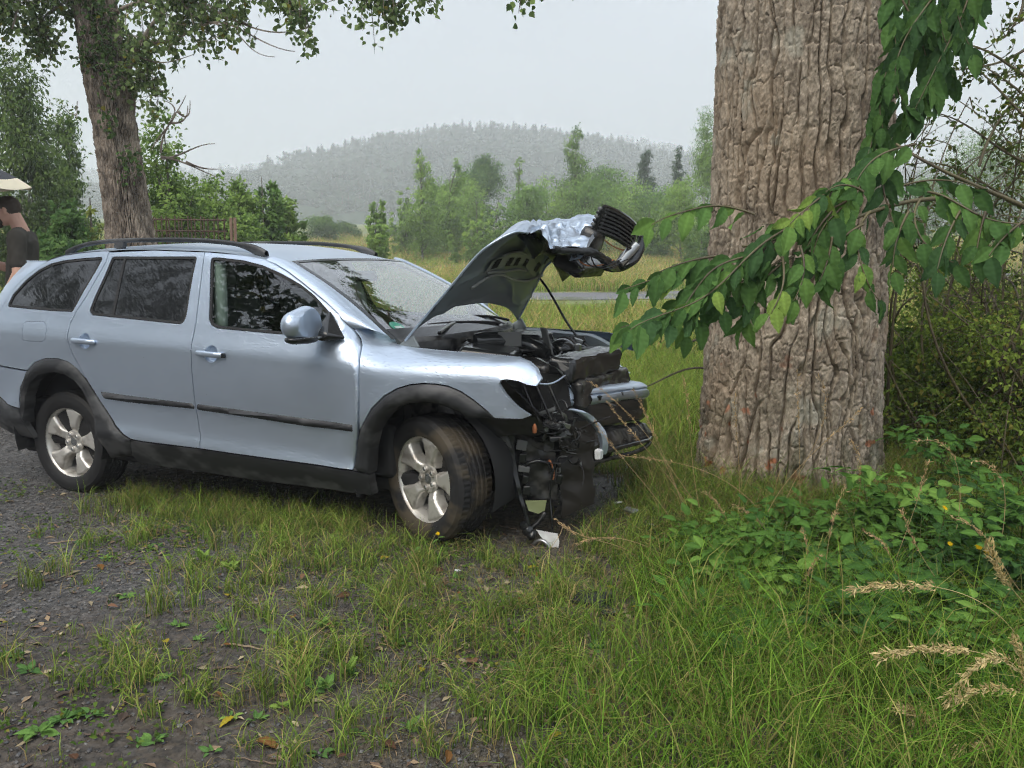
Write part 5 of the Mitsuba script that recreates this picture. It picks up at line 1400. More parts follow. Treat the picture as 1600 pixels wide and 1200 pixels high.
# ------------------------------------------------------------------ bark: long plates split by deep furrows
def bark_trunk(axis, radius, nz, na_front, na_back, face, z0, z1, pitch, depth, seed, block=0.13):
    """A trunk along axis(z) with radius(z, angle). Long upright ridges that split and join, parted by deep furrows and broken across. Finer on the side towards `face`."""
    a = np.concatenate([np.linspace(-1.95, 1.95, na_front, endpoint=False), np.linspace(1.95, 2 * np.pi - 1.95, na_back, endpoint=False)]) + face
    z = np.linspace(z0, z1, nz)
    A, Z = np.meshgrid(a, z, indexing='ij')
    Rm = float(np.mean(radius(np.linspace(z0, z1, 20), 0.0)))
    u = ((A - face + np.pi) % (2 * np.pi) - np.pi) * Rm
    F = lambda su, sz, o, s: meshkit.fbm(np.stack([u / su, Z / sz, u * 0 + 7.3 * s], -1), o, seed + s) - 0.5

    def furrow(p, width):
        fr = p - np.floor(p)
        g = 1 - np.abs(2 * fr - 1)
        return smin(g, 0.02, width * 0.62) ** 0.55, np.floor(p)
    wob = 0.020 * F(0.05, 0.10, 3, 9)
    p1 = (u + 0.27 * F(0.17, 0.48, 3, 1) + wob) / pitch
    p2 = (u + 0.10 * (Z - z0) + 0.30 * F(0.20, 0.55, 3, 2) + wob) / (pitch * 1.9) + 0.37
    p3 = (u - 0.13 * (Z - z0) + 0.30 * F(0.22, 0.60, 3, 3) + wob) / (pitch * 2.3) + 0.71
    wid = 0.34 + 0.40 * (F(0.12, 0.35, 2, 4) + 0.3)
    r1, i1 = furrow(p1, wid)
    r1 = 1 - (1 - r1) * (0.25 + 0.75 * smin(F(0.045, 0.24, 3, 14), -0.16, 0.04))       # furrows run out and start again
    r2, i2 = furrow(p2, wid * 0.62)
    r3, i3 = furrow(p3, wid * 0.52)
    m2 = smin(F(0.3, 0.5, 2, 5), -0.06, 0.10)
    m3_ = smin(F(0.3, 0.5, 2, 6), -0.04, 0.12)
    ridge = r1 * (1 - m2 * (1 - r2)) * (1 - m3_ * (1 - r3))
    idx = i1 + 17 * i2 + 53 * i3
    rnd = np.mod(np.sin(idx * 12.9898 + 4.1) * 43758.5453, 1.0)
    ln = block * (0.6 + 1.1 * rnd)
    t = (Z + 0.05 * F(0.03, 0.06, 2, 7) + 5.0 * rnd) / ln
    fr = t - np.floor(t)
    crack = smin(1 - np.abs(2 * fr - 1), 0.0, 0.15)
    rb = np.mod(np.sin(np.floor(t) * 78.233 + idx * 3.7) * 12543.123, 1.0)
    strong = smin(rb, 0.25, 0.75)
    flake = F(0.016, 0.07, 3, 8)
    fine = F(0.010, 0.016, 3, 10)
    G = lambda su, sz, o, s: meshkit.fbm(np.stack([(0.9 * u + 0.3 * Z + 0.05 * F(0.06, 0.09, 2, 20)) / su, (0.95 * Z - 0.35 * u + 0.07 * F(0.05, 0.08, 2, 21)) / sz, 0.7 * u / su + 7.3 * s], -1), o, seed + s) - 0.5
    scale_ = np.floor(6 * (G(0.036, 0.080, 4, 12) + 0.5)) / 6 - 0.5        # flakes lie in steps
    chip = np.floor(5 * (G(0.017, 0.026, 3, 13) + 0.5)) / 5 - 0.5
    deep = 0.65 + 0.8 * (F(0.25, 0.5, 2, 11) + 0.4)
    h = depth * deep * (ridge * (0.80 + 0.20 * rb) - 0.85) - 0.22 * depth * (1 - crack) * strong * ridge + depth * ridge * 0.10 * (fr - 0.5) + (0.36 * scale_ + 0.20 * chip) * depth * (0.35 + 0.65 * ridge) + 0.16 * depth * flake * (0.3 + ridge) + 0.13 * depth * fine
    R = radius(Z, A) + h
    ax = axis(z)
    P = np.stack([ax[None, :, 0] + R * np.cos(A), ax[None, :, 1] + R * np.sin(A), Z + 0.0 * A], -1)
    return (P.reshape(-1, 3), grid_faces(len(a), nz, True)), ridge.ravel(), rnd.ravel(), Z.ravel()


def bark_color(p, n, uv):
    g = fbm(p.x * 16, p.y * 16, p.z * 7, 4)
    f = fbm(p.x * 85, p.y * 85, p.z * 45, 3)
    big = fbm(p.x * 2.2, p.y * 2.2, p.z * 1.4, 3)
    c = mix((0.130, 0.102, 0.076), (0.42, 0.355, 0.275), smoothstep(0.25, 0.75, 0.55 * g + 0.45 * f))
    c = mix(c, (0.33, 0.245, 0.165), smoothstep(0.5, 0.75, big) * 0.4)
    lich = smoothstep(0.62, 0.75, fbm(p.x * 7 + 4, p.y * 7, p.z * 4, 4))
    c = mix(c, (0.36, 0.37, 0.31), lich * 0.4)
    scar = smoothstep(0.69, 0.76, fbm(p.x * 13, p.y * 13, p.z * 11 + 3, 3)) * smoothstep(1.3, 0.5, p.z)
    c = mix(c, (0.36, 0.11, 0.045), scar * 0.8)
    moss = smoothstep(1.0, 0.25, p.z) * smoothstep(0.45, 0.65, fbm(p.x * 8, p.y * 8, p.z * 6 + 9, 4))
    return mix(c, (0.055, 0.062, 0.024), moss * 0.7)


bsdf('m_bark', {'type': 'twosided', 'bsdf': {'type': 'bumpmap', 'scale': 1.0, 'arbitrary': mikit.proc(lambda p, n, uv: 0.006 * fbm(p.x * 110, p.y * 110, p.z * 60, 3), 0.002),
     'bsdf': {'type': 'principled', 'base_color': mikit.proc(bark_color), 'roughness': 0.85, 'specular': 0.3}}})
bsdf('m_bark_dark', {'type': 'twosided', 'bsdf': {'type': 'principled', 'roughness': 0.85, 'specular': 0.3,
     'base_color': mikit.proc(lambda p, n, uv: mix((0.12, 0.098, 0.080), (0.34, 0.285, 0.235), smoothstep(0.3, 0.7, fbm(p.x * 14, p.y * 14, p.z * 6, 4))))}})

# ------------------------------------------------------------------ the big tree that the car struck
BT = np.array([1.70, 5.22])
big = thing('big_tree', 'huge deeply furrowed tree trunk that the car has struck, filling the right of the picture', 'tree')
zb = float(gz(*BT)) - 0.35
bt_axis = lambda z: np.stack([BT[0] + 0.004 * z + 0.01 * np.sin(z * 1.3), BT[1] + 0.02 * z, z], -1)
bt_rad = lambda z, a: 0.528 - 0.010 * (z - 0.2) + 0.16 * np.exp(-(np.asarray(z) - 0.05) / 0.28) * (0.55 + 0.45 * np.cos(5 * a + 0.8)) + 0.012 * np.cos(3 * a + 1 + z)
face = math.atan2(-BT[1], -BT[0])
m, pl, rn, zz = bark_trunk(bt_axis, bt_rad, 640, 520, 90, face, zb, 3.75, 0.072, 0.058, 3)
put('trunk', m, 'm_bark', big, smooth=True)
m, *_ = bark_trunk(bt_axis, bt_rad, 120, 60, 24, face, 3.74, 9.5, 0.075, 0.045, 4)
put('upper_trunk', m, 'm_bark', big, smooth=True)


# poplar leaves: heart-shaped, on twigs
def poplar_leaf_cloud(P, r, size=0.055, dark=(0.07, 0.12, 0.045), light=(0.25, 0.35, 0.11), hang=0.9):
    n = len(P)
    D = unit(r.normal(size=(n, 3)) * 0.7 + [0, 0, -hang])
    N = unit(r.normal(size=(n, 3)))
    L = size * r.uniform(0.7, 1.25, n)
    S = unit(np.cross(D, N))
    N = np.cross(S, D)
    L_ = L[:, None]
    v = np.stack([P, P + D * L_ * 0.12 + S * L_ * 0.36 + N * L_ * 0.05, P + D * L_ * 0.38 + S * L_ * 0.44 + N * L_ * 0.09, P + D * L_ * 1.0 - N * L_ * 0.05, P + D * L_ * 0.38 - S * L_ * 0.44 + N * L_ * 0.09, P + D * L_ * 0.12 - S * L_ * 0.36 + N * L_ * 0.05], 1).reshape(-1, 3)
    b = np.arange(n)[:, None] * 6
    f = np.concatenate([b + [0, 1, 2], b + [0, 2, 3], b + [0, 3, 4], b + [0, 4, 5]], 1).reshape(-1, 3)
    return (v, f), leaf_colors(n, 6, dark, light, r, 0.03)


def branch_system(start, end, r, n_twigs, reach, sag=0.12, r0=0.05, leaf_per=26, size=0.055, leafy=(0.25, 1.0), sub=0.5, drop=0.35):
    """A limb with side twigs and hanging leaves: (wood mesh, leaf mesh, leaf colours)."""
    start, end = np.array(start, float), np.array(end, float)
    L = np.linalg.norm(end - start)
    mid = (start + end) / 2 + [0, 0, sag * L] + r.normal(size=3) * L * 0.04
    c = spline([start, mid, end], 24)
    wood = [tube(c, np.linspace(r0, max(0.006, r0 * 0.12), 24), 7)]
    pts = []
    for k in range(n_twigs):
        t = r.uniform(*leafy)
        p = c[int(t * 23)]
        d = unit(r.normal(size=3) * [1, 1, 0.5] + (end - start) / L * 0.7 + [0, 0, -drop])
        l = reach * r.uniform(0.5, 1.15) * (1.15 - 0.5 * t)
        e = p + d * l
        tw = spline([p, (p + e) / 2 + [0, 0, 0.10 * l] + r.normal(size=3) * l * 0.07, e + [0, 0, -0.16 * l]], 10)
        wood.append(tube(tw, np.linspace(0.0085, 0.0025, 10), 4))
        for j in range(3):
            q = tw[r.integers(3, 9)]
            e2 = q + unit(r.normal(size=3) + d * 0.8 + [0, 0, -drop]) * l * sub * r.uniform(0.4, 1)
            t2 = spline([q, (q + e2) / 2 + r.normal(size=3) * l * 0.04, e2], 6)
            wood.append(tube(t2, np.linspace(0.004, 0.0015, 6), 3))
            pts.append(t2[r.integers(1, 6, leaf_per // 4)] + r.normal(size=(leaf_per // 4, 3)) * size * 0.8)
        pts.append(tw[r.integers(2, 10, leaf_per // 4)] + r.normal(size=(leaf_per // 4, 3)) * size * 0.8)
    (lm, lc) = poplar_leaf_cloud(np.vstack(pts), r, size)
    return cat(wood), lm, lc


def at(px, py, dist):
    """A point seen along a bearing at a distance, used to place limbs measured on the photograph."""
    x = (px - 800) / FOCAL * dist
    return np.array([x, dist, CAM_Z + (395 - py) / FOCAL * dist])


def tree_limb(key, start, end, seed, n_twigs, reach, **k):
    r = np.random.default_rng(seed)
    w, lm, lc = branch_system(start, end, r, n_twigs, reach, **k)
    b = put('branch', w, 'm_bark_dark', key, smooth=True)
    put('leaves', lm, 'm_leaf', b, color=lc, kind='stuff')


top = np.array([BT[0] + 0.1, BT[1] + 0.15, 6.5])
# limbs of the big tree: above the car (seen mirrored in its windscreen) and the tips that hang into the top of the picture
tree_limb(big, top, at(792, 20, 7.5) + [0, 0, 0.1], 1, 30, 0.55, r0=0.09, leafy=(0.62, 1.0), leaf_per=22, size=0.055)
tree_limb(big, top + [0, 0, 0.6], at(700, -8, 8.5), 2, 26, 0.55, r0=0.08, leafy=(0.6, 1.0), leaf_per=22, size=0.055)
tree_limb(big, top, at(935, -14, 6.5), 3, 22, 0.45, r0=0.06, leafy=(0.6, 1.0), leaf_per=20, size=0.055)
tree_limb(big, top + [0, 0, 1.0], (-2.6, 6.8, 6.6), 4, 75, 1.0, r0=0.12, leaf_per=26, size=0.075, leafy=(0.3, 1.0))
tree_limb(big, top + [0, 0, 0.5], (-1.2, 8.0, 6.2), 5, 70, 0.9, r0=0.10, leaf_per=26, size=0.075, leafy=(0.4, 1.0))
tree_limb(big, top + [0, 0, 0.3], (-0.7, 12.6, 6.0), 14, 60, 0.42, r0=0.11, leaf_per=72, size=0.10, leafy=(0.45, 1.0), drop=0.0)
tree_limb(big, top + [0, 0, 1.4], (1.6, 1.0, 7.6), 6, 50, 1.0, r0=0.12, leaf_per=24, size=0.08)
tree_limb(big, top + [0, 0, 1.8], (4.6, 6.5, 8.2), 7, 50, 1.0, r0=0.12, leaf_per=24, size=0.08)
tree_limb(big, top + [0, 0, 2.2], (0.6, 7.6, 10.0), 8, 60, 1.2, r0=0.12, leaf_per=26, size=0.09)

# ------------------------------------------------------------------ the leaning tree at the left
LT = at(206, 395, 12.0)[:2]
left_tree = thing('leaning_tree', 'rough dark trunk leaning slightly at the left, its leafy limbs across the top', 'tree')
zl = float(gz(*LT, False)) - 0.3
lt_axis = lambda z: np.stack([LT[0] + 0.03 - 0.085 * (z - 1.8) - 0.006 * (z - 1.8) ** 2, LT[1] + 0.0 * z, z], -1)
lt_rad = lambda z, a: 0.275 + 0.10 * np.exp(-(np.asarray(z) - 1.4) / 0.35) - 0.004 * z + 0.022 * np.cos(4 * a + z * 2) + 0.07 * np.exp(-((np.asarray(z) - 3.72) / 0.14) ** 2) * np.clip(np.cos(a + 0.35), 0, 1) + 0.05 * np.exp(-((np.asarray(z) - 3.9) / 0.5) ** 2)
m, *_ = bark_trunk(lt_axis, lt_rad, 380, 190, 40, math.atan2(-LT[1], -LT[0]), zl, 6.6, 0.085, 0.095, 9, 0.3)
put('trunk', m, 'm_bark_dark', left_tree, smooth=True)


def leafy_path(px_pts, dist, seed, n_twigs, reach, r0=0.03, **k):
    """A limb through several bearings."""
    r = np.random.default_rng(seed)
    pts = np.array([at(a, b, d) for (a, b), d in zip(px_pts, np.broadcast_to(dist, (len(px_pts),)))])
    c = spline(pts, 30)
    wood = [tube(c, np.linspace(r0, max(0.004, r0 * 0.15), 30), 6)]
    P = []
    dens = k.get('leafy', (0.1, 1.0))
    for _ in range(n_twigs):
        t = r.uniform(*dens)
        p = c[int(t * 29)]
        d = unit(r.normal(size=3) + [0, 0, -k.get('drop', 0.4)])
        l = reach * r.uniform(0.4, 1.2)
        e = p + d * l
        tw = spline([p, (p + e) / 2 + r.normal(size=3) * l * 0.08 + [0, 0, 0.06 * l], e], 8)
        wood.append(tube(tw, np.linspace(0.006, 0.002, 8), 4))
        n = k.get('per', 12)
        P.append(tw[r.integers(2, 8, n)] + r.normal(size=(n, 3)) * [0.05, 0.05, 0.06] - [0, 0, 0.02])
    b = put('branch', cat(wood), 'm_bark_dark', left_tree, smooth=True)
    if P:
        lm, lc = poplar_leaf_cloud(np.vstack(P), r, k.get('size', 0.068), k.get('dark', (0.08, 0.125, 0.055)), k.get('light', (0.27, 0.36, 0.14)))
        put('leaves', lm, 'm_leaf', b, color=lc, kind='stuff')


D = 12.0
leafy_path([(190, 60), (260, 30), (340, 40), (420, 70), (500, 60)], (12, 11.6, 11.3, 11, 10.8), 21, 70, 0.55, leafy=(0.1, 0.75))
leafy_path([(180, -20), (270, -30), (380, -10), (480, 10), (560, 20), (622, 30)], (12, 11.5, 11, 10.6, 10.3, 10.2), 22, 95, 0.50, leafy=(0.1, 1.0))
leafy_path([(200, 90), (250, 92), (300, 80), (350, 60), (420, 85), (470, 100)], (12, 11.7, 11.4, 11.2, 11, 11), 23, 42, 0.42, leafy=(0.05, 0.6))
leafy_path([(212, 158), (224, 120), (240, 90), (262, 60), (300, 20), (350, -30)], (11.9, 11.7, 11.5, 11.4, 11.3, 11.2), 24, 55, 0.42, r0=0.04)
leafy_path([(212, 160), (235, 140), (255, 150), (262, 175)], (11.9, 11.7, 11.6, 11.6), 25, 30, 0.28, r0=0.012)
leafy_path([(215, 100), (240, 112), (270, 118), (300, 112), (318, 106)], (11.9, 11.6, 11.5, 11.4, 11.4), 26, 12, 0.3, r0=0.012, leafy=(0.0, 0.6))
leafy_path([(160, -40), (110, -10), (72, 10), (60, 40), (46, 78)], (12, 11.6, 11.3, 11.2, 11.2), 27, 60, 0.45, r0=0.06, leafy=(0.2, 0.8))
leafy_path([(165, 20), (120, 40), (90, 70), (110, 100)], (12, 11.8, 11.7, 11.7), 28, 70, 0.40, r0=0.025)
leafy_path([(60, 10), (30, 40), (5, 60), (-30, 70)], (11.3, 11.2, 11, 11), 29, 55, 0.45, r0=0.03)
leafy_path([(160, -60), (80, -40), (20, -20), (-60, -10)], (12, 11.5, 11, 10.8), 30, 70, 0.55, r0=0.06)
leafy_path([(400, -20), (440, 20), (480, 40), (490, 80)], (11, 10.8, 10.7, 10.7), 31, 40, 0.35, r0=0.015)
leafy_path([(560, -40), (600, 0), (618, 30), (610, 62)], (10.3, 10.2, 10.2, 10.2), 32, 46, 0.28, r0=0.012)
leafy_path([(300, 15), (345, 60), (380, 72), (400, 92), (440, 108)], (11.3, 11.2, 11.1, 11, 11), 33, 8, 0.25, r0=0.014, leafy=(0.0, 0.4))
leafy_path([(640, -30), (655, 0), (668, 28), (672, 34)], 10.2, 34, 6, 0.15, r0=0.008)
for i, (a, b, n) in enumerate((((150, 60), (165, 110), 46), ((160, 100), (180, 130), 46), ((175, 40), (178, 90), 40), ((185, 130), (195, 165), 22), ((185, 185), (196, 215), 26), ((140, 175), (138, 200), 10), ((205, 235), (218, 285), 40), ((150, 0), (170, 40), 60), ((190, 0), (200, 50), 30))):
    leafy_path([a, ((a[0] + b[0]) / 2, (a[1] + b[1]) / 2 - 3), b], 11.62, 50 + i, n // 4, 0.22, r0=0.006, per=9, size=0.062, light=(0.10, 0.165, 0.05))
# dead broken limb hanging right of the trunk
r_ = np.random.default_rng(4)
dead = []
for pts in ([(262, 250), (275, 210), (290, 188), (304, 165)], [(277, 208), (285, 182), (268, 172)], [(277, 205), (300, 200), (306, 180)], [(275, 212), (258, 230), (246, 248)], [(262, 255), (300, 265), (335, 280), (345, 284)], [(262, 258), (290, 252), (318, 240), (345, 235)], [(300, 262), (330, 272), (352, 272)], [(290, 188), (302, 196), (310, 172)]):
    dead.append(tube(spline([at(a, b, 13.0) for a, b in pts], 10), np.linspace(0.018, 0.005, 10), 5))
put('dead_branch', cat(dead), 'm_bark_dark', left_tree, smooth=True)
# ------------------------------------------------------------------ the bird cherry bough in front of the big trunk: every leaf a part
def big_leaf(seed, nl=9, nw=5):
    """A pointed oval leaf along +x, 1 long, folded along its midrib and drooping at the tip, edge finely toothed; returns mesh and a pale-vein factor."""
    r = np.random.default_rng(seed)
    u = np.linspace(0, 1, nl)
    w = 0.5 * 0.54 * (np.sin(np.pi * u ** 0.82)) ** 0.75 * (1 - 0.45 * u ** 3)
    w[0] = w[-1] = 0.003
    s = np.linspace(-1, 1, nw)
    Ug, Sg = np.meshgrid(u, s, indexing='ij')
    Y = Sg * w[:, None]
    tooth = np.where(np.abs(Sg) > 0.9, (np.arange(nl) % 2 - 0.5)[:, None] * 0.018, 0)
    Y = Y + np.sign(Sg) * tooth * (w[:, None] > 0.02)
    fold, droop = r.uniform(0.15, 0.5), r.uniform(0.10, 0.32)
    Zg = np.abs(Y) * fold - droop * Ug ** 2 + 0.02 * np.sin(Ug * 26) * np.abs(Sg) + r.normal() * 0.05 * Sg * Ug
    v = np.stack([Ug, Y, Zg], -1).reshape(-1, 3)
    vein = np.where(np.abs(Sg) < 0.05, 1.25, 1.0 + 0.10 * np.cos(Ug * 46 - np.abs(Sg) * 5)).ravel()
    return (v, grid_faces(nl, nw)), vein


LEAFV = [big_leaf(s, 13, 7) for s in range(7)]
LEAFD = {}


def leaf_dict(shape, tone):
    if (shape, tone) not in LEAFD:
        m, vein = LEAFV[shape]
        base = np.array([(0.068, 0.140, 0.044), (0.098, 0.19, 0.055), (0.135, 0.245, 0.062), (0.22, 0.33, 0.075), (0.055, 0.112, 0.044)][tone])
        LEAFD[(shape, tone)] = mikit.ply(m, 'm_big_leaf', smooth=True, color=np.clip(base[None] * vein[:, None] * (1 + 0.08 * np.sin(m[0][:, :1] * 40)), 0, 1))
    return LEAFD[(shape, tone)]


leafmat('m_big_leaf', 0.45, 0.40)
cherry = thing('cherry_bough', 'leafy bough with large pointed green leaves hanging in front of the big trunk', 'branch')
cr_ = np.random.default_rng(12)
nleaf = [0]


def leaf_at(p, d, size, face=None, tone=None):
    """One leaf from point p along direction d, its blade facing `face`."""
    d = unit(np.asarray(d, float))
    f = unit(np.array(face if face is not None else (-0.25, -0.9, 0.45)) + cr_.normal(size=3) * 0.62)
    y = unit(np.cross(f, d))
    z = np.cross(d, y)
    m = np.eye(4)
    m[:3, :3] = np.stack([d, y, z], 1) * size
    m[:3, 3] = p
    t = int(cr_.choice(5, p=[0.30, 0.30, 0.17, 0.05, 0.18])) if tone is None else tone
    put('leaf', leaf_dict(int(cr_.integers(0, 7)), t), None, cherry, to_world=TW(m))
    nleaf[0] += 1


def pix(px, py, depth):
    """A point of the bough, measured on the photograph, at its own distance from the viewpoint."""
    d = _fw + (np.array([1.0, 0, 0]) * math.cos(ROLL) + _up0 * math.sin(ROLL)) * (px - 800) / FOCAL - _up * (py - 600) / FOCAL
    return np.array([0, 0, CAM_Z]) + d * depth


def twig(pts, depth, step=0.052, size=0.105, r0=0.006, tones=None, both=True, hang=0.75, skip=0.0, end=True):
    P = np.array([pix(a, b, dd) for (a, b), dd in zip(pts, np.broadcast_to(depth, (len(pts),)))])
    c = spline(P, 40)
    put('twig', tube(c, np.linspace(r0, 0.0018, 40), 5), 'm_twig', cherry, smooth=True)
    s = np.concatenate([[0], np.cumsum(np.linalg.norm(np.diff(c, axis=0), axis=1))])
    k = 0
    step = step * 0.82
    for q in np.arange(s[-1] * skip + step * 0.5, s[-1] + (step * 0.4 if end else -step), step):
        i = min(39, int(np.searchsorted(s, q)))
        t = unit(c[min(39, i + 1)] - c[max(0, i - 1)])
        side = unit(np.cross(t, [0.0, -0.6, 0.8])) * (1 if k % 2 else -1)
        d = t * cr_.uniform(0.4, 1.3) + side * cr_.uniform(0.2, 1.0) + np.array([0, 0, -hang]) * cr_.uniform(0.7, 1.3)
        sz = 1.04 * size * cr_.uniform(0.72, 1.2)
        pe = c[i] + unit(d + [0, 0, 0.3]) * 0.014
        leaf_at(pe, d, sz, tone=None if tones is None else int(cr_.choice(tones)))
        k += 1


bsdf('m_twig', {'type': 'twosided', 'bsdf': {'type': 'principled', 'roughness': 0.6, 'base_color': mikit.proc(lambda p, n, uv: mix((0.06, 0.045, 0.030), (0.14, 0.12, 0.055), noise(p.x * 9, p.y * 9, p.z * 9)))}})
# main stem coming in from the right, then its twigs (bearings of the photo, each with its own depth)
stem = spline([pix(1640, 345, 3.9), pix(1560, 305, 3.8), pix(1470, 265, 3.7), pix(1400, 225, 3.75)], 30)
put('stem', tube(stem, np.linspace(0.012, 0.006, 30), 7), 'm_twig', cherry, smooth=True)
stem = spline([pix(1470, 310, 3.7), pix(1380, 325, 3.6), pix(1310, 350, 3.5), pix(1240, 372, 3.45), pix(1160, 385, 3.4)], 30)
put('stem', tube(stem, np.linspace(0.010, 0.005, 30), 7), 'm_twig', cherry, smooth=True)
twig([(1300, 300), (1260, 340), (1200, 375), (1150, 420), (1090, 470), (1040, 490), (985, 515)], (3.45, 3.4, 3.35, 3.3, 3.25, 3.25, 3.2), step=0.040, size=0.108, skip=0.12)
twig([(1260, 350), (1190, 385), (1120, 415), (1060, 425), (1010, 440), (975, 452)], (3.5, 3.45, 3.45, 3.4, 3.4, 3.4), step=0.040, size=0.092, skip=0.1)
twig([(1180, 335), (1110, 322), (1065, 332), (1040, 340), (1018, 352)], (3.45, 3.45, 3.4, 3.4, 3.4), step=0.055, size=0.100, tones=[1, 2, 2])
twig([(1230, 380), (1170, 400), (1110, 425), (1075, 470), (1040, 505)], (3.4, 3.35, 3.3, 3.3, 3.25), step=0.040, size=0.10, skip=0.1)
twig([(1222, 400), (1224, 440), (1215, 470), (1205, 490)], (3.3, 3.28, 3.25, 3.25), step=0.045, size=0.092, skip=0.45, tones=[2, 2, 3])
twig([(1250, 385), (1255, 430), (1240, 470)], (3.35, 3.3, 3.3), step=0.06, size=0.10)
twig([(1320, 270), (1280, 310), (1255, 330), (1235, 350)], (3.5, 3.4, 3.35, 3.3), step=0.042, size=0.10, tones=[2, 2, 3])
twig([(1345, 290), (1320, 320), (1290, 350), (1270, 400)], (3.5, 3.45, 3.4, 3.4), step=0.040, size=0.112)
twig([(1360, 330), (1340, 370), (1345, 410), (1360, 450), (1375, 470)], (3.5, 3.45, 3.4, 3.4, 3.4), step=0.048, size=0.095)
twig([(1430, 225), (1380, 240), (1350, 265), (1335, 290)], (3.6, 3.55, 3.5, 3.5), step=0.036, size=0.105, tones=[0, 1, 4])
twig([(1450, 300), (1500, 320), (1545, 342), (1600, 350), (1650, 350)], (3.6, 3.5, 3.45, 3.4, 3.4), step=0.036, size=0.120, tones=[0, 1, 1, 2])
twig([(1440, 310), (1430, 350), (1450, 385), (1490, 410)], (3.6, 3.55, 3.5, 3.5), step=0.050, size=0.10, tones=[0, 4, 1])
twig([(1500, 330), (1480, 370), (1465, 420)], (3.5, 3.45, 3.4), step=0.060, size=0.110, tones=[0, 4])
twig([(1600, 345), (1570, 370), (1545, 400)], (3.4, 3.4, 3.4), step=0.05, size=0.12)
twig([(1400, 260), (1380, 290), (1390, 330), (1400, 370)], (3.65, 3.6, 3.6, 3.6), step=0.045, size=0.110, tones=[0, 4])
twig([(1390, 300), (1430, 285), (1480, 282), (1530, 295)], (3.8, 3.75, 3.7, 3.7), step=0.045, size=0.11, tones=[0, 1, 4])
for pts in ([(1230, 400), (1190, 425), (1140, 445), (1090, 440)], [(1200, 385), (1150, 440), (1130, 480)], [(1240, 400), (1190, 440), (1160, 480)], [(1130, 420), (1090, 450), (1060, 470)], [(1350, 300), (1310, 290), (1290, 300)], [(1300, 330), (1260, 390), (1250, 420)], [(1350, 350), (1310, 380), (1290, 420)]):
    twig(pts, 3.40, step=0.045, size=0.105, tones=[0, 1, 1, 4])
for pts in ([(1110, 440), (1060, 480), (1010, 500), (970, 512)], [(1180, 430), (1172, 470), (1165, 505)], [(1240, 390), (1236, 430), (1226, 465)], [(1300, 370), (1292, 410), (1280, 440)], [(1120, 400), (1070, 410), (1030, 425)], [(1330, 310), (1290, 330), (1240, 345), (1190, 350)], [(1420, 330), (1400, 380), (1395, 420)], [(1540, 330), (1530, 370), (1525, 400)], [(1100, 460), (1085, 500), (1075, 520)]):
    twig(pts, 3.36 + 0.12 * cr_.random(), step=0.046, size=0.112, tones=[0, 1, 1, 2], hang=1.0)
# the dense shoot beside the trunk at the top right
for pts in ([(1480, -40), (1440, 20), (1410, 70), (1400, 130), (1420, 165)], [(1520, -40), (1500, 30), (1470, 90), (1440, 150), (1430, 170)], [(1400, -40), (1395, 20), (1400, 70)], [(1470, -60), (1490, 0), (1505, 50), (1520, 80)], [(1440, -60), (1450, 20), (1465, 70), (1490, 120)], [(1420, 40), (1390, 100), (1375, 160), (1380, 200)], [(1460, 60), (1470, 110), (1455, 150)], [(1400, 150), (1370, 190), (1360, 230), (1345, 260)], [(1540, -50), (1530, 0), (1520, 30)], [(1430, -40), (1420, 0), (1440, 60)], [(1500, -30), (1470, 20), (1480, 70)], [(1470, -20), (1430, 60), (1400, 110)], [(1530, -30), (1500, 10), (1490, 40)], [(1450, 90), (1440, 140), (1410, 190)], [(1410, 0), (1430, 40), (1450, 100)]):
    twig(pts, 3.9 + 0.3 * cr_.random(), step=0.034, size=0.115, tones=[0, 0, 1, 4, 4], hang=1.1)

# ------------------------------------------------------------------ thorn bush at the right: many twigs, small leaves
tb = thing('thorn_bush', 'tangled thorny bush with small yellow-green leaves at the right edge', 'shrub')
r = np.random.default_rng(31)
wood, LP = [], []
base = np.array([pix(1530, 560, 6.2), pix(1470, 600, 6.0), pix(1590, 580, 5.6), pix(1640, 560, 5.8)])
for k in range(46):
    b0 = base[r.integers(0, len(base))] * [1, 1, 0] + r.normal(size=3) * [0.25, 0.25, 0]
    b0[2] = gz(b0[0], b0[1]) - 0.02
    e = pix(r.uniform(1400, 1720), r.uniform(170, 520) if k > 12 else r.uniform(90, 260), r.uniform(5.2, 6.8))
    m_ = (b0 + e) / 2 + r.normal(size=3) * 0.25 + [0, 0, 0.35]
    c = spline([b0, m_, e], 18)
    wood.append(tube(c, np.linspace(r.uniform(0.008, 0.016), 0.003, 18), 5))
    for j in range(9):
        q = c[r.integers(5, 18)]
        e2 = q + unit(r.normal(size=3) + [0, 0, 0.1]) * r.uniform(0.15, 0.45)
        t2 = spline([q, (q + e2) / 2 + r.normal(size=3) * 0.04, e2], 7)
        wood.append(tube(t2, np.linspace(0.0045, 0.0015, 7), 3))
        if r.random() < 0.75:
            LP.append(t2[r.integers(1, 7, 11)] + r.normal(size=(11, 3)) * 0.022)
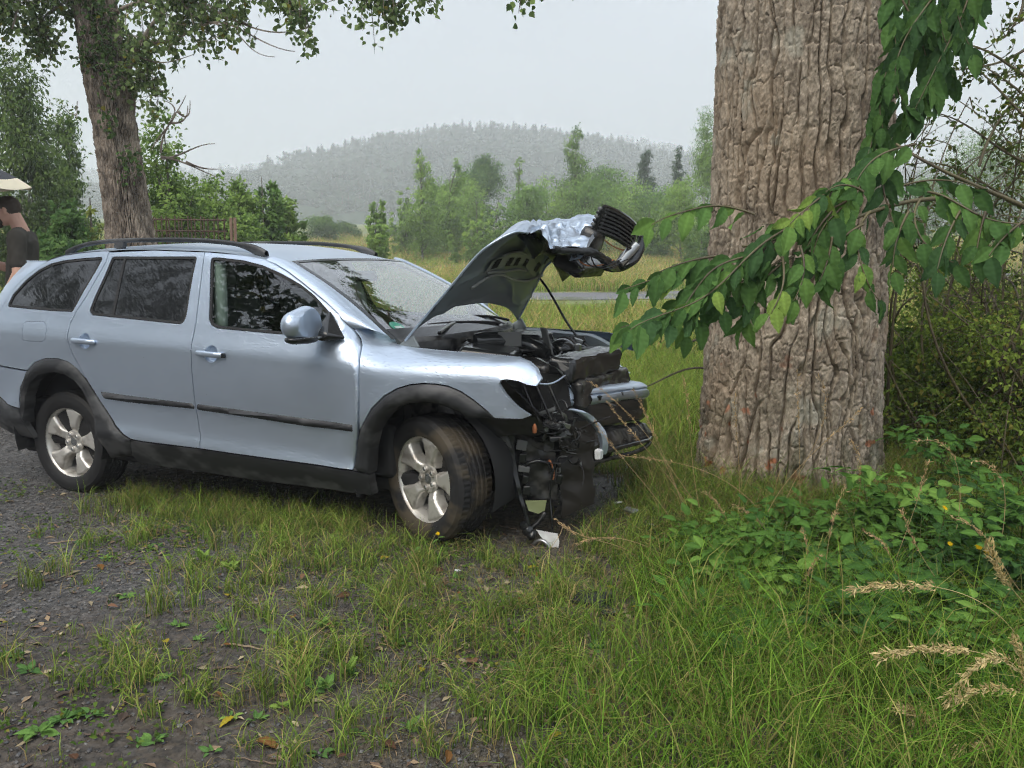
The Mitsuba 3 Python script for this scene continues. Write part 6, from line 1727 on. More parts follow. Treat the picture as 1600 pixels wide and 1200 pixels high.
for pts, d in (([(1620, 130), (1560, 90), (1510, 70), (1470, 80)], 5.0), ([(1640, 220), (1580, 160), (1530, 110), (1500, 85)], 5.0), ([(1640, 190), (1590, 140), (1530, 100)], 5.2), ([(1600, -10), (1598, 10), (1580, 45), (1568, 60)], 5.0), ([(1640, 260), (1560, 230), (1500, 190), (1450, 175)], 5.3), ([(1620, 60), (1580, 90), (1530, 105), (1490, 110)], 5.1), ([(1640, 330), (1560, 300), (1490, 262), (1420, 258)], 5.5), ([(1530, 260), (1560, 190), (1590, 150), (1620, 120)], 5.2)):
    c = spline([pix(a, b, d) for a, b in pts], 18)
    wood.append(tube(c, np.linspace(0.011, 0.003, 18), 5))
    for j in range(9):
        q = c[r.integers(3, 18)]
        e2 = q + unit(r.normal(size=3)) * r.uniform(0.06, 0.22)
        t2 = spline([q, (q + e2) / 2 + r.normal(size=3) * 0.02, e2], 7)
        wood.append(tube(t2, np.linspace(0.004, 0.0015, 7), 3))
        LP.append(t2[r.integers(1, 7, 7)] + r.normal(size=(7, 3)) * 0.02)
wm = cat(wood)
put('stems', wm, 'm_twig', tb, smooth=True)
P = np.vstack(LP)
n = len(P)
v, f, per = leaf_cards(P, r.normal(size=(n, 3)) + [0, 0, -0.2], r.normal(size=(n, 3)) + [0, -0.4, 0.8], r.uniform(0.025, 0.048, n), r.uniform(0.016, 0.028, n), six=True)
lc = leaf_colors(n, per, (0.045, 0.075, 0.018), (0.17, 0.23, 0.045), r, 0.07)
lc[:3 * len(lc) // 10] *= 0.7
put('leaves', (v, f), 'm_leaf', tb, color=lc, kind='stuff')
# low undergrowth of the bush
for i, (px, py, d, w, h, n, nm) in enumerate(((1430, 480, 7.6, 0.9, 1.5, 3600, 'tall light bramble behind the right edge of the big trunk'), (1540, 470, 7.4, 1.0, 1.6, 4000, 'tall bramble behind the hanging leaves at the right'), (1440, 560, 6.4, 0.75, 0.9, 3600, 'low bramble between the big trunk and the thorn bush'), (1550, 570, 5.8, 0.8, 1.0, 4200, 'dark low bramble under the thorn bush at the right edge'), (1640, 560, 5.4, 0.8, 1.2, 3000, 'bramble cut off by the right edge of the picture'))):
    c0 = pix(px, py, d)
    z0 = float(gz(c0[0], c0[1]))
    r = np.random.default_rng(60 + i)
    bl = [(r.normal() * w * 0.4, r.normal() * w * 0.35, h * r.uniform(0.15, 0.85), w * r.uniform(0.25, 0.45), w * r.uniform(0.25, 0.45), h * 0.22) for _ in range(9)]
    m, c = crown(bl, int(2.6 * n), 0.037, r, (0.055, 0.10, 0.022), (0.26, 0.34, 0.065), aspect=0.65, six=True, yellow=0.10)
    k = thing('bramble', nm, 'shrub')
    put('leaves', (m[0] + [c0[0], c0[1], z0], m[1]), 'm_leaf', k, color=c)
    ws_ = []
    for _ in range(26):
        e = np.array([c0[0] + r.normal() * w * 0.6, c0[1] + r.normal() * w * 0.5, z0 + h * r.uniform(0.2, 1.0)])
        s0 = np.array([c0[0] + r.normal() * w * 0.3, c0[1] + r.normal() * w * 0.3, z0 - 0.02])
        ws_.append(tube(spline([s0, (s0 + e) / 2 + [0, 0, 0.25] + r.normal(size=3) * 0.1, e], 10), np.linspace(0.006, 0.002, 10), 4))
    put('stems', cat(ws_), 'm_twig', k, smooth=True)
# ------------------------------------------------------------------ grass and ground cover near the viewpoint
vr = np.random.default_rng(77)


def cover(x, y):
    h = heading(x, y)
    n = meshkit.fbm(np.stack([x * 0.9, y * 0.9, x * 0], -1), 3, 21)
    return smin(h - 0.75 * np.maximum(3.6 - y, 0) + (n - 0.5) * 3.2, 0.9, 3.1)


def under_car(x, y, grow_=0.0):
    h = heading(x, y)
    s = -(x - CAR[0]) * math.sin(YAW) + (y - CAR[1]) * math.cos(YAW)
    return (h > -0.9) & (h < 3.3) & (np.abs(s) < 0.74 + grow_)


def blades(x, y, L, W, lean, col, r, seg=2, z=None, tipcol=None, azim=None):
    """Curved grass blades. seg 2 = 3 triangles, seg 3 = 5."""
    n = len(x)
    z = gz(x, y) - 0.004 if z is None else z
    a = r.uniform(0, 2 * np.pi, n) if azim is None else azim
    f = r.uniform(0, 2 * np.pi, n)
    D = np.stack([np.cos(a), np.sin(a), a * 0], -1)
    S = np.stack([np.cos(f), np.sin(f), f * 0], -1)
    base = np.stack([x, y, z], -1)
    up = np.array([0, 0, 1.0])
    rows = []
    ts = np.linspace(0, 1, seg + 1)
    for t in ts:
        bend = lean * t ** 1.9
        p = base + D * (L * np.sin(bend) * t)[:, None] * 0.95 + up * (L * t * np.cos(bend * 0.8))[:, None]
        w = W * (1 - t) ** 0.7 * (0.75 if t == 0 else 1.0)
        rows.append(p if t == 1 else (p - S * w[:, None] / 2, p + S * w[:, None] / 2))
    V = []
    for q in rows:
        V += [q] if not isinstance(q, tuple) else list(q)
    per = len(V)
    v = np.stack(V, 1).reshape(-1, 3)
    b = np.arange(n)[:, None] * per
    tris = []
    for s in range(seg - 1):
        o = 2 * s
        tris += [[o, o + 1, o + 3], [o, o + 3, o + 2]]
    o = 2 * (seg - 1)
    tris.append([o, o + 1, o + 2])
    f_ = np.concatenate([b + t for t in tris], 1).reshape(-1, 3)
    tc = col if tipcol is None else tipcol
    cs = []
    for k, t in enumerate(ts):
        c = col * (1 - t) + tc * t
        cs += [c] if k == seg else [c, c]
    return (v, f_), np.clip(np.stack(cs, 1).reshape(-1, 3), 0, 1)


def grass_tones(n, r, straw=0.12):
    g = np.array([(0.070, 0.132, 0.026), (0.120, 0.210, 0.038), (0.175, 0.275, 0.052), (0.155, 0.200, 0.050), (0.23, 0.30, 0.072)])
    c = g[r.integers(0, 5, n)] * r.uniform(0.75, 1.25, (n, 1))
    s = r.random(n) < straw
    c[s] = np.array([0.33, 0.265, 0.13]) * r.uniform(0.6, 1.2, (s.sum(), 1))
    return c


def scatter(n, x0, x1, y0, y1, prob, r):
    x, y = r.uniform(x0, x1, n), r.uniform(y0, y1, n)
    k = r.random(n) < prob(x, y)
    return x[k], y[k]


def tufted(x, y, r, per, spread):
    """Every point becomes a tuft of `per` blades."""
    n = len(x)
    X = np.repeat(x, per) + r.normal(size=n * per) * spread
    Y = np.repeat(y, per) + r.normal(size=n * per) * spread
    return X, Y


meshes, cols = [], []


def add_grass(x, y, L, W, lean, straw, seg=2, gain=1.0):
    n = len(x)
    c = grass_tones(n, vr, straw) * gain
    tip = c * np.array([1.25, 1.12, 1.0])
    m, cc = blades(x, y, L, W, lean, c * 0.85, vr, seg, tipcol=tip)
    meshes.append(m)
    cols.append(cc)


inview = lambda x, y: np.abs(x) < 0.64 * y + 0.25
# short turf of the verge
x, y = scatter(34000, -3.2, 5.0, 2.0, 9.0, lambda x, y: np.where(under_car(x, y), 0.10, 1.0) * cover(x, y) ** 1.5 * inview(x, y) * (np.hypot(x - BT[0], y - BT[1]) > 0.5), vr)
x, y = tufted(x, y, vr, 4, 0.018)
n = len(x)
h = heading(x, y)
tall = smin(x + 0.25 * (3.5 - y), -0.1, 0.9)
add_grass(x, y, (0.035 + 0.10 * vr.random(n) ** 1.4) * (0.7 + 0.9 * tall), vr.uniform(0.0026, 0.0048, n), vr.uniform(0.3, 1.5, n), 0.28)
# tufts standing among the short turf
tx, ty = scatter(1700, -2.6, 1.6, 2.2, 6.6, lambda x, y: np.where(under_car(x, y, 0.12), 0.0, 1.0) * (0.05 + cover(x, y)) * inview(x, y), vr)
x, y = tufted(tx, ty, vr, 24, 0.022)
n = len(x)
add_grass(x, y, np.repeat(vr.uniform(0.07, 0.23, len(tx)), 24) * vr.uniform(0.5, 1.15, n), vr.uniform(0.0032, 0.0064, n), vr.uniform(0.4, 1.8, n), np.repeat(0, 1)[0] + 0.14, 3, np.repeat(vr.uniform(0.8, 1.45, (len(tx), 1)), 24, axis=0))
# lone little tufts in the gravel
tx, ty = scatter(210, -4.5, -0.2, 2.1, 6.6, lambda x, y: np.where(under_car(x, y, 0.1), 0.0, 1.0) * (1 - cover(x, y)) * inview(x, y) * np.clip(0.15 + heading(x, y) * 0.35, 0, 1), vr)
x, y = tufted(tx, ty, vr, 14, 0.022)
n = len(x)
add_grass(x, y, vr.uniform(0.02, 0.085, n), vr.uniform(0.002, 0.004, n), vr.uniform(0.3, 1.4, n), 0.25)
# grass under the sill and beside the wheels
hx = vr.uniform(0.35, 2.2, 380)
sx = vr.normal(size=380) * 0.13 - 0.80
px_, py_ = CAR[0] + hx * math.cos(YAW) - sx * math.sin(YAW), CAR[1] + hx * math.sin(YAW) + sx * math.cos(YAW)
x, y = tufted(px_, py_, vr, 14, 0.03)
n = len(x)
add_grass(x, y, vr.uniform(0.04, 0.15, n), vr.uniform(0.0025, 0.004, n), vr.uniform(0.2, 1.0, n), 0.15)
# long grass at the right and round the big trunk
tx, ty = scatter(9000, 0.0, 4.6, 1.7, 8.0, lambda x, y: smin(x + 0.35 * (3.2 - y) + 0.35 * (meshkit.fbm(np.stack([x * 1.5, y * 1.5, x * 0], -1), 3, 5) - 0.5), 0.10, 0.75) * inview(x, y) * (np.hypot(x - BT[0], y - BT[1]) > 0.56) * np.where(under_car(x, y, 0.1), 0.15, 1.0) * np.where(y > 5.2, 0.45, 1.0), vr)
x, y = tufted(tx, ty, vr, 8, 0.03)
n = len(x)
near = smin(4.2 - y, 0.0, 1.6)
Lq = np.repeat(vr.uniform(0.16, 0.44, len(tx)), 8) * vr.uniform(0.45, 1.1, n) * (0.72 + 0.42 * near) * (0.55 + 0.45 * smin(x, 0.1, 0.9))
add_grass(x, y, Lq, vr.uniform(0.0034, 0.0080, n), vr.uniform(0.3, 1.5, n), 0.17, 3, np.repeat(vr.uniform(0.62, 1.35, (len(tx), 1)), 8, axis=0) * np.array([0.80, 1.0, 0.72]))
a = vr.uniform(math.pi, 2 * math.pi + 0.6, 560)
q = vr.uniform(0.57, 1.05, 560)
x, y = tufted(BT[0] + q * np.cos(a), BT[1] + q * np.sin(a), vr, 12, 0.03)
n = len(x)
add_grass(x, y, np.repeat(vr.uniform(0.14, 0.36, 560), 12) * vr.uniform(0.4, 1.1, n), vr.uniform(0.003, 0.006, n), vr.uniform(0.3, 1.3, n), 0.30, 3)
put('grass', cat(meshes), 'm_grass', color=np.vstack(cols), label='rough grass of the verge, short by the car and long at the right', kind='stuff')

# low broad-leaved cover between the blades
x, y = scatter(24000, -3.8, 4.0, 2.0, 7.0, lambda x, y: np.where(under_car(x, y, 0.05), 0.0, 1.0) * (0.38 + cover(x, y)) * inview(x, y) * smin(meshkit.fbm(np.stack([x * 2.2, y * 2.2, x * 0 + 3], -1), 3, 8), 0.42, 0.62) * (np.hypot(x - BT[0], y - BT[1]) > 0.5), vr)
x, y = tufted(x, y, vr, 3, 0.02)
n = len(x)
P = np.stack([x, y, gz(x, y) + vr.uniform(0.002, 0.04, n)], -1)
v, f, per = leaf_cards(P, vr.normal(size=(n, 3)) * [1, 1, 0.3] + [0, 0, 0.15], vr.normal(size=(n, 3)) * 0.35 + [0, -0.1, 1], vr.uniform(0.010, 0.026, n), vr.uniform(0.008, 0.017, n), six=True)
put('ground_cover', (v, f), 'm_leaf', color=leaf_colors(n, per, (0.05, 0.09, 0.02), (0.15, 0.235, 0.045), vr, 0.08), label='small-leaved weeds creeping through the turf', kind='stuff')

# straw and chaff lying about
x, y = scatter(30000, -4.2, 2.0, 2.0, 7.5, lambda x, y: np.where(under_car(x, y), 0.0, 1.0) * inview(x, y) * (0.25 + 0.75 * smin(meshkit.fbm(np.stack([x * 1.7, y * 1.7, x * 0 + 6], -1), 3, 2), 0.4, 0.6)) * np.clip(0.25 + 0.6 * heading(x, y), 0, 1), vr)
n = len(x)
P = np.stack([x, y, gz(x, y) + 0.006], -1)
d = vr.normal(size=(n, 3)) * [1, 1, 0.08]
L = 0.008 + 0.06 * vr.random(n) ** 2.0
v, f, per = leaf_cards(P, d, vr.normal(size=(n, 3)) * 0.2 + [0, 0, 1], L, np.maximum(0.0025, L * np.where(vr.random(n) < 0.55, 0.10, vr.uniform(0.25, 0.6, n))), fold=0.12)
base = np.array([(0.24, 0.17, 0.10), (0.15, 0.095, 0.06), (0.32, 0.26, 0.16), (0.07, 0.045, 0.032)])[vr.integers(0, 4, n)] * vr.uniform(0.6, 1.2, (n, 1))
put('straw_litter', (v, f), 'm_wood', color=np.repeat(base, per, axis=0), label='bits of dry straw and bark littering the verge', kind='stuff')

# loose stones
x, y = scatter(70000, -4.6, 1.2, 1.9, 7.5, lambda x, y: inview(x, y) * (1 - 0.85 * cover(x, y)) * (0.45 + 0.55 * smin(meshkit.fbm(np.stack([x * 1.3, y * 1.3, x * 0 + 3], -1), 4, 3), 0.35, 0.6)), vr)
n = len(x)
ico = trimesh.creation.icosahedron()
s = 0.0022 + 0.0075 * vr.random(n) ** 4.0
rot = vr.normal(size=(n, 3))
V = np.asarray(ico.vertices)[None] * (1 + 0.5 * (vr.random((n, 12)) - 0.5))[..., None] * s[:, None, None] * np.stack([vr.uniform(0.8, 1.4, n), vr.uniform(0.8, 1.3, n), vr.uniform(0.5, 0.9, n)], -1)[:, None]
a = vr.uniform(0, 6.28, n)
V = np.stack([V[..., 0] * np.cos(a)[:, None] - V[..., 1] * np.sin(a)[:, None], V[..., 0] * np.sin(a)[:, None] + V[..., 1] * np.cos(a)[:, None], V[..., 2]], -1)
V = V + np.stack([x, y, gz(x, y) + s * 0.3], -1)[:, None]
F = (np.asarray(ico.faces)[None] + np.arange(n)[:, None, None] * 12).reshape(-1, 3)
tone = np.array([(0.075, 0.074, 0.076), (0.05, 0.049, 0.05), (0.12, 0.115, 0.108), (0.095, 0.078, 0.062), (0.042, 0.040, 0.040)])[vr.integers(0, 5, n)] * vr.uniform(0.6, 1.3, (n, 1))
principled('m_stone', VC, 0.45, specular=0.5)
put('gravel', (V.reshape(-1, 3), F), 'm_stone', color=np.repeat(tone, 12, axis=0), label='loose dark gravel chips on the verge', kind='stuff')

# ------------------------------------------------------------------ field grass beyond the car: patches, 'instance' copies
FK = []
for s, (hgt, straw, gain, nb) in enumerate(((0.30, 0.10, 1.05, 190), (0.38, 0.22, 1.15, 190), (0.48, 0.36, 1.2, 190), (0.55, 0.52, 1.25, 170))):
    r = np.random.default_rng(200 + s)
    x, y = r.normal(size=nb) * 0.34, r.normal(size=nb) * 0.34
    c = grass_tones(nb, r, straw) * gain * 1.15
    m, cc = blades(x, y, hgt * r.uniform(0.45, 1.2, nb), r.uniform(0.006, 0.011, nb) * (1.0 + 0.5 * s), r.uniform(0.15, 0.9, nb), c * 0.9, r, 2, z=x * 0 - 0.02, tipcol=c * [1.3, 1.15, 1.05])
    scene[f'field_kind_{s}'] = {'type': 'shapegroup', 'tuft': mikit.ply(m, 'm_grass', smooth=False, color=cc)}
    FK.append(f'field_kind_{s}')
fr2 = np.random.default_rng(9)
nfg = 0
while nfg < 5200:
    y = 7.2 + 80 * fr2.random() ** 1.7
    x = fr2.uniform(-0.66, 0.66) * y * 1.02
    if x < 0 and y < 9.5 and x < -1.5:
        continue
    if under_car(np.array(x), np.array(y), 0.3):
        continue
    zt = float(gz(x, y, False))
    # keep the tracks clear
    on = False
    for nx_, ny_, w in (((-2.5, 1.0, 3.5, 8, 16, 27, 40), (27.0, 27.6, 28.3, 30, 36, 44, 50), 2.6), ((-30, -12, -6, -2.5, 1.5, 3), (36, 40, 45, 53, 68, 80), 2.6)):
        if nx_[0] < x < nx_[-1] and -w - (6.0 if nx_[0] < -10 else 3.0) < y - np.interp(x, nx_, ny_) < w * (1.0 if nx_[0] > -10 else 1.6):
            on = True
    if on:
        continue
    n_ = float(meshkit.fbm(np.array([x * 0.16, y * 0.11, 0.3]), 3, 4))
    if x < -6 and y > 18 and fr2.random() < 0.4:
        continue
    k = 0 if y < 12 else (1 if n_ < 0.42 else 2 if n_ < 0.60 else 3)
    if 12 < y < 25 and fr2.random() < 0.6:
        k = max(0, k - 1)
    if y > 32 and fr2.random() < 0.35:
        k = 3
    nfg += 1
    sc = float(fr2.uniform(0.7, 1.2)) * (1 + max(0, y - 20) * 0.012)
    scene[f'field_grass__{nfg:03d}'] = {'type': 'instance', 'group': {'type': 'ref', 'id': FK[k]}, 'to_world': T().translate([float(x), float(y), zt]).rotate([0, 0, 1], float(fr2.uniform(0, 360))).scale([sc * 1.3, sc * 1.3, sc])}
lab('field_grass', 'tall yellow-green meadow grass behind the car', 'grass', kind='stuff')
# ------------------------------------------------------------------ single plants, stalks, fallen leaves and scraps
def ground_at(px, py):
    """Where a bearing of the photograph meets the ground."""
    d = _fw + (np.array([1.0, 0, 0]) * math.cos(ROLL) + _up0 * math.sin(ROLL)) * (px - 800) / FOCAL - _up * (py - 600) / FOCAL
    o = np.array([0, 0, CAM_Z])
    t = np.linspace(1.5, 14, 800)
    P = o + t[:, None] * d
    i = int(np.argmax(P[:, 2] < gz(P[:, 0], P[:, 1])))
    return P[i]


pr = np.random.default_rng(55)


# ---- dry stalks with feathery heads
def grass_stalk(pts, depth, head=0.35, r0=0.0016, tone=(0.42, 0.31, 0.16), dens=34, spread=0.016, label=None, group='dry grass stalks with seed heads'):
    P = np.array([pix(a, b, d) for (a, b), d in zip(pts, np.broadcast_to(depth, (len(pts),)))])
    c = spline(P, 40)
    key = thing('grass_stalk', label or 'dry straw-coloured grass stalk with a feathery seed head', 'grass stalk', group)
    sm = tube(c, np.linspace(r0, r0 * 0.45, 40), 4)
    put('stem', sm, 'm_wood', key, color=flat_color(sm[0], tone, pr, 0.1), smooth=True)
    i0 = int(40 * (1 - head))
    n = dens
    idx = pr.integers(i0, 40, n)
    t = unit(np.gradient(c, axis=0))[idx]
    L = pr.uniform(0.010, 0.022, n) * (spread / 0.016)
    d = t + pr.normal(size=(n, 3)) * 0.42
    p = c[idx] + pr.normal(size=(n, 3)) * spread * 0.22
    v, f, per = leaf_cards(p, d, pr.normal(size=(n, 3)), L, L * 0.24)
    col = np.repeat(np.array(tone)[None] * pr.uniform(0.7, 1.35, (n, 1)), per, axis=0)
    put('seed_head', (v, f), 'm_wood', key, color=np.clip(col, 0, 1))


STALKS = [
    ([(1110, 815), (1040, 720), (985, 650), (920, 596)], 4.55), ([(1090, 820), (1040, 740), (1000, 690), (950, 630)], 4.5), ([(1075, 800), (1030, 700), (1005, 640), (990, 610)], 4.5),
    ([(1070, 810), (1045, 730), (1015, 660), (1000, 625)], 4.6), ([(1060, 830), (1010, 760), (960, 700), (930, 660)], 4.5), ([(1180, 790), (1110, 740), (1050, 722), (970, 712)], 4.4),
    ([(1250, 860), (1250, 760), (1248, 660), (1246, 580)], 4.3), ([(1200, 800), (1240, 740), (1290, 690), (1345, 640)], 4.2), ([(1220, 810), (1270, 700), (1290, 640), (1280, 590)], 4.3),
    ([(1150, 830), (1155, 740), (1150, 660), (1148, 620)], 4.4), ([(1095, 800), (1080, 700), (1075, 640), (1068, 590)], 4.5), ([(1320, 880), (1335, 800), (1345, 740), (1330, 690)], 4.1),
    ([(1200, 980), (1235, 940), (1260, 900), (1280, 870)], 3.6), ([(1230, 990), (1250, 930), (1262, 880), (1255, 830)], 3.7),
    ([(1600, 1010), (1520, 935), (1440, 915), (1330, 922)], 2.9), ([(1640, 1000), (1590, 930), (1560, 890), (1545, 850)], 2.9), ([(1640, 1120), (1580, 1040), (1500, 1015), (1380, 1024)], 2.6),
    ([(1660, 1170), (1620, 1100), (1560, 1075), (1490, 1100)], 2.6), ([(1640, 1180), (1600, 1060), (1570, 1030), (1480, 1095)], 2.6), ([(1620, 1230), (1580, 1180), (1540, 1166), (1480, 1180)], 2.5),
    ([(1560, 1240), (1590, 1120), (1600, 1060), (1585, 1000)], 2.7), ([(1500, 1240), (1470, 1160), (1440, 1120), (1400, 1105)], 2.6), ([(1500, 960), (1460, 900), (1430, 850), (1410, 800)], 3.4), ([(1480, 880), (1500, 780), (1480, 700), (1430, 690)], 3.8), ([(1560, 900), (1570, 800), (1560, 740), (1520, 720)], 3.6),
    ([(1290, 1100), (1250, 1085), (1220, 1078), (1175, 1092)], 2.9), ([(980, 1090), (930, 1080), (890, 1078), (830, 1084)], 3.0), ([(1060, 880), (1000, 850), (950, 840), (905, 848)], 4.0),
    ([(880, 820), (865, 850), (840, 880), (830, 900)], 4.2), ([(1010, 900), (980, 860), (940, 846), (870, 812)], 4.1), ([(1420, 980), (1400, 900), (1380, 850), (1350, 830)], 3.4), ([(1130, 900), (1140, 850), (1130, 800), (1100, 770)], 4.2),
    ([(1300, 1000), (1290, 900), (1300, 820), (1320, 760)], 3.6), ([(1390, 900), (1420, 820), (1440, 760), (1450, 720)], 3.7), ([(1240, 900), (1210, 850), (1190, 820), (1150, 790)], 4.0), ([(1600, 930), (1560, 870), (1530, 830), (1490, 810)], 3.3)]
SL = {0: 'long straw-coloured grass stalk leaning across the torn bumper', 6: 'tall upright grass stalk in front of the middle of the big trunk', 7: 'grass stalk slanting up to the right across the foot of the big trunk',
      14: 'feathery grass stalk arching to the left, uppermost of those at the lower right', 17: 'heavy straw head drooping at the right edge, low in the picture', 19: 'small straw head nearest the bottom right corner', 26: 'short pale grass head lying towards the left, below the middle of the picture'}
for i, (pts, d) in enumerate(STALKS):
    dd = np.array([d * 1.0, d * 0.985, d * 0.97, d * 0.96])
    thick = 14 <= i <= 21
    grass_stalk(pts, dd, head=0.42 if thick else 0.34, dens=150 if thick else 60, spread=0.026 if thick else 0.017, r0=0.0018, label=SL.get(i), group=None if i in SL else 'dry grass stalks with seed heads', tone=(0.45, 0.36, 0.17) if thick else (0.43, 0.30, 0.155))


# ---- leafy shoots with toothed compound leaves
def compound_leaf(seed, pairs=2, size=0.05):
    r = np.random.default_rng(seed)
    ms, vs = [], []
    rach = spline([(0, 0, 0), (size * 1.2, 0, size * 0.15), (size * 2.6, 0, -size * 0.1)], 8)
    t = tube(rach, 0.0012, 3)
    ms.append(t)
    vs.append(np.full(len(t[0]), 1.3))
    spots = [(2.5, 0.0)] + [(1.0 + 0.8 * k, s) for k in range(pairs) for s in (-1, 1)]
    for u, s in spots:
        lm, vein = big_leaf(seed * 9 + int(u * 10) + int(s), 8, 5)
        L = size * r.uniform(0.85, 1.2)
        a = s * r.uniform(0.9, 1.25)
        v = np.asarray(lm[0]) * [L, L * 1.12, L] @ Rx(r.normal() * 0.35).T @ Ry(r.uniform(-0.1, 0.35)).T @ Rz(a).T + [u * size, 0, size * 0.08]
        ms.append((v, lm[1]))
        vs.append(vein)
    return cat(ms), np.concatenate(vs)


CLV = [compound_leaf(s, 2 if s % 2 else 1) for s in range(6)]
CLD = {}


def cl_dict(k, tone):
    if (k, tone) not in CLD:
        base = np.array([(0.054, 0.120, 0.029), (0.084, 0.172, 0.036), (0.15, 0.265, 0.055), (0.044, 0.096, 0.030)][tone])
        CLD[(k, tone)] = mikit.ply(CLV[k][0], 'm_big_leaf', smooth=True, color=np.clip(base[None] * CLV[k][1][:, None], 0, 1))
    return CLD[(k, tone)]


def shoot(name, label, category, foot, tips, scale, tones, per=7, group=None):
    key = thing(name, label, category, group)
    st = []
    for tip in tips:
        tip = np.array(tip, float)
        c = spline([foot, (foot + tip) / 2 + pr.normal(size=3) * 0.03 + [0, 0, 0.03], tip], 14)
        st.append(tube(c, np.linspace(0.0032, 0.0013, 14), 4))
        for j in range(per):
            i = int(13 * (0.30 + 0.70 * (j + pr.random()) / per))
            i = min(i, 13)
            a = pr.uniform(0, 6.28)
            d = unit(np.array([math.cos(a), math.sin(a) * 0.8 - 0.25, pr.uniform(-0.15, 0.5)]))
            y = unit(np.cross([0, -0.25, 1.0], d))
            z = np.cross(d, y)
            m = np.eye(4)
            m[:3, :3] = np.stack([d, y, z], 1) * scale * pr.uniform(0.7, 1.2)
            m[:3, 3] = c[i]
            put('leaf', cl_dict(int(pr.integers(0, 6)), int(pr.choice(tones))), None, key, to_world=TW(m))
    sm = cat(st)
    put('stem', sm, 'm_wood', key, color=flat_color(sm[0], (0.10, 0.11, 0.04), pr))


def tips_px(lst, d):
    return [pix(a, b, d + pr.uniform(-0.15, 0.15)) for a, b in lst]


SH = [((1180, 960), [(1140, 880), (1095, 885), (1180, 850), (1120, 930)], 3.75, [0, 1, 2], 'leafy shoot with toothed leaves before the left foot of the big trunk'),
      ((1230, 940), [(1180, 805), (1230, 815), (1265, 860)], 3.9, [0, 1, 1], 'upright shoot with pale green leaves at the middle of the trunk foot'),
      ((1240, 1010), [(1215, 960), (1260, 950), (1300, 930), (1180, 985)], 3.45, [0, 0, 1], 'broad-leaved shoot low in the long grass below the trunk'),
      ((1330, 900), [(1315, 790), (1290, 800), (1350, 815), (1330, 760)], 4.1, [1, 2, 1], 'bright young shoot against the right foot of the big trunk'),
      ((1390, 880), [(1380, 730), (1350, 740), (1410, 760), (1430, 790)], 4.0, [1, 2, 2], 'tallest bright shoot right of the trunk foot'),
      ((1460, 930), [(1440, 810), (1480, 800), (1410, 850), (1500, 850)], 3.7, [0, 3, 1], 'dark leafy shoot between the trunk and the yellow flowers'),
      ((1520, 1000), [(1480, 900), (1540, 910), (1500, 950)], 3.4, [0, 3, 0], 'dark leafy shoot below the yellow flowers'),
      ((1540, 1040), [(1500, 985), (1530, 1000), (1570, 980)], 3.0, [1, 0, 2], 'small-leaved shoot above the straw heads at the lower right'),
      ((1460, 760), [(1450, 640), (1455, 680), (1480, 700)], 4.6, [0, 1], 'thin tall shoot right of the trunk, before the brambles'),
      ((1600, 860), [(1590, 740), (1560, 790), (1610, 800)], 3.8, [0, 1, 1], 'leafy shoot at the right edge of the picture'),
      ((1330, 1010), [(1290, 960), (1350, 960), (1390, 940)], 3.35, [0, 3, 0], 'dark shoot in the middle of the long grass'),
      ((1410, 960), [(1380, 900), (1430, 890)], 3.6, [0, 3], 'dark low shoot right of the trunk foot'),
      ((1560, 940), [(1530, 860), (1590, 880)], 3.5, [0, 3], 'dark shoot beside the yellow flowers')]
SH += [((1120, 900), [(1075, 850), (1100, 830), (1150, 845)], 4.1, [1, 2, 1], 'pale shoot at the far left of the weeds under the big trunk'),
       ((1200, 1060), [(1130, 1000), (1180, 1010), (1230, 1030)], 3.2, [0, 1, 0], 'broad-leaved plant in the long grass, left of the straw heads'),
       ((1290, 960), [(1250, 880), (1300, 870), (1330, 890)], 3.75, [0, 1, 3], 'leafy plant in front of the middle of the trunk foot'),
       ((1370, 1020), [(1340, 930), (1390, 920), (1420, 960)], 3.3, [0, 1, 0], 'leafy plant above the topmost straw head'),
       ((1430, 880), [(1400, 800), (1450, 770), (1470, 830)], 3.95, [1, 0, 2], 'leafy plant right of the tallest bright shoot'),
       ((1530, 850), [(1490, 740), (1530, 730), (1550, 780)], 4.1, [0, 3, 1], 'tall weed before the brambles, right of the trunk'),
       ((1600, 960), [(1560, 830), (1600, 850), (1620, 900)], 3.4, [0, 1, 3], 'weed cut off by the right edge, above the straw heads'),
       ((1260, 870), [(1210, 790), (1260, 785), (1300, 800)], 4.25, [1, 0, 1], 'weed touching the bark at the middle of the trunk foot'),
       ((1160, 880), [(1130, 815), (1170, 800), (1200, 830)], 4.25, [1, 1, 2], 'weed touching the bark at the left of the trunk foot'),
       ((1480, 1100), [(1440, 1030), (1490, 1040), (1530, 1080)], 2.9, [0, 1], 'low weed among the straw heads at the lower right'),
       ((1100, 1010), [(1060, 960), (1110, 950), (1140, 980)], 3.5, [0, 1], 'low weed in the grass below the left of the trunk')]
for base, tips, d, tones, l in SH:
    f = ground_at(*base)
    shoot('leafy_shoot', l, 'plant', np.array([f[0], f[1], gz(f[0], f[1])]), tips_px(tips, d), 1.35, tones, per=11)


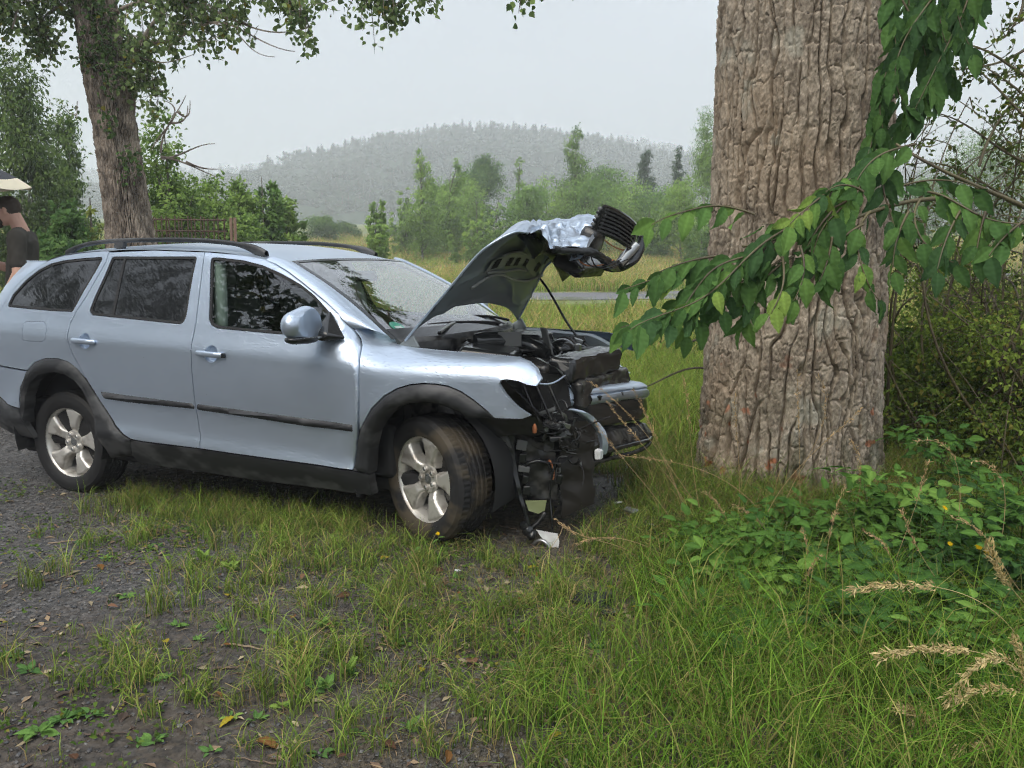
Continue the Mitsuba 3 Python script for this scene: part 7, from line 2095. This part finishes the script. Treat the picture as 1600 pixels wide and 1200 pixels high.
# ---- rosettes and little weeds on the gravel
def weed(px, py, size, tone, label, n=7, upright=0.4, group='small weeds growing in the gravel'):
    f = ground_at(px, py)
    key = thing('weed', label or 'small green weed growing in the dark gravel', 'plant', group if not label else None)
    z0 = float(gz(f[0], f[1]))
    for j in range(int(n * 1.5)):
        a = j * 2.4 + pr.uniform(-0.8, 0.8)
        d = unit(np.array([math.cos(a), math.sin(a), upright * pr.uniform(0.2, 2.2)]))
        y = unit(np.cross([pr.normal() * 0.3, pr.normal() * 0.3, 1.0], d))
        m = np.eye(4)
        m[:3, :3] = np.stack([d, y, np.cross(d, y)], 1) * size * 0.55 * pr.uniform(0.55, 1.3)
        m[:3, 3] = [f[0] + 0.010 * math.cos(a), f[1] + 0.006 * math.sin(a), z0 + 0.004 + (0.02 * j / n if upright > 0.6 else 0)]
        put('leaf', leaf_dict(int(pr.integers(0, 7)), tone if pr.random() < 0.7 else 1), None, key, to_world=TW(m))


WEEDS = [(318, 880, .075, 3, 'bright yellow-green weed, the larger of two on the gravel before the sill', 14, 1.2), (362, 895, .085, 3, 'bright yellow-green weed right of the largest one before the sill', 8, 1.4), (405, 868, .06, 2, None, 6, .6),
         (235, 860, .05, 2, None, 6, .3), (165, 875, .055, 2, None, 6, .4), (245, 855, .05, 1, None, 5, .2), (120, 850, .06, 0, None, 5, .2), (60, 838, .04, 0, None, 5, .2), (195, 935, .06, 2, None, 6, .3), (150, 925, .05, 2, None, 5, .3),
         (275, 980, .06, 2, None, 7, .5), (215, 985, .05, 3, None, 6, .4), (45, 1050, .07, 0, None, 7, .3), (20, 1030, .07, 1, 'green rosette at the left edge on the gravel', 7, .3), (255, 1065, .055, 2, None, 6, .6), (100, 1130, .085, 1, 'flat rosette near the lower left corner', 9, .2),
         (60, 1150, .09, 2, None, 8, .25), (140, 1120, .08, 1, None, 7, .2), (240, 1160, .06, 2, None, 6, .4), (215, 1165, .06, 1, None, 5, .4), (400, 1130, .055, 2, None, 6, .5), (440, 1110, .05, 3, None, 6, .5), (510, 1085, .07, 2, None, 8, .9), (545, 1060, .08, 3, 'fresh tall weed with narrow leaves left of the long grass', 10, 1.3),
         (475, 1075, .06, 2, None, 6, .4), (360, 1125, .05, 3, None, 5, .4), (310, 1005, .045, 2, None, 5, .4), (340, 985, .05, 1, None, 5, .4), (560, 900, .05, 2, None, 6, .5), (480, 860, .05, 1, None, 5, .5), (420, 990, .045, 2, None, 5, .4), (505, 985, .06, 2, None, 6, .8),
         (620, 1010, .06, 1, None, 6, .6), (700, 980, .06, 2, None, 6, .6), (805, 1050, .07, 1, None, 7, .5), (850, 1035, .06, 2, None, 6, .5), (780, 960, .06, 2, None, 6, .6), (715, 905, .05, 1, None, 6, .6), (930, 1015, .06, 1, None, 6, .5), (650, 870, .05, 2, None, 6, .7),
         (560, 1150, .05, 1, None, 5, .4), (600, 1080, .05, 2, None, 6, .6), (330, 1180, .05, 1, None, 5, .4), (500, 1180, .06, 1, None, 6, .3), (230, 800, .06, 0, 'broad-leaved weed just below the sill near the back wheel', 6, .7), (260, 810, .05, 1, None, 5, .6), (290, 830, .05, 1, None, 6, .6), (640, 1150, .06, 2, None, 6, .8), (760, 1120, .06, 2, None, 6, .7)]
for px, py, s, t, l, n, u in WEEDS:
    weed(px, py, s, t, l, n, u)


# ---- yellow flowers
def yellow_flower(label, foot, heads, d, petal=0.011, group=None):
    f = ground_at(*foot)
    key = thing('yellow_flower', label, 'flower', group)
    st = []
    fo = np.array([f[0], f[1], gz(f[0], f[1])])
    for a, b in heads:
        tip = pix(a, b, d)
        c = spline([fo, (fo + tip) / 2 + pr.normal(size=3) * 0.012, tip], 12)
        st.append(tube(c, np.linspace(0.0022, 0.0013, 12), 4))
        n = 12
        ang = np.arange(n) * 2 * np.pi / n
        ax = unit(np.array([pr.normal() * 0.3, -0.55, 0.8]))
        e1 = unit(np.cross(ax, [1.0, 0, 0]))
        e2 = np.cross(ax, e1)
        D_ = e1 * np.cos(ang)[:, None] + e2 * np.sin(ang)[:, None] + ax * 0.25
        v, ff, per = leaf_cards(np.repeat(tip[None], n, 0), D_, np.repeat(ax[None], n, 0), petal * pr.uniform(0.85, 1.2, n), petal * 0.55)
        put('flower_head', (v, ff), 'm_leaf', key, color=np.repeat(np.array([[0.75, 0.52, 0.02]]) * pr.uniform(0.8, 1.1, (n, 1)), per, axis=0))
        for j in range(3):
            q = c[pr.integers(2, 9)]
            dd = unit(pr.normal(size=3) + [0, 0, 0.6])
            y = unit(np.cross([0, -0.3, 1.0], dd))
            m = np.eye(4)
            m[:3, :3] = np.stack([dd, y * 0.5, np.cross(dd, y)], 1) * 0.045
            m[:3, 3] = q
            put('leaf', leaf_dict(int(pr.integers(0, 7)), 2), None, key, to_world=TW(m))
    sm = cat(st)
    put('stem', sm, 'm_wood', key, color=flat_color(sm[0], (0.11, 0.14, 0.04), pr))


yellow_flower('yellow flower on a thin stem in front of the front wheel', (724, 835), [(711, 768), (728, 755), (745, 756)], 4.25, 0.014)
yellow_flower('small yellow flower low in the grass below the front wheel', (690, 860), [(684, 834)], 4.2, 0.012)
yellow_flower('pair of round yellow flowers in the weeds at the right', (1535, 930), [(1530, 855), (1542, 863)], 3.5, 0.017)
yellow_flower('single yellow flower left of the pair, in the weeds at the right', (1480, 880), [(1476, 794)], 3.8, 0.015)
yellow_flower('pale yellow flower nearest the pair, among dark leaves', (1490, 930), [(1484, 850)], 3.6, 0.013)


# ---- fallen leaves, twigs, scraps
def fallen(px, py, size, tone, label=None):
    f = ground_at(px, py)
    a = pr.uniform(0, 6.28)
    d = np.array([math.cos(a), math.sin(a), pr.uniform(-0.1, 0.15)])
    d = unit(d)
    y = unit(np.cross([pr.normal() * 0.25, pr.normal() * 0.25, 1.0], d))
    m = np.eye(4)
    m[:3, :3] = np.stack([d, y, np.cross(d, y)], 1) * size
    m[:3, 3] = [f[0], f[1], float(gz(f[0], f[1])) + 0.016]
    key = ('fallen', int(pr.integers(0, 7)), tone)
    if key not in CLD:
        base = np.array([(0.19, 0.095, 0.035), (0.10, 0.055, 0.035), (0.22, 0.12, 0.075), (0.33, 0.26, 0.03)][tone])
        CLD[key] = mikit.ply(LEAFV[key[1]][0], 'm_big_leaf', smooth=True, color=np.clip(base[None] * LEAFV[key[1]][1][:, None], 0, 1))
    put('fallen_leaf', CLD[key], None, to_world=TW(m), label=label or 'small dead brown leaf lying on the verge', category='leaf', group=None if label else 'dead leaves lying on the verge')


fallen(460, 1022, .075, 0, 'orange-brown leaf left of the middle of the bare patch')
fallen(740, 1045, .08, 2, 'large curled pinkish-brown leaf in the bare patch')
fallen(400, 1165, .085, 0, 'rusty red leaf near the bottom edge')
fallen(262, 1012, .05, 3, 'small yellow leaf on the gravel')
fallen(365, 1128, .055, 3, 'yellow leaf with brown edge near the bottom, left of the weeds')
fallen(915, 1120, .09, 1, 'long dark brown leaf below the middle of the picture')
for k in range(64):
    fallen(pr.uniform(60, 1000), 1200 - 420 * pr.random() ** 0.8, pr.uniform(.025, .06), int(pr.choice(4, p=[.28, .38, .24, .10])))


def stick(px, py, length, r0, label=None, a=None):
    f = ground_at(px, py)
    a = pr.uniform(0, 3.14) if a is None else a
    t = np.linspace(-0.5, 0.5, 8)[:, None] * length
    c = f[None] + t * np.array([math.cos(a), math.sin(a), 0]) + pr.normal(size=(8, 3)) * [0.004, 0.004, 0.0]
    c[:, 2] = gz(c[:, 0], c[:, 1]) + r0 * 0.8 + 0.004
    m = tube(c, np.linspace(r0, r0 * 0.6, 8), 5)
    put('twig', m, 'm_wood', color=flat_color(m[0], [(0.17, 0.12, 0.08), (0.27, 0.20, 0.13), (0.09, 0.065, 0.05)][int(pr.integers(0, 3))], pr, 0.1), label=label or 'dry twig lying on the verge', category='twig', group=None if label else 'dry twigs lying on the verge')


stick(120, 1082, .13, .006, 'pale stub of a stick lying on the gravel at the lower left', 0.9)
stick(385, 1015, .14, .005, 'straight pale twig left of the orange-brown leaf', -0.25)
stick(350, 1048, .09, .006, 'short split piece of pale wood below the straight twig', 0.1)
stick(130, 845, .32, .004, 'long thin twig across the gravel below the back wheel', 0.35)
stick(176, 822, .10, .004, 'bent grey twig near the back wheel', -1.0)
for k in range(30):
    stick(pr.uniform(40, 900), 1200 - 400 * pr.random() ** 0.8, pr.uniform(.05, .16), pr.uniform(.0018, .004))


def scrap(px, py, size, mat, label, z=0.01, kind='scrap'):
    f = ground_at(px, py)
    m = rough(rbox(size * 1.6, size, size * 0.35, size * 0.1, (0, 0, 0), Rz(pr.uniform(0, 3)) @ Ry(pr.normal() * 0.4)), size * 0.22, size * 0.6, int(pr.integers(0, 99)))
    put('plastic_fragment', (m[0] + [f[0], f[1], float(gz(f[0], f[1])) + z], m[1]), mat, smooth=25, label=label, category='debris')


scrap(925, 945, .10, 'm_black', 'black plastic fragment lying in the grass below the wreck', .02)
scrap(945, 962, .06, 'm_gloss_black', 'smaller black fragment beside the large one in the grass', .02)
scrap(1040, 822, .055, 'm_gloss_black', 'shiny dark lamp fragment at the left foot of the big trunk', .03)
scrap(1018, 828, .035, 'm_white_plastic', 'white lamp splinter at the left foot of the big trunk', .02)
scrap(985, 812, .045, 'm_bright_metal', 'silvery reflector piece in the grass between wreck and trunk', .05)
scrap(965, 800, .03, 'm_white_plastic', 'pale chip in the grass near the hanging panel', .05)
scrap(715, 898, .016, 'm_white_plastic', 'tiny white chip in the turf below the front wheel', .02)

# fallen dry branches leaning between the car and the trunk, and behind the trunk
for pts, d, l in (([(1100, 575), (1040, 590), (1000, 608), (975, 612)], 5.6, 'thin dead branch reaching from behind the trunk to the bumper'), ([(1110, 525), (1085, 532), (1070, 540)], 5.4, 'broken dead branch stub at the left side of the trunk')):
    c = spline([pix(a, b, d) for a, b in pts], 14)
    m = tube(c, np.linspace(0.012 if 'stub' in l else 0.007, 0.003, 14), 6)
    put('dead_branch', m, 'm_wood', color=flat_color(m[0], (0.07, 0.055, 0.045), pr), smooth=True, label=l, category='branch')
# ------------------------------------------------------------------ the man behind the car, his umbrella, the iron fence
MAN = at(35, 395, 7.35)[:2]
mz = float(gz(*MAN))
FACE = math.radians(196)              # he faces left in the picture, a little away


def body(bones, length=0.022, smooth_it=12, sub=True):
    parts = []
    for (a, ra), (b, rb) in bones:
        s = m3.Manifold.sphere(1.0, 20)
        sc = lambda r: (r, r, r) if np.isscalar(r) else tuple(r)
        parts.append(m3.Manifold.batch_hull([s.scale(sc(ra)).translate(tuple(a)), s.scale(sc(rb)).translate(tuple(b))]))
    u = m3.Manifold.batch_boolean(parts, m3.OpType.Add).refine_to_length(length)
    me = u.to_mesh()
    t = trimesh.Trimesh(np.array(me.vert_properties[:, :3], float), np.array(me.tri_verts), process=True)
    trimesh.smoothing.filter_taubin(t, lamb=0.5, nu=0.53, iterations=smooth_it)
    return np.array(t.vertices), np.array(t.faces)


MTW = TW(M4(Rz(FACE), (MAN[0], MAN[1], mz)))        # figure axes: x forward, y left, z up
man = thing('person', 'bearded man in a dark T-shirt under an umbrella at the left edge', 'person')
principled('m_skin', {'type': 'rgb', 'value': [0.52, 0.30, 0.22]}, 0.5)
principled('m_hair', (0.045, 0.032, 0.024), 0.8)
principled('m_shirt', mikit.proc(lambda p, n, uv: mix((0.030, 0.027, 0.022), (0.045, 0.040, 0.033), fbm(p.x * 25, p.y * 25, p.z * 18, 3))), 0.9)
principled('m_trousers', (0.025, 0.028, 0.035), 0.85)
hd = np.array([0.070, 0.0, 1.625])


def ellip(c, r3, R=None):
    s = m3.Manifold.sphere(1.0, 32).to_mesh()
    v = np.array(s.vert_properties[:, :3]) * r3
    if R is not None:
        v = v @ R.T
    return v + c, np.array(s.tri_verts)


# skin: head, neck, arms and hands in one surface
B = [((hd + [0.0, 0, 0.02], (0.098, 0.076, 0.105)), (hd + [0.012, 0, -0.035], (0.085, 0.068, 0.08))),
     ((hd + [0.045, 0, -0.075], (0.05, 0.050, 0.042)), (hd + [0.0, 0, -0.03], (0.07, 0.06, 0.06))),
     ((hd + [0.085, 0, -0.005], (0.022, 0.014, 0.012)), (hd + [0.10, 0, -0.032], (0.018, 0.017, 0.014))),
     ((hd + [0.075, 0.025, 0.03], (0.02, 0.03, 0.010)), (hd + [0.075, -0.025, 0.03], (0.02, 0.03, 0.010))),
     ((hd + [0.088, 0.018, -0.062], (0.012, 0.012, 0.008)), (hd + [0.088, -0.018, -0.062], (0.012, 0.012, 0.008))),
     ((np.array([-0.035, 0, 1.46]), 0.062), (np.array([0.02, 0, 1.60]), 0.058))]
for s in (1, -1):
    sh, el = np.array([-0.035, 0.190 * s, 1.39]), np.array([-0.05 if s > 0 else 0.05, 0.265 * s, 1.115])
    wr = np.array([0.075, 0.255, 0.885]) if s > 0 else np.array([0.27, -0.17, 1.20])
    ha = wr + (np.array([0.03, -0.005, -0.085]) if s > 0 else np.array([0.05, 0.02, 0.075]))
    B += [((sh, 0.048), (el, 0.045)), ((el, 0.046), (el * 0.6 + wr * 0.4, 0.043)), ((el * 0.6 + wr * 0.4, 0.043), (wr, 0.030)), ((wr, (0.030, 0.022, 0.030)), (ha, (0.038, 0.020, 0.038)))]
    B += [((hd + [-0.002, 0.076 * s, 0.012], (0.020, 0.010, 0.028)), (hd + [-0.006, 0.078 * s, -0.012], (0.014, 0.009, 0.018)))]
    dn = unit(ha - wr)
    for q in range(4):
        o = ha + np.array([0.026 - 0.018 * q, 0.0, 0.0]) if s > 0 else ha + np.array([0.0, 0.0, 0.026 - 0.018 * q])
        if s > 0:
            k1, k2 = o + [0.004, -0.006, -0.045], o + [0.004, -0.024, -0.078 + 0.008 * (q == 3)]
        else:
            k1, k2 = o + [0.038, 0.018, 0.0], o + [0.030, 0.046, 0.0]
        B += [((o, 0.0105), (k1, 0.0095)), ((k1, 0.0095), (k2, 0.008))]
    th = ha + (np.array([0.042, -0.008, 0.02]) if s > 0 else np.array([-0.01, 0.03, 0.01]))
    te = th + (np.array([0.022, -0.016, -0.045]) if s > 0 else np.array([0.035, 0.016, 0.012]))
    B += [((th, 0.013), (te, 0.010))]
put('body', body(B, 0.012, 8), 'm_skin', man, smooth=True, to_world=MTW)
S = [((np.array([-0.03, 0, 1.22]), (0.115, 0.165, 0.14)), (np.array([-0.04, 0, 1.36]), (0.115, 0.175, 0.10))), ((np.array([-0.005, 0, 0.98]), (0.125, 0.165, 0.10)), (np.array([-0.03, 0, 1.22]), (0.12, 0.17, 0.12))),
     ((np.array([-0.01, 0, 0.90]), (0.125, 0.170, 0.03)), (np.array([-0.005, 0, 1.0]), (0.125, 0.165, 0.08))), ((np.array([-0.035, 0, 1.44]), (0.075, 0.08, 0.045)), (np.array([-0.035, 0, 1.38]), (0.11, 0.16, 0.09)))]
for s in (1, -1):
    sh, el = np.array([-0.035, 0.185 * s, 1.405]), np.array([-0.05 if s > 0 else 0.05, 0.255 * s, 1.115])
    S += [((np.array([-0.035, 0.09 * s, 1.43]), 0.070), (sh, 0.076)), ((sh, 0.076), (sh * 0.30 + el * 0.70, 0.070))]
put('t_shirt', rough(body(S, 0.02, 10), 0.008, 0.10, 3), 'm_shirt', man, smooth=True, to_world=MTW)
L_ = []
for s in (1, -1):
    hip, kn, an = np.array([-0.01, 0.095 * s, 0.90]), np.array([0.015, 0.11 * s, 0.49]), np.array([-0.02, 0.12 * s, 0.09])
    L_ += [((hip, (0.105, 0.095, 0.09)), (kn, 0.068)), ((kn, 0.068), (an, 0.055))]
L_ += [((np.array([-0.01, 0.07, 0.93]), (0.115, 0.085, 0.06)), (np.array([-0.01, -0.07, 0.93]), (0.115, 0.085, 0.06)))]
put('trousers', body(L_, 0.03, 8), 'm_trousers', man, smooth=True, to_world=MTW)
for s in (1, -1):
    put('shoe', body([((np.array([-0.04, 0.12 * s, 0.05]), (0.045, 0.04, 0.05)), (np.array([0.13, 0.13 * s, 0.035]), (0.06, 0.045, 0.035)))], 0.02, 6), 'm_black', man, smooth=True, to_world=MTW)
hr = rough(ellip(hd + [-0.016, 0, 0.040], (0.099, 0.081, 0.096)), 0.002, 0.02, 2)
hc_ = hr[0][hr[1]].mean(1)
keep = hc_[:, 2] > hd[2] + 0.010 + 0.9 * np.maximum(hc_[:, 0] - hd[0] - 0.015, 0) - 0.075 * smin(hd[0] - hc_[:, 0], 0.0, 0.04)
put('hair', (hr[0], hr[1][keep]), 'm_hair', man, smooth=True, to_world=MTW)
bd = rough(body([((hd + [0.055, 0.035, -0.07], (0.042, 0.030, 0.042)), (hd + [0.055, -0.035, -0.07], (0.042, 0.030, 0.042))), ((hd + [0.065, 0, -0.10], (0.038, 0.04, 0.035)), (hd + [0.055, 0, -0.08], (0.045, 0.05, 0.035)))], 0.012, 6), 0.004, 0.012, 4)
put('beard', bd, 'm_hair', man, smooth=True, to_world=MTW)
for s in (1, -1):
    put('eye', ellip(hd + [0.083, 0.030 * s, 0.010], (0.011, 0.014, 0.008)), 'm_white_plastic', man, smooth=True, to_world=MTW)

# umbrella: black and cream panels, held in his far hand
umb = thing('umbrella', 'open black umbrella with a broad cream border over the man at the left edge', 'umbrella')
principled('m_cream', (0.62, 0.56, 0.42), 0.7)
principled('m_umbrella_black', (0.025, 0.025, 0.03), 0.6)
UC = np.array([0.45, -0.02, 2.03])
UR = Ry(0.08) @ Rx(-0.06)
for k in range(8):
    a0, a1 = k * math.pi / 4, (k + 1) * math.pi / 4
    A_, Tt = np.meshgrid(np.linspace(a0, a1, 9), np.linspace(0, 1, 12), indexing='ij')
    fr_a = (A_ - a0) / (a1 - a0)
    sag = 1 - 0.07 * np.sin(np.pi * fr_a) * Tt ** 2
    R_ = 0.56 * Tt * sag
    Zz = 0.0 - 0.24 * Tt ** 2.1 + 0.018 * np.sin(np.pi * fr_a) * Tt ** 2 * -1
    v = np.stack([R_ * np.cos(A_), R_ * np.sin(A_), Zz], -1).reshape(-1, 3)
    t_in = (v @ UR.T + UC)
    g_ = t_in.reshape(9, 12, 3)
    put('panel', (g_[:, :10].reshape(-1, 3), grid_faces(9, 10)), 'm_umbrella_black', umb, smooth=True, to_world=MTW)
    put('border', (g_[:, 9:].reshape(-1, 3), grid_faces(9, 3)), 'm_cream', umb, smooth=True, to_world=MTW)
    rb = np.stack([0.56 * np.linspace(0, 1, 12) * math.cos(a0), 0.56 * np.linspace(0, 1, 12) * math.sin(a0), -0.24 * np.linspace(0, 1, 12) ** 2.1 - 0.004], -1)
    put('rib', tube(rb @ UR.T + UC, 0.003, 4), 'm_bright_metal', umb, to_world=MTW)
put('shaft', tube(np.array([UC + UR @ np.array([0, 0, 0.06]), UC + UR @ np.array([0, 0, -0.3]), np.array([0.37, -0.135, 1.30]), np.array([0.345, -0.145, 1.17])]), 0.006, 8), 'm_black', umb, to_world=MTW)

# iron picket fence with brick-red end posts beside the leaning trunk
fence = thing('iron_fence', 'rusty iron picket fence among the shrubs behind the car roof', 'fence')
principled('m_rust', mikit.proc(lambda p, n, uv: mix((0.045, 0.032, 0.026), (0.11, 0.062, 0.040), fbm(p.x * 9, p.y * 9, p.z * 12, 3))), 0.8)
principled('m_red_post', mikit.proc(lambda p, n, uv: mix((0.20, 0.12, 0.09), (0.30, 0.20, 0.15), fbm(p.x * 9, p.y * 9, p.z * 9, 3))), 0.85)
for i, px in enumerate(np.concatenate([np.arange(238, 332, 6.6), [337, 346, 355]])):
    b = at(px, 395, 15.5)
    zf = float(gz(b[0], b[1], False))
    top_ = at(px, 343 + (i % 3) * 1.5, 15.5)[2]
    put('picket', rbox(0.022, 0.022, top_ - zf + 0.1, 0.004, (b[0], b[1], (top_ + zf) / 2 - 0.05), Ry(0.02 * math.sin(i * 2.2))), 'm_rust', fence)
for py in (349, 366):
    a, b = at(236, py, 15.5), at(358, py, 15.5)
    put('rail', tube([a, (a + b) / 2, b], 0.016, 6), 'm_rust', fence)
for px in (365, 371):
    b = at(px, 395, 15.4)
    zf = float(gz(b[0], b[1], False))
    t_ = at(px, 345, 15.4)[2]
    put('post', rbox(0.045, 0.045, t_ - zf + 0.1, 0.006, (b[0], b[1], (t_ + zf) / 2 - 0.05)), 'm_red_post', fence)

# trees behind the viewpoint (mirrored in the windows)
wr_ = np.random.default_rng(3)
wv, wc = [], []
for i in range(17):
    x = -12.5 - 4.0 * wr_.random() - 0.18 * i
    y = -20 + 1.55 * i
    h = wr_.uniform(8.5, 13.5)
    bl = [(x + wr_.normal() * 1.2, y + wr_.normal() * 1.1, h * wr_.uniform(0.08, 0.95), 1.5, 1.5, h * 0.12) for _ in range(13)]
    m, c = crown(bl, 1700, 0.32, wr_, (0.022, 0.042, 0.015), (0.07, 0.115, 0.035))
    t = tube([(x, y, 0), (x, y, h * 0.8)], [0.22, 0.06], 6)
    wv += [t, m]
    wc += [flat_color(t[0], (0.07, 0.055, 0.045), wr_), c]
put('woodland', cat(wv), 'm_leaf', color=np.vstack(wc), label='row of trees along the far side of the road', kind='stuff')
